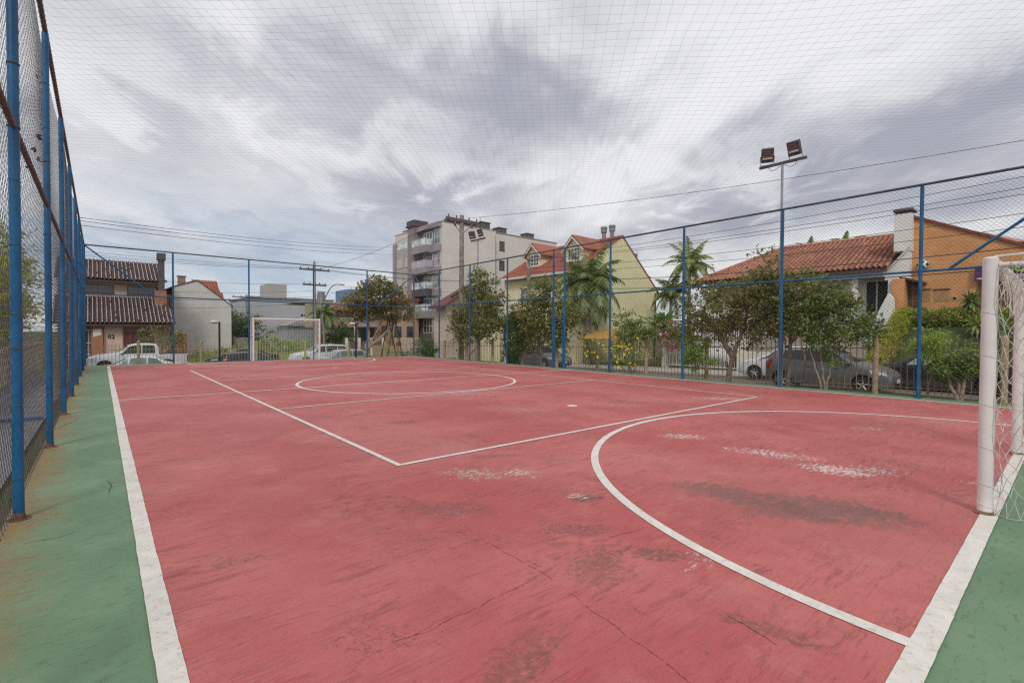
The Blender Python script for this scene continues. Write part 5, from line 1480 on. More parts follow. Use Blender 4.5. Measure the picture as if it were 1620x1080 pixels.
mb = MB(); prism(mb, [(24.2, 57.9, 3.0), (26.0, 57.9, 3.0), (25.1, 57.9, 4.3)], (0, .08, 0)); P(mb, 'gable_panel', bframe, h)
mb = MB(); prism(mb, [(23.2, 56.3, 2.0), (26.3, 56.3, 2.0), (26.3, 58, 2.9), (23.9, 58, 2.9)], (0, 0, .08)); P(mb, 'porch_roof', M('grey tile', (.22, .20, .19), .8, .2, 5), h)
mb = MB()
for x in (23.3, 24.9): mb.cbox((x, 56.5, .4), (.22, .22, 3.4))
P(mb, 'porch_posts', white_render, h)
window(h, '-y', 58, 25.0, 1.0, 1.1, 1.6, 2, 2, bframe)
h = thing('house', 'orange tan walled house behind the trunk of the bronze tree', 'house', (27, 58, -1.3))
mb = MB(); mb.box(26.1, 28.5, 57.2, 65, -1.4, 3.1); P(mb, 'wall', M('orange tan render', (.36, .20, .10), .85, .1, 1, 0, .1, .3), h)
mb = MB(); mb.box(25.9, 28.7, 57.0, 65, 3.1, 3.4); P(mb, 'roof', M('brown fascia', (.12, .075, .055), .8, .2, 3), h)
window(h, '-y', 57.2, 27.4, 1.7, .8, 1.0, 2, 1, bframe)
h = thing('house', 'peach two storey house with dark openings beside the apartment block', 'house', (30, 58, -1.3))
mb = MB(); mb.box(28.6, 32.6, 57.6, 66, -1.4, 5.6); P(mb, 'wall', M('peach render', (.52, .34, .24), .85, .08, 1, 0, .1, .25), h)
mb = MB(); mb.box(28.4, 32.8, 57.2, 66, 5.6, 5.9); P(mb, 'roof', redroof, h)
for x, z in ((29.5, 1.5), (31.3, 1.5), (29.5, 4.0), (31.3, 4.0)): window(h, '-y', 57.6, x, z, 1.0, 1.3, 2, 1, bframe)
mb = MB(); mb.box(20.5, 33, 66.3, 66.5, 2, 5.3); mb.box(20.0, 33.5, 66.2, 75, 5.3, 5.5)
h2 = mb.build('house', M('yellowed far wall', (.40, .36, .22), .85, .1, .6)); tag(h2, 'low yellowish far building seen just above the red roofs', 'building')
mb = MB(); mb.box(20.2, 25.0, 52.0, 52.2, -1.4, .35); w_ = thing('boundary_wall', 'brown and white post boundary wall of the small red roofed house', 'wall', (22, 52, -1.3))
P(mb, 'wall', M('brown boards', (.14, .10, .085), .85, .3, 4), w_)
for i in range(4):
    mb = MB(); mb.cbox((20.4+1.45*i, 51.9, -.35), (.25, .25, 2.2)); P(mb, 'post', white_render, w_)
mb = MB(); mb.box(20.6, 23.6, 45.5, 45.7, -1.4, .05); o = mb.build('boundary_wall', M('tan boundary wall', (.40, .27, .16), .85, .12, 1.5, 0, .1, .4)); tag(o, 'tan boundary wall left of the white double gate', 'wall')
g = thing('white_gate', 'white barred double gate behind the swing frame', 'gate', (23.9, 45.5, -1.3))
for q in range(2):
    mb = MB(); a = 23.7+1.45*q
    for i in range(9): mb.box(a+.05+.16*i, a+.08+.16*i, 45.5, 45.53, -1.2, .75)
    for z in (-1.15, -.2, .72): mb.box(a, a+1.42, 45.48, 45.55, z, z+.07)
    P(mb, 'gate_leaf', white_steel, g)

# --- apartment block
h = thing('apartment_block', 'five storey beige and plum grey apartment block with balconies and white windows', 'building', (38, 56, -1.3))
mb = MB(); mb.box(33.35, 42.2, 53, 66, -1.4, 15.65); P(mb, 'wall', beige_apt, h)
mb = MB(); mb.box(42.2, 55.6, 54.2, 68, -1.4, 15.75); P(mb, 'rear_wing', beige_apt, h)
mb = MB(); mb.box(33.3, 42.25, 52.95, 66, 15.65, 15.75); mb.box(42.25, 55.7, 54.1, 68, 15.75, 15.87); P(mb, 'coping', plumgrey, h)
mb = MB(); mb.box(33.28, 33.35, 60.6, 65.5, 2.0, 13.45); P(mb, 'side_front', M('pale grey beige render', (.44, .42, .40), .85, .05, .5), h)
mb = MB(); mb.box(33.0, 33.34, 65.4, 66.1, -1.4, 14.4); P(mb, 'edge_pilaster', plumgrey, h)
mb = MB(); mb.box(32.5, 34.5, 58.75, 60.55, -1.4, 15.9); P(mb, 'stair_tower', taupe, h)
mb = MB(); mb.box(32.25, 34.8, 58.5, 60.8, 15.9, 16.05); mb.box(32.4, 34.6, 58.6, 60.7, 16.05, 16.75); P(mb, 'tower_cap', M('dark tower cap', (.085, .075, .075), .8, .1, 1), h)
fz = [1.35, 4.25, 7.15, 10.05, 12.9]
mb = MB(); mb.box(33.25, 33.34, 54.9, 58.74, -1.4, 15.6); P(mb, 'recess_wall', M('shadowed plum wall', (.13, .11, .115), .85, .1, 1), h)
for z in fz:
    mb = MB(); mb.box(33.0, 33.24, 53.05, 54.85, z-.95, z-.05); P(mb, 'spandrel', plumgrey, h)
mb = MB(); mb.box(32.8, 33.24, 53.05, 58.7, 15.05, 15.66); P(mb, 'cornice', plumgrey, h)
for k, z in enumerate(fz):
    window(h, '-x', 33.24, 53.95, z+.95, 1.6, 1.95, 2, 2, wframe, glassl if k % 2 else glassb, .09, False)
    window(h, '-x', 33.24, 56.2, z+.9, 2.3, 1.9, 3, 2, wframe, glassb if k in (1, 2) else glass, .09, False)
    if k >= 1:
        mb = MB(); mb.box(32.1, 33.2, 54.95, 58.7, z-.98, z-.02); b_ = P(mb, 'balcony', plumgrey if k != 2 else M('dark plum', (.10, .08, .085), .8, .1, 1), h)
        mb = MB(); mb.box(32.12, 32.16, 55.0, 58.65, z-.02, z+.82); mb.box(32.12, 33.2, 54.97, 55.0, z-.02, z+.82); P(mb, 'glass_rail', M('lilac rail panel', (.52, .44, .54), .5, .05, 1) if k == 3 else clearrail, h)
        mb = MB(); mb.box(32.08, 32.2, 54.95, 58.68, z+.825, z+.87)
        for y in (55.0, 56.8, 58.6): mb.box(32.09, 32.19, y-.03, y+.03, z-.01, z+.82)
        P(mb, 'rail', wframe, h)
for z in (2.7, 5.6, 8.4, 11.2):
    for y, w_ in ((62.0, 1.5), (64.3, 1.5)):
        window(h, '-x', 33.28, y, z+.3, w_, 1.5, 2, 1, M('beige frame', (.5, .47, .42), .6, .05, 3), shutterm if z > 4 else glass, .08)
window(h, '-x', 33.24, 61.9, 1.6, 1.3, 2.2, 2, 2); window(h, '-x', 33.24, 64.1, 1.6, 1.3, 2.2, 2, 2)
mb = MB(); mb.box(33.3, 33.34, 60.6, 66, 13.45, 14.6); P(mb, 'terrace_rail', clearrail, h)
mb = MB(); mb.cbox((36.0, 62.5, 14.9), (2.4, 2.2, 2.6)); P(mb, 'terrace_room', brick_rd, h)
mb = MB(); prism(mb, [(33.6, 61.2, 16.0), (36, 61.2, 16.7), (36, 61.2, 16.85), (33.6, 61.2, 16.15)], (0, 3, 0)); P(mb, 'terrace_roof', redroof, h)
for (x, y) in ((40.8, 54.2), (44.9, 55.5), (50.7, 55.8)):
    mb = MB(); mb.cbox((x, y, 16.25), (1.5, 1.4, .85)); mb.cbox((x, y, 16.75), (1.7, 1.6, .12)); P(mb, 'roof_vent', M('dark vent box', (.11, .09, .09), .8, .2, 2), h)
for z in (14.0, 11.2): window(h, '-y', 54.2, 44.3, z, .95, 1.35, 2, 1, bframe, glass, .07)
mb = MB(); mb.box(42.12, 42.2, 52.96, 53.0, -1, 15); P(mb, 'downpipe', plumgrey, h)
mb = MB(); mb.box(32.95, 33.0, 60.3, 63.3, -1.35, .9); P(mb, 'garage_door', M('grey garage door', (.25, .26, .27), .6, .1, 6), h)
mb = MB(); mb.cyl((39.9, 53.6, 15.7), (39.9, 53.6, 17.3), .04, 6); P(mb, 'antenna', black, h)

# --- small pink house with dark red roof in front of the apartments
h = thing('house', 'small cream pink house with dark red eaves between the wooden pole and the apartments', 'house', (29.5, 42, -1.0))
mb = MB(); prism(mb, [(26.9, 42, -1.4), (33.5, 42, -1.4), (33.5, 42, 4.6), (30.3, 42, 6.2), (26.9, 42, 4.3)], (0, 2.2, 0)); P(mb, 'wall', M('cream pink render', (.60, .50, .42), .85, .06, 1, 0, .08, .2), h)
mb = MB(); prism(mb, [(26.0, 41.3, 3.85), (30.3, 41.3, 6.3), (34.2, 41.3, 4.35), (34.2, 41.3, 4.55), (30.3, 41.3, 6.5), (26.0, 41.3, 4.05)], (0, 2.6, 0)); P(mb, 'roof', M('dark red eaves', (.17, .065, .055), .8, .15, 3), h)
mb = MB(); mb.tube([(27.2, 41.4, 5.05), (29.6, 41.4, 6.45)], .12, 6); P(mb, 'solar_tube', M('black tube', (.03, .03, .033), .5, .2, 4), h)
window(h, '-y', 42, 28.0, 3.3, .55, 1.0, 1, 1, bframe); window(h, '-y', 42, 30.7, 1.2, 1.2, 2.1, 2, 1, M('rust door', (.22, .09, .05), .7, .2, 4), M('rust panel', (.20, .08, .045), .7, .2, 4))
mb = MB(); mb.box(24.6, 29.5, 36.0, 36.25, -1.3, 1.35); mb.box(24.5, 24.95, 35.9, 36.35, -1.3, 1.65); mb.box(27.2, 27.6, 35.9, 36.35, -1.3, 1.65); mb.box(24.6, 29.5, 35.97, 36.28, 1.35, 1.43)
prism(mb, [(25.3, 35.95, -.6), (27.1, 35.95, .9), (27.1, 35.95, .65), (25.3, 35.95, -.85)], (0, -.06, 0))
o = mb.build('boundary_wall', beige_wall); tag(o, 'beige garden wall with posts in front of the apartment block', 'wall')
h = thing('house', 'cream house with a dark eave just left of the yellow house', 'house', (32.5, 35, -.9))
mb = MB(); mb.box(29.5, 36, 33.6, 35.6, -1.2, 5.2); P(mb, 'wall', cream, h)
mb = MB(); prism(mb, [(28.3, 33.2, 4.7), (33.0, 33.2, 6.9), (37, 33.2, 5.2), (37, 33.2, 5.4), (33, 33.2, 7.1), (28.3, 33.2, 4.9)], (0, 2.5, 0)); P(mb, 'roof', M('dark red eaves', (.17, .065, .055)), h)
window(h, '-x', 29.5, 34.6, 1.2, 1.3, 2.0, 2, 1, bframe)

# --- yellow house with red roof and dormers
h = thing('yellow_house', 'pale yellow house with red tiled roof, two gabled dormers and a tall blank gable', 'house', (29, 26, -.7))
YA, YB_, XF, XRg, XB = 22.0, 30.6, 25.4, 29.9, 34.4
mb = MB(); prism(mb, [(XF, YA, -1.2), (XB, YA, -1.2), (XB, YA, 5.0), (XRg, YA, 8.62), (XF, YA, 6.0)], (0, YB_-YA, 0)); P(mb, 'wall', lemon, h)
tiles(h, 'roof', [(XF-.45, YA+.02, 5.83), (XF-.45, YB_+.3, 5.83), (XRg, YB_+.3, 8.72), (XRg, YA+.02, 8.72)], redroof, .26, .36, .035, 8)
mb = MB(); prism(mb, [(XRg, YA-.05, 8.74), (XB+.4, YA-.05, 4.75), (XB+.4, YA-.05, 4.63), (XRg, YA-.05, 8.62)], (0, YB_-YA+.3, 0)); P(mb, 'rear_roof', redroof, h)
cap(h, [(XRg, YA, 8.78), (XRg, YB_+.3, 8.78)], redroof, .10)
mb = MB(); mb.box(XF-.56, XF-.46, YA+.02, YB_+.3, 5.68, 5.84); P(mb, 'gutter', wframe, h)
mb = MB(); prism(mb, [(XF-.4, YA-.035, 5.82), (XRg, YA-.035, 8.70), (XRg, YA-.035, 8.60), (XF-.4, YA-.035, 5.72)], (0, .03, 0)); P(mb, 'verge', lemon, h)
for yc in (28.3, 23.9):
    d_ = MB(); xf = 26.55; rise = lambda x: 6.0+(x-XF)*(8.62-6.0)/(XRg-XF)
    prism(d_, [(xf, yc-.85, 6.75), (xf, yc+.85, 6.75), (xf, yc+.85, 7.75), (xf, yc, 8.5), (xf, yc-.85, 7.75)], (2.2, 0, 0)); dm = P(d_, 'dormer', lemon, h)
    for s in (-1, 1):
        d_ = MB(); a = [(xf-.25, yc, 8.62), (xf-.25, yc+s*1.12, 7.58), (xf+2.6, yc+s*1.12, 7.58), (xf+2.9, yc, 8.62)]; prism(d_, a, (0, 0, .09)); d_.build('dormer_roof', redroof, dm, False, org=h.location)
    d_ = MB()
    for s in (-1, 1): prism(d_, [(xf-.28, yc, 8.56), (xf-.28, yc+s*1.1, 7.52), (xf-.28, yc+s*1.1, 7.40), (xf-.28, yc, 8.42)], (.04, 0, 0))
    d_.build('bargeboard', wframe, dm, False, org=h.location)
    w_ = window(h, '-x', xf, yc, 7.28, 1.25, .95, 4, 3, wframe, glass, .07)
mb = MB(); mb.cyl((30.1, 24.0, 8.6), (30.1, 24.0, 9.35), .16, 12); mb.cyl((30.1, 23.2, 8.6), (30.1, 23.2, 9.35), .16, 12)
for y in (24.0, 23.2): mb.cyl((30.1, y, 9.35), (30.1, y, 9.62), .24, 12); mb.cyl((30.1, y, 9.64), (30.1, y, 9.80), .26, 12)
P(mb, 'flue', M('grey flue', (.22, .22, .22), .6, .2, 3), h, True)
for (x, z) in ((32.2, 6.85), (34.0, 5.2)):
    mb = MB(); mb.cyl((x, 22.6, z-.4), (x, 22.6, z+.55), .15, 12); mb.cyl((x, 22.6, z+.55), (x, 22.6, z+.72), .23, 12); mb.cyl((x, 22.6, z+.76), (x, 22.6, z+.9), .25, 12); P(mb, 'flue', M('grey flue', (.22, .22, .22)), h, True)
mb = MB(); mb.cyl((34.15, 21.93, -1), (34.15, 21.93, 4.7), .06, 8); P(mb, 'downpipe', M('brown pipe', (.09, .07, .07), .6, .2, 4), h, True)
mb = MB(); mb.box(26.5, 26.9, 21.965, 21.995, 2.0, 2.2); P(mb, 'vent', black, h)
for y in (23.3, 25.6, 28.0): window(h, '-x', XF, y, 4.4, 1.1, 1.2, 2, 2, wframe, glass, .07)
for y in (24.2, 27.2): window(h, '-x', XF, y, 1.2, 1.4, 1.4, 3, 2, wframe, glassl, .07)
mb = MB(); mb.cbox((XF-.16, 29.2, 3.5), (.30, .85, .62)); ac = P(mb, 'air_conditioner', white_steel, h)
mb = MB(); mb.lathe([(.0, -.01), (.24, -.01)], (0, 0, 0), 'x', 18); o = mb.build('fan_grille', black, ac); o.location = Vector((XF-.315, 29.2, 3.5))-h.location
tiles(h, 'porch_roof', [(24.3, 26.0, 2.35), (24.3, 30.2, 2.35), (25.38, 29.6, 3.1), (25.38, 26.4, 3.1)], redroof, .26, .36, .035, 9)
mb = MB(); mb.box(24.9, 25.1, 30.8, 33.2, -1, 2.6); P(mb, 'side_screen', lemon, h)

# --- garden canopy in front of the yellow gable
g = thing('garden_canopy', 'round yellow thatched garden canopy on a white post', 'canopy', (25.3, 19.5, street_z(19.5)+.1))
mb = MB(); n = 40; vs = [(0, 0, 2.42)]
for r_, z in ((.9, 2.18), (1.6, 1.95), (2.15, 1.74)):
    for q in range(n):
        a = 2*PI*q/n; k = 1+.012*(q % 2); vs.append((r_*k*math.cos(a), r_*k*math.sin(a), z-.012*(q % 2)-.0*(q % 3)))
fs = [(0, 1+q, 1+(q+1) % n) for q in range(n)]+[(1+b*n+q, 1+(b+1)*n+q, 1+(b+1)*n+(q+1) % n, 1+b*n+(q+1) % n) for b in range(2) for q in range(n)]
mb.add(vs, fs); o = mb.build('thatch', M('yellow thatch', (.46, .27, .06), .9, .35, 9, 0, .5, .2), g)
sol = o.modifiers.new('thick', 'SOLIDIFY'); sol.thickness = .09
mb = MB(); mb.cyl((0, 0, -.1), (0, 0, 2.3), .09, 12); mb.build('pole', white_render, g, True)
mb = MB()
for q in range(10): a = 2*PI*q/10; mb.tube([(.1*math.cos(a), .1*math.sin(a), 2.2), (2.1*math.cos(a), 2.1*math.sin(a), 1.66)], .025, 5)
mb.build('rafters', bframe, g)

# --- white house with terracotta roof
h = thing('white_house', 'white house with a long terracotta tiled roof, raised porch and white chimney', 'house', (31, 10, -.3))
EZ = 4.82
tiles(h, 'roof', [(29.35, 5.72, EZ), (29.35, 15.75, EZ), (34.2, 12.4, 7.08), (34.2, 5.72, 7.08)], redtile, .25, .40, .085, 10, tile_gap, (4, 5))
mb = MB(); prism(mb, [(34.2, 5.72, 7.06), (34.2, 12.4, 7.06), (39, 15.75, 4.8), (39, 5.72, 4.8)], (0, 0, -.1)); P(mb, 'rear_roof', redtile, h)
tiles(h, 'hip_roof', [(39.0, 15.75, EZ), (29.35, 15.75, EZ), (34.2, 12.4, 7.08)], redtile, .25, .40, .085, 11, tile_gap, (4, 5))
cap(h, [(34.2, 5.72, 7.14), (34.2, 12.4, 7.14)], redtile, .10); cap(h, [(34.2, 12.4, 7.14), (29.35, 15.75, EZ+.07)], redtile, .10)
mb = MB(); mb.box(29.36, 29.44, 5.75, 15.7, EZ-.22, EZ-.06); P(mb, 'eave_board', bframe, h)
mb = MB(); mb.box(29.9, 38, 5.95, 15.2, -.6, 2.28); P(mb, 'base_wall', white_render, h)
mb = MB(); mb.box(31.6, 38, 5.95, 15.2, 2.28, 4.75); P(mb, 'wall', white_render, h)
mb = MB(); mb.box(29.8, 30.15, 5.95, 15.2, 4.40, 4.72); P(mb, 'porch_beam', white_render, h)
for y in (7.2, 9.9, 12.6, 15.0):
    mb = MB(); mb.cbox((29.98, y, 3.34), (.24, .26, 2.12)); P(mb, 'column', white_render, h)
mb = MB(); mb.box(30.15, 31.58, 5.95, 15.2, 4.62, 4.70); P(mb, 'porch_ceiling', M('brown ceiling', (.14, .10, .08), .8, .15, 3), h)
window(h, '-x', 31.6, 6.62, 3.4, 1.1, 2.0, 2, 1, white_render, black, .09, False, 'door'); window(h, '-x', 31.6, 9.0, 3.5, 1.6, 1.4, 3, 1, bframe); window(h, '-x', 31.6, 12.0, 3.5, 1.6, 1.4, 3, 1, bframe)
mb = MB()
for i in range(60): mb.cbox((29.95, 7.4+.13*i, 2.72), (.03, .03, .8))
mb.box(29.92, 29.98, 7.35, 15.15, 3.12, 3.17); P(mb, 'porch_rail', white_steel, h)
mb = MB(); prism(mb, [(29.92, 5.60, 1.0), (29.92, 5.80, 1.0), (29.92, 5.80, 4.2), (29.92, 5.94, 4.2), (29.92, 5.94, 4.55), (29.92, 5.0, 5.72), (29.92, 5.0, 4.2), (29.92, 5.60, 4.2)], (1.4, 0, 0)); P(mb, 'gable_wall', white_render, h)
mb = MB(); prism(mb, [(29.85, 6.02, 4.52), (29.85, 4.98, 5.82), (29.85, 4.98, 5.66), (29.85, 6.02, 4.36)], (1.6, 0, 0)); P(mb, 'verge_band', M('grey white band', (.52, .52, .51), .8, .06, 2), h)
mb = MB(); mb.box(30.0, 30.9, 4.95, 5.62, 5.6, 7.45); P(mb, 'chimney', white_render, h)
mb = MB(); mb.box(29.95, 30.95, 4.9, 5.67, 7.56, 7.66); mb.box(30.1, 30.8, 5.02, 5.55, 7.45, 7.56); P(mb, 'chimney_cap', M('dark chimney', (.10, .085, .085)), h)
pp = [at(u, v, X=29.0) for u, v in ((1405, 464), (1411, 472), (1412, 497), (1399, 526), (1385, 548), (1384, 578), (1375, 578), (1375, 531), (1386, 499))]
mb = MB(); prism(mb, [tuple(q) for q in pp], (.55, 0, 0)); P(mb, 'stair_parapet', white_render, h)
mb = MB()
for i in range(10): mb.box(26.3+.3*i, 26.62+.3*i, 6.55, 7.6, -.5, -.15+.26*i)
P(mb, 'stairs', M('grey stairs', (.33, .32, .30), .85, .1, 3), h)
mb = MB(); mb.box(26.0, 26.25, 5.75, 10.9, -.6, 1.42); mb.box(25.95, 26.3, 5.70, 10.95, 1.42, 1.50); o = mb.build('retaining_wall', M('beige grey wall', (.36, .315, .27), .85, .1, 1.2, 0, .1, .35)); tag(o, 'plain beige grey wall behind the silver hatchback, under the porch', 'wall')
g = thing('white_gate', 'tall white vertical bar gate in front of the driveway of the white house', 'gate', (25.6, 13, -.55))
for (a, b_) in ((11.25, 13.25), (13.3, 15.4)):
    mb = MB(); n = int((b_-a)/.115)
    for i in range(n): mb.box(25.58, 25.61, a+.06+.115*i, a+.095+.115*i, -.45, 1.0)
    for z in (-.42, .25, .95): mb.box(25.56, 25.63, a, b_, z, z+.06)
    P(mb, 'gate_leaf', white_steel, g)
for y in (11.1, 15.6):
    mb = MB(); mb.cbox((25.6, y, .3), (.35, .32, 1.8)); P(mb, 'post', cream, g)
g = thing('white_fence', 'white baluster fence above the beige wall, glimpsed through the big tree', 'fence', (27.4, 10, .4))
mb = MB()
for i in range(52): mb.box(27.38, 27.43, 7.8+.125*i, 7.86+.125*i, .7, 2.05)
for z in (.75, 1.95): mb.box(27.35, 27.46, 7.75, 14.3, z, z+.08)
P(mb, 'balusters', white_steel, g)
mb = MB(); mb.box(27.5, 27.6, 7.7, 14.4, -.6, 1.9); P(mb, 'shade_backing', M('shadowed backing', (.06, .05, .045), .9, .3, 3), g)  # dark sheet added to paint the shade in the gaps between balusters
mb = MB(); mb.box(25.5, 25.75, 7.3, 10.95, -.6, .55); o = mb.build('boundary_wall', cream); tag(o, 'low cream wall behind the front wheel of the white hatchback', 'wall')
h = thing('house', 'house with dark slate roof and white gutter behind the end of the terracotta roof', 'house', (41, 17, 0))
mb = MB(); mb.box(38.5, 46, 12.9, 19.0, -.6, 5.6); P(mb, 'wall', white_render, h)
mb = MB(); prism(mb, [(37.8, 12.7, 5.65), (37.8, 19.1, 5.45), (41.5, 19.1, 7.1), (41.5, 12.7, 7.35)], (0, 0, .12)); P(mb, 'roof', M('dark slate', (.055, .058, .066), .6, .2, 4), h)
mb = MB(); prism(mb, [(37.7, 19.15, 5.5), (41.5, 19.15, 7.18), (41.5, 19.15, 7.38), (37.7, 19.15, 5.72)], (0, .1, 0)); mb.box(37.65, 37.78, 12.7, 19.2, 5.45, 5.68); P(mb, 'gutter', wframe, h)

# --- orange brick house
h = thing('brick_house', 'large orange brick house wall with a sloping top above the hedge', 'house', (31, 2, .8))
XW = 30.6
mb = MB(); prism(mb, [(XW, 5.32, .6), (XW, -9, .6), (XW, -9, 2.6), (XW, -2.9, 3.3), (XW, 5.32, 7.42)], (8, 0, 0)); P(mb, 'wall', brick_or, h)
mb = MB(); prism(mb, [(XW-.10, 5.40, 7.46), (XW-.10, -2.9, 3.32), (XW-.10, -2.9, 3.44), (XW-.10, 5.40, 7.60)], (8.2, 0, 0)); P(mb, 'coping', M('red brown coping', (.20, .06, .04), .8, .2, 4), h)
mb = MB(); mb.box(29.70, 30.55, 5.12, 5.585, .8, 4.22); P(mb, 'brick_pier', brick_or, h)
mb = MB(); mb.box(30.50, 30.597, 4.70, 5.115, 1.2, 4.05); dr = P(mb, 'door', M('brown timber door', (.10, .05, .032), .7, .25, 6, 0, .1), h)
mb = MB()
for z in (1.9, 2.5, 3.1, 3.7): mb.box(30.485, 30.499, 4.72, 5.10, z, z+.03)
mb.box(30.483, 30.499, 4.90, 4.93, 1.25, 4.0); mb.build('door_rail', M('pale door rail', (.25, .15, .10), .7, .1, 4), dr, False, org=h.location)
mb = MB(); prism(mb, [(29.9, 5.35, 4.34), (29.9, 4.4, 4.02), (29.9, 4.4, 3.92), (29.9, 5.35, 4.24)], (.69, 0, 0)); P(mb, 'door_canopy', bframe, h)
for (u0, u1) in ((1455, 1471), (1478, 1502)):
    a = at(u0, 459, X=XW); b_ = at(u1, 477, X=XW)
    mb = MB(); mb.box(XW-.012, XW+.02, b_.y, a.y, b_.z, a.z); P(mb, 'blocked_window', M('tan infill', (.40, .24, .10), .9, .12, 4), h)
    mb = MB(); mb.box(XW-.05, XW+.01, b_.y-.03, a.y+.03, a.z+.003, a.z+.06); P(mb, 'lintel', M('brown lintel', (.16, .08, .05), .9, .2, 4), h)
a = at(1510, 472, X=XW); mb = MB(); mb.box(XW-.02, XW+.01, a.y-.12, a.y+.12, a.z-.1, a.z+.1); P(mb, 'vent', M('pale vent', (.35, .30, .2), .7, .1, 3), h); mb = MB(); mb.box(XW-.026, XW-.021, a.y-.06, a.y+.05, a.z-.05, a.z+.05); P(mb, 'vent_hole', black, h)
a = at(1546, 447, X=XW)
mb = MB()
for i in range(15): mb.box(XW-.05-.006*(i % 2), XW-.003, -2.8, a.y-.02, 2.2+.112*i, 2.2+.112*i+.10)
P(mb, 'timber_shutter', M('brown slats', (.17, .075, .04), .75, .25, 5, 0, .1), h)
mb = MB(); mb.box(XW+.4, XW+5, .9, 4.9, 5.6, 5.65); prism(mb, [(33.5, 3.0, 6.2), (33.5, .6, 5.2), (36, .6, 5.9), (36, 3.0, 6.9)], (0, 0, .1)); P(mb, 'rear_roof', redtile, h)
# football ornament
a = at(1460, 419, X=30.45); ft = (1+5**.5)/2
ico = [Vector(v).normalized() for v in [(0, 1, ft), (0, -1, ft), (0, 1, -ft), (0, -1, -ft), (1, ft, 0), (-1, ft, 0), (1, -ft, 0), (-1, -ft, 0), (ft, 0, 1), (-ft, 0, 1), (ft, 0, -1), (-ft, 0, -1)]]
mb = MB(); r_ = .235; n, m_ = 36, 24
for i in range(m_):
    for j in range(n):
        q = []
        for (ii, jj) in ((i, j), (i+1, j), (i+1, j+1), (i, j+1)):
            th, ph = PI*ii/m_, 2*PI*jj/n; q.append(Vector((math.sin(th)*math.cos(ph), math.sin(th)*math.sin(ph), math.cos(th))))
        c = sum(q, Vector())/4; c.normalize(); mb.m = 1 if max(c.dot(v) for v in ico) > .925 else 0
        mb.add([v*r_ for v in q], [(0, 1, 2, 3)])
o = mb.build('football_ornament', [M('white ball panel', (.7, .7, .68), .5, .04, 3), black], None, True); o.location = a
tag(o, 'black and white football ornament mounted on the orange brick wall', 'ornament')
# banner
a = at(1542, 421, X=30.38); b_ = at(1542, 446, X=30.38)
g = thing('banner', 'purple banner with green and white lettering hung on the brick wall', 'banner', (30.38, a.y-1.9, (a.z+b_.z)/2))
hh = (a.z-b_.z)/2
mb = MB(); nn = 24; vs = []
for i in range(nn+1):
    y = 1.9-3.8*i/nn; x = .012*math.sin(i*.9)
    vs += [(x, y, -hh+.01*math.sin(i*.7)), (x, y, hh+.012*math.sin(i*1.1))]
mb.add(vs, [(2*i, 2*i+1, 2*i+3, 2*i+2) for i in range(nn)]); o = mb.build('cloth', M('purple vinyl', (.115, .022, .135), .5, .12, 3), g, True)
grn = M('lime lettering', (.30, .62, .12), .5, .06, 4); wht = M('white lettering', (.75, .74, .76), .5, .05, 4)
text('HOUSE', .40, (30.34, a.y-1.62, (a.z+b_.z)/2+.13), (PI/2, 0, -PI/2), grn, g, 'lettering', .003, .014)
mb = MB(); gg = random.Random(9)
for i in range(26):
    y = .95-.098*i
    mb.box(-.035, -.025, y-gg.uniform(.05, .085), y, -.21, -.21+gg.uniform(.05, .13))
mb.build('small_lettering', wht, g)
mb = MB()
for (y, z, r_, m_) in ((1.50, .10, .14, 0), (1.35, .16, .10, 0), (1.46, -.10, .13, 0)):
    mb.add([(-.03, y+r_*math.cos(q*PI/5)*(1 if q % 2 else .55), z+r_*math.sin(q*PI/5)*(1 if q % 2 else .55)) for q in range(10)], [tuple(range(10))])
mb.build('emblem', grn, g)
mb = MB(); mb.add([(-.036, 1.33+.12*math.cos(q*PI/4)*(1 if q % 2 else .8), -.02+.12*math.sin(q*PI/4)) for q in range(8)], [tuple(range(8))]); mb.box(-.034, -.026, 1.12, 1.82, -.25, -.20); mb.build('emblem', wht, g)
# ------------------------------------------------------------------ poles, lamps, wires and other street furniture
def floodlight(label, X, Y, top, seed):
    g = thing('floodlight_pole', label, 'floodlight', (X, Y, 0), 0, 'floodlight poles beside the court')
    mb = MB(); mb.cyl((0, 0, -.6), (0, 0, 2.6), .045, 10); mb.cyl((0, 0, 2.6), (0, 0, top), .034, 10); mb.build('pole', grey_pole, g, True)
    mb = MB(); mb.cbox((0, 0, top+.02), (.07, 1.28, .07)); mb.build('crossbar', M('dark steel', (.085, .075, .085), .6, .2, 4, .3), g)
    for k, (y, yaw_, tl) in enumerate(((.42, .45, -.50), (-.36, -.12, -.38))):
        lm = MB(); lm.cbox((0, 0, .24), (.15, .33, .40)); lamp = bevel(lm.build('floodlight', M('dark lamp housing', (.06, .045, .05), .5, .2, 5), g), .02)
        lamp.location = (-.02, y, top+.10); lamp.rotation_euler = (0, tl, yaw_)
        f = MB(); f.box(-.084, -.076, -.13, .13, .20, .41); f.build('reflector', M('copper reflector', (.12, .09, .085), .35, .25, 9, .4), lamp)
        f = MB(); f.box(-.083, -.076, -.13, .13, .14, .19); f.build('bright_strip', M('pale reflector', (.62, .58, .56), .4, .05, 9), lamp)
        f = MB()
        for q in range(3): f.box(-.10, -.076, -.155, .155, .06+.026*q, .070+.026*q)
        f.build('fins', M('dark steel', (.085, .075, .085)), lamp)
        f = MB(); f.tube([(0, -.18, .22), (.02, -.18, -.05), (.02, .18, -.05), (0, .18, .22)], .012, 6); f.build('bracket', grey_pole, lamp)
    mb = MB()
    for s in (-1, 1): mb.tube([(0, s*.05, top-.05), (.02, s*.2, top-.13), (.02, s*.33, top-.12), (0, s*.40, top)], .008, 5)
    mb.build('cable', black, g)
    return g
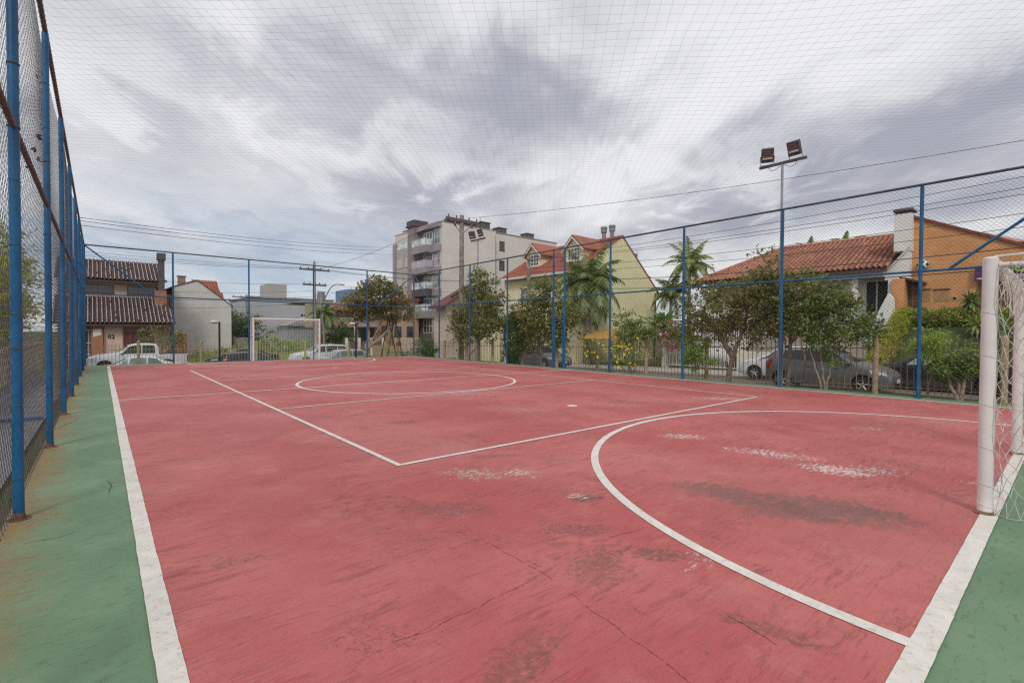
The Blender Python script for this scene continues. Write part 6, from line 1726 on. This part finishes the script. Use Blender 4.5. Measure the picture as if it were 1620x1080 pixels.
floodlight('twin floodlight on a tall thin pole rising above the street fence near the silver hatchback', 14.95, 5.22, 6.42, 1)
floodlight('smaller looking twin floodlight in front of the apartment block side wall', 15.3, 20.62, 6.42, 2)

def lamp_post(label, X, Y, ztop, hd):
    g = thing('garden_lamp', label, 'lamp post', (X, Y, -.75), 0, 'black garden lamps behind the far fence')
    hgt = ztop+.75
    mb = MB(); mb.cyl((0, 0, -.2), (0, 0, hgt-.08), .045, 10); mb.build('pole', black, g, True)
    mb = MB(); mb.tube([(0, 0, hgt-.12), (hd*.10, 0, hgt-.06), (hd*.2, 0, hgt-.08)], .02, 8); mb.build('arm', black, g, True)
    mb = MB(); mb.sphere((hd*.21, 0, hgt-.09), .17, 16, 8, 1.1, 1, .55); mb.build('lamp_head', M('opal lamp', (.68, .66, .63), .4, .05, 4), g, True)
lamp_post('black lamp post with white dome in front of the grey white gable house', 4.24, 27.0, 1.98, -1)
lamp_post('black lamp post with white dome right of the distant goal', 11.17, 27.0, 2.0, -1)

def insul(mb, p): mb.cyl(p, (p[0], p[1], p[2]+.16), .04, 8)
def utility_pole(label, X, Y, z0, top, r, arms, mat, ang=0, extra=None):
    g = thing('utility_pole', label, 'utility pole', (X, Y, z0), 0)
    hgt = top-z0
    mb = MB(); mb.cyl((0, 0, -.3), (0, 0, hgt), r*1.2, 12, r*.85); mb.build('pole', mat, g, True)
    for (dz, ln, off) in arms:
        mb = MB(); mb.cbox((off*math.sin(ang), -off*math.cos(ang), hgt-dz), (ln, .11, .13), ang); am = mb.build('crossarm', M('dark arm timber', (.13, .105, .09), .9, .25, 6, 0, .2), g)
        mb = MB()
        for f in (-.45, -.2, .2, .45): insul(mb, (f*ln*math.cos(ang), f*ln*math.sin(ang)-off, hgt-dz+.065))
        mb.build('insulators', M('brown ceramic', (.07, .045, .04), .35, .2, 5), am)
    return g
ptop = 8.42
p3 = utility_pole('thick weathered wooden pole with double crossarm before the apartment block', 16.25, 23.55, strip_z(23.5), ptop, .15, [(.32, 2.25, .12), (.42, 2.25, -.12)], pole_wood)
mb = MB()
for s in (-1, 1): mb.tube([(s*.08, 0, ptop-strip_z(23.5)-1.05), (s*.75, -.1, ptop-strip_z(23.5)-.45)], .02, 6); mb.tube([(s*.55, -.15, 8.45), (s*.62, -.2, 8.15)], .07, 6)
mb.build('arm_braces', M('dark steel', (.085, .075, .085)), p3)
p1 = utility_pole('concrete pole with two crossarms and transformer behind the distant goal', 14.05, 43.0, -1.25, 7.55, .13, [(.75, 2.6, .1), (2.05, 2.0, .1)], M('pale concrete pole', (.34, .32, .29), .9, .1, 3, 0, .1, .3))
mb = MB(); mb.cyl((.45, -.35, 5.15), (.45, -.35, 6.05), .30, 16); mb.cyl((.45, -.35, 6.05), (.45, -.35, 6.16), .33, 16)
for q in range(8): a = 2*PI*q/8; mb.cbox((.45+.33*math.cos(a), -.35+.33*math.sin(a), 5.6), (.10, .03, .7), a)
mb.build('transformer', M('grey transformer', (.30, .30, .29), .6, .1, 3), p1, False)
a = at(390, 466, Y=72); utility_pole('small distant utility pole above the dark green tree', a.x, 72, -1.3, a.z, .13, [(.35, 3.4, .1)], pole_wood)
p4 = utility_pole('bare wooden pole standing in front of the red dormer roof', 24.25, 26.35, street_z(26), 7.25, .14, [], pole_wood)
mb = MB(); mb.cbox((0, -.12, 7.75), (.9, .1, .1)); mb.build('crossarm', pole_wood, p4)
utility_pole('grey wooden pole standing among the trees before the cream house', 24.3, 33.0, street_z(33), 5.3, .10, [], pole_wood)

g = thing('street_lamp', 'tall curved arm street lamp right of the concrete pole', 'street lamp', (13.75, 40.5, -1.25))
mb = MB(); mb.tube([(0, 0, -.1), (0, 0, 4.4), (.22, 0, 5.2), (.72, 0, 6.25), (1.05, 0, 6.62), (1.35, 0, 6.72), (1.6, 0, 6.72)], [.07, .055, .045, .04, .035, .03, .03], 8); mb.build('pole', M('dark grey lamp pole', (.12, .12, .13), .5, .2, 4, .4), g, True)
mb = MB(); mb.cbox((1.78, 0, 6.70), (.42, .16, .09)); bevel(mb.build('lamp_head', grey_pole, g), .03)

def cable(label, a, b, sag, r, grp):
    a, b = Vector(a), Vector(b); n = 26; mb = MB()
    pts = []
    for i in range(n+1):
        f = i/n; p = a.lerp(b, f); p.z -= sag*4*f*(1-f); pts.append(p)
    mb.tube(pts, r, 5, False); o = mb.build('overhead_cable', M('cable sheath', (.03, .03, .032), .7, .2, 2)); return tag(o, label, 'cable', grp)
SPAN = 'overhead cables along the street'
names = ['topmost of the parallel cables crossing in front of the terracotta roof', 'second highest of the parallel cables above the terracotta roof', 'third cable down of those crossing the street fence', 'fourth cable down, crossing the tiled roof and brick wall', 'fifth cable down, passing over the football ornament', 'sixth cable, lower and thicker, crossing the yellow gable', 'lowest thick cable, passing just above the tree tops by the gate']
for i, (za, zb, dx) in enumerate(((7.05, 8.1, 0), (6.95, 7.7, .25), (6.85, 7.3, -.25), (6.3, 6.75, .1), (6.0, 6.25, .1), (5.4, 5.55, .1), (4.9, 4.8, .1))):
    cable(names[i], (24.2+dx, 26.35, za), (24.2+dx, -16, zb), .75+.05*i, .011+.006*(i > 4), SPAN)
cable('single thin cable rising over the open sky above the street fence to the right', (16.9, 23.4, 8.35), at(1620, 222, X=23), .25, .010, SPAN)
for i, (va, vb) in enumerate(((343, 391), (348, 396), (355, 402))):
    cable(['upper', 'middle', 'lower'][i]+' of three cables sloping across the sky above the far left fence', at(118, va, Y=33), at(648, vb, Y=64), .5, .014, 'cables in the far left sky')
for i, (z, y) in enumerate(((7.0, 43.0), (6.95, 43.15), (6.9, 42.9), (5.65, 43.0), (5.0, 43.1), (4.5, 43.0), (4.0, 43.05))):
    ll = ['topmost', 'second', 'third', 'fourth', 'fifth', 'sixth', 'lowest'][i]
    cable(ll+' of the cables running left from the concrete pole past the dark tiled house', (14.05, y, z), (-12, y, z+.1), .35+.1*i, .011, 'cables along the cross street')
    if i < 5: cable(ll+' of the cables running right from the concrete pole behind the bronze tree', (14.05, y, z), (38, y+6, z+1.2), .45, .011, 'cables along the cross street')
cable('cable from the double crossarm down towards the concrete pole', (15.4, 23.5, 8.2), (14.3, 43.0, 6.9), .35, .012, SPAN)

# swing frame
g = thing('swing_frame', 'dark green A frame climbing swing with a red seat in the far corner', 'swing', (14.5, 28.9, -.8))
frm = M('dark green frame paint', (.045, .085, .07), .55, .25, 5)
for y in (0, .9):
    for (x0, x1) in ((-.55, .05), (.85, .12)):
        mb = MB(); mb.tube([(x0, y, -.1), (x1, y, 3.05)], .045, 8); mb.build('leg', frm, g, True)
for z in (.9, 1.4):
    mb = MB(); mb.tube([(-.35+.1*(z-.9), 0, z), (.70-.12*(z-.9), 0, z)], .025, 6); mb.build('rung', frm, g, True)
mb = MB(); mb.tube([(.08, -.1, 3.05), (.08, 1.0, 3.05)], .045, 8); mb.build('top_bar', frm, g, True)
mb = MB(); mb.cbox((.55, .3, 1.45), (.30, .25, .28)); bevel(mb.build('seat', M('red seat', (.30, .045, .045), .5, .15, 5), g), .05)
mb = MB(); mb.tube([(.5, .3, 1.6), (.12, .3, 3.0)], .012, 5); mb.build('chain', steel, g)
g = MB(); g.box(14.6, 15.5, 26.15, 27.2, -.6, -.08); o = g.build('planter', M('red planter', (.30, .06, .05), .7, .15, 3)); tag(o, 'low red planter box below the dark green tiered shrub', 'planter')

# beyond the left fence
mb = MB(); mb.box(-2.55, -2.3, 1.5, 60, -.4, .82); wl = thing('boundary_wall', 'long low beige wall behind the left wire mesh', 'wall', (-2.4, 20, -.2))
mb2 = MB(); mb2.box(-2.55, -2.3, 1.5, 30.6, -1.3, .82); P(mb2, 'wall', M('stained beige block wall', (.52, .43, .32), .9, .15, 1.5, 0, .2, .5), wl)
mb2 = MB(); mb2.box(-2.6, -2.25, 1.4, 30.7, .82, .90); P(mb2, 'coping', M('pale coping', (.45, .40, .33), .9, .1, 2, 0, .1, .3), wl)
h = thing('shed', 'tan boarded shed behind the left wire mesh and low wall', 'shed', (-4.5, 27, -.8))
mb = MB(); mb.box(-6.5, -2.75, 25.5, 29, -.8, 2.5)
P(mb, 'wall', M('tan boards', (.34, .25, .16), .9, .3, 1.8, 0, .2, .5), h)
mb = MB(); prism(mb, [(-2.6, 25.3, 2.5), (-6.7, 25.3, 3.1), (-6.7, 25.3, 3.2), (-2.6, 25.3, 2.6)], (0, 4, 0)); P(mb, 'roof', M('brown sheet roof', (.16, .11, .085), .8, .2, 2), h)
g = thing('blue_frame', 'blue tubular frame standing on the grey paving behind the left mesh', 'frame', (-1.75, 11.5, -.15))
for (p, q) in (((0, 0, 0), (0, 0, 1.25)), ((0, 1.6, 0), (0, 1.6, 1.25))):
    mb = MB(); mb.cyl(p, q, .035, 8); mb.build('leg', blue, g, True)
mb = MB(); mb.cyl((0, 0, 1.25), (0, 1.6, 1.25), .03, 8); mb.build('top_bar', blue, g, True)
mb = MB(); mb.cyl((0, 0, .05), (.75, 0, .05), .03, 8); mb.build('foot_bar', blue, g, True)
for k, (y, z) in enumerate(((8, 2.3), (8, 1.75))):
    cable(['upper', 'lower'][k]+' pale string line behind the left wire mesh', (-2.2, 1.5, z), (-2.2, 26, z), .06, .006, 'string lines behind the left fence')
# dead leaves caught in the left mesh
lfm = leafmat('dry leaf', [(.012, .008, .006), (.022, .014, .009)])
gg = random.Random(5)
for (u, v) in ((60, 126), (55, 212), (50, 238), (57, 252), (46, 262)):
    p = at(u, v, X=XL-.02); mb = MB(); leaves(mb, [(0, 0, 0), (.01, .02, -.015)], .06, gg, 1.5, .6)
    o = mb.build('dead_leaf', lfm); o.location = p; tag(o, 'withered brown leaf caught high in the left wire mesh', 'leaf', 'withered leaves caught in the left mesh')
for (x, y) in ((-.86, 6.0), (-.84, 5.2), (-.90, 4.3)):
    mb = MB(); leaves(mb, [(0, 0, .01), (.03, .05, .01), (-.02, .09, .0)], .07, gg, .2, .5); o = mb.build('leaf_litter', lfm); o.location = (x, y, -.145); tag(o, 'fallen leaves lying along the base of the left fence', 'leaf litter', 'leaf litter by the left fence')
# ------------------------------------------------------------------ sky and sun
world = bpy.data.worlds.new("World"); SC.world = world; world.use_nodes = True
wt = world.node_tree; wn = wt.nodes; wn.clear()
SUN_EL, SUN_AZ = R(42), R(-138)        # azimuth from +Y towards +X
def WN(t, **k):
    x = wn.new(t)
    for a_, b_ in k.items(): setattr(x, a_, b_)
    return x
def wm(op, a_, b_=0.0, clamp=False):
    x = WN('ShaderNodeMath', operation=op); x.use_clamp = clamp
    for i, val in enumerate((a_, b_)):
        if isinstance(val, (int, float)): x.inputs[i].default_value = val
        else: wt.links.new(val, x.inputs[i])
    return x.outputs[0]
def wmix(f, a_, b_):
    x = WN('ShaderNodeMix', data_type='RGBA')
    for s_, val in ((x.inputs['Factor'], f), (x.inputs['A'], a_), (x.inputs['B'], b_)):
        if isinstance(val, (int, float)): s_.default_value = val
        elif isinstance(val, tuple): s_.default_value = val+(1,) if len(val) == 3 else val
        else: wt.links.new(val, s_)
    return x.outputs['Result']
def wramp(f, a_, b_):
    x = WN('ShaderNodeMapRange', interpolation_type='SMOOTHSTEP')
    x.inputs['From Min'].default_value = a_; x.inputs['From Max'].default_value = b_
    wt.links.new(f, x.inputs['Value']); return x.outputs['Result']
def wnoise(vec, sc, det=5, ro=.55, di=0, loc=(0, 0, 0), scale=(1, 1, 1), rot=0):
    m = WN('ShaderNodeMapping'); wt.links.new(vec, m.inputs['Vector'])
    m.inputs['Location'].default_value = loc; m.inputs['Scale'].default_value = scale; m.inputs['Rotation'].default_value = (0, 0, rot)
    x = WN('ShaderNodeTexNoise'); wt.links.new(m.outputs[0], x.inputs['Vector'])
    x.inputs['Scale'].default_value = sc; x.inputs['Detail'].default_value = det; x.inputs['Roughness'].default_value = ro; x.inputs['Distortion'].default_value = di
    return x.outputs['Fac']
sky = WN('ShaderNodeTexSky', sky_type='NISHITA'); sky.sun_disc = False
sky.sun_elevation = SUN_EL; sky.sun_rotation = SUN_AZ
tc = WN('ShaderNodeTexCoord'); sp = WN('ShaderNodeSeparateXYZ'); wt.links.new(tc.outputs['Generated'], sp.inputs[0])
zz = wm('ADD', wm('MAXIMUM', sp.outputs[2], 0.0), .15)
cb = WN('ShaderNodeCombineXYZ')
# cloud deck seen in perspective: ground-plane coordinates, turned so +u runs along the wind streaks
AZ = R(37)
px = wm('DIVIDE', sp.outputs[0], zz); py = wm('DIVIDE', sp.outputs[1], zz)
u_ = wm('ADD', wm('MULTIPLY', px, math.sin(AZ)), wm('MULTIPLY', py, math.cos(AZ)))
v_ = wm('SUBTRACT', wm('MULTIPLY', px, math.cos(AZ)), wm('MULTIPLY', py, math.sin(AZ)))
wt.links.new(u_, cb.inputs[0]); wt.links.new(v_, cb.inputs[1])
deck = cb.outputs[0]
n1 = wnoise(deck, 1.0, 4, .5, .35, (3.2, 1.4, 0), (.50, .72, 1))
n2 = wnoise(deck, 1.0, 5, .55, .6, (4.1, 1.3, 2), (.85, 1.6, 1))
n3 = wnoise(deck, 1.0, 6, .58, .6, (1.7, 8.3, 5), (2.4, 3.0, 1))
mixn = wm('ADD', wm('ADD', wm('MULTIPLY', n1, .52), wm('MULTIPLY', n2, .29)), wm('MULTIPLY', n3, .19))
# named cloud masses of this particular sky: (azimuth, elevation, half widths, weight)
az_ = wm('ADD', wm('ARCTAN2', sp.outputs[0], sp.outputs[1]), wm('MULTIPLY', wm('SUBTRACT', n2, .5), .75))
el_ = wm('ADD', wm('ARCSINE', sp.outputs[2]), wm('MULTIPLY', wm('SUBTRACT', n3, .5), .40))
for (u, v, du, dv, wgt) in ((420, 140, 250, 75, -.085), (300, 240, 170, 30, -.06), (960, 190, 150, 60, -.085), (1500, 225, 170, 55, -.045), (640, 318, 170, 26, -.055), (830, 285, 80, 28, -.06), (1180, 330, 260, 22, -.03), (800, 90, 120, 90, -.04),
                            (90, 110, 120, 130, .06), (640, 235, 330, 36, .075), (830, 30, 110, 55, .05), (1330, 120, 190, 90, .05), (1120, 265, 160, 34, .06), (250, 330, 200, 28, .03), (450, 275, 140, 25, .05), (1500, 30, 200, 60, .03)):
    d = (FW+RT*((u-810)/FPX)-UP*((v-540)/FPX)).normalized(); dist = math.hypot(u-810, v-540, FPX)
    a0 = math.atan2(d.x, d.y); e0 = math.asin(d.z)
    ra = du/dist/max(.3, math.cos(e0)); re = dv/dist
    q1 = wm('DIVIDE', wm('SUBTRACT', az_, a0), ra); q2 = wm('DIVIDE', wm('SUBTRACT', el_, e0), re)
    g_ = wm('EXPONENT', wm('MULTIPLY', wm('ADD', wm('MULTIPLY', q1, q1), wm('MULTIPLY', q2, q2)), -.8))
    mixn = wm('ADD', mixn, wm('MULTIPLY', g_, wgt))
cl = wramp(mixn, .355, .60)
cloud = wmix(cl, (.45, .465, .535), (.985, .985, .995))
# breaks of blue low in the sky on the side of the cross street
n4 = wnoise(deck, 1.0, 6, .6, .3, (2.4, 3.9, 1), (.30, .55, 1))
low = wm('MULTIPLY', wramp(sp.outputs[2], .30, .06), wramp(sp.outputs[0], .62, .25))
hole = wm('MULTIPLY', wm('MULTIPLY', low, wramp(n4, .44, .60)), .85)
bg1 = WN('ShaderNodeBackground'); bg1.inputs['Strength'].default_value = .10
wt.links.new(sky.outputs[0], bg1.inputs['Color'])
bg2 = WN('ShaderNodeBackground'); bg2.inputs['Strength'].default_value = .93
holecol = wmix(wramp(sp.outputs[2], .02, .2), (.58, .68, .80), (.36, .52, .74))
wt.links.new(wmix(hole, cloud, holecol), bg2.inputs['Color'])
ms = WN('ShaderNodeMixShader'); ms.inputs[0].default_value = .92
wt.links.new(bg1.outputs[0], ms.inputs[1]); wt.links.new(bg2.outputs[0], ms.inputs[2])
wo = WN('ShaderNodeOutputWorld'); wt.links.new(ms.outputs[0], wo.inputs['Surface'])
sd = bpy.data.lights.new("sun", 'SUN'); sd.energy = 1.5; sd.angle = R(14); sd.color = (1.0, .96, .90)
so = bpy.data.objects.new("sun", sd); COL.objects.link(so)
sv = Vector((math.sin(SUN_AZ)*math.cos(SUN_EL), math.cos(SUN_AZ)*math.cos(SUN_EL), math.sin(SUN_EL)))
so.rotation_euler = (-sv).to_track_quat('-Z', 'Y').to_euler()
so.location = (0, 0, 40)

SC.view_settings.view_transform = 'Standard'; SC.view_settings.look = 'None'
SC.view_settings.exposure = 0; SC.view_settings.gamma = 1
SC.render.engine = 'CYCLES'
SC.cycles.max_bounces = 6; SC.cycles.diffuse_bounces = 3; SC.cycles.glossy_bounces = 2; SC.cycles.transmission_bounces = 3; SC.cycles.transparent_max_bounces = 6
SC.cycles.use_denoising = False
try: SC.cycles.denoiser = 'OPENIMAGEDENOISE'
except Exception: pass
SC.cycles.sample_clamp_indirect = 8
SC.cycles.pixel_filter_type = 'BLACKMAN_HARRIS'; SC.cycles.filter_width = 1.3
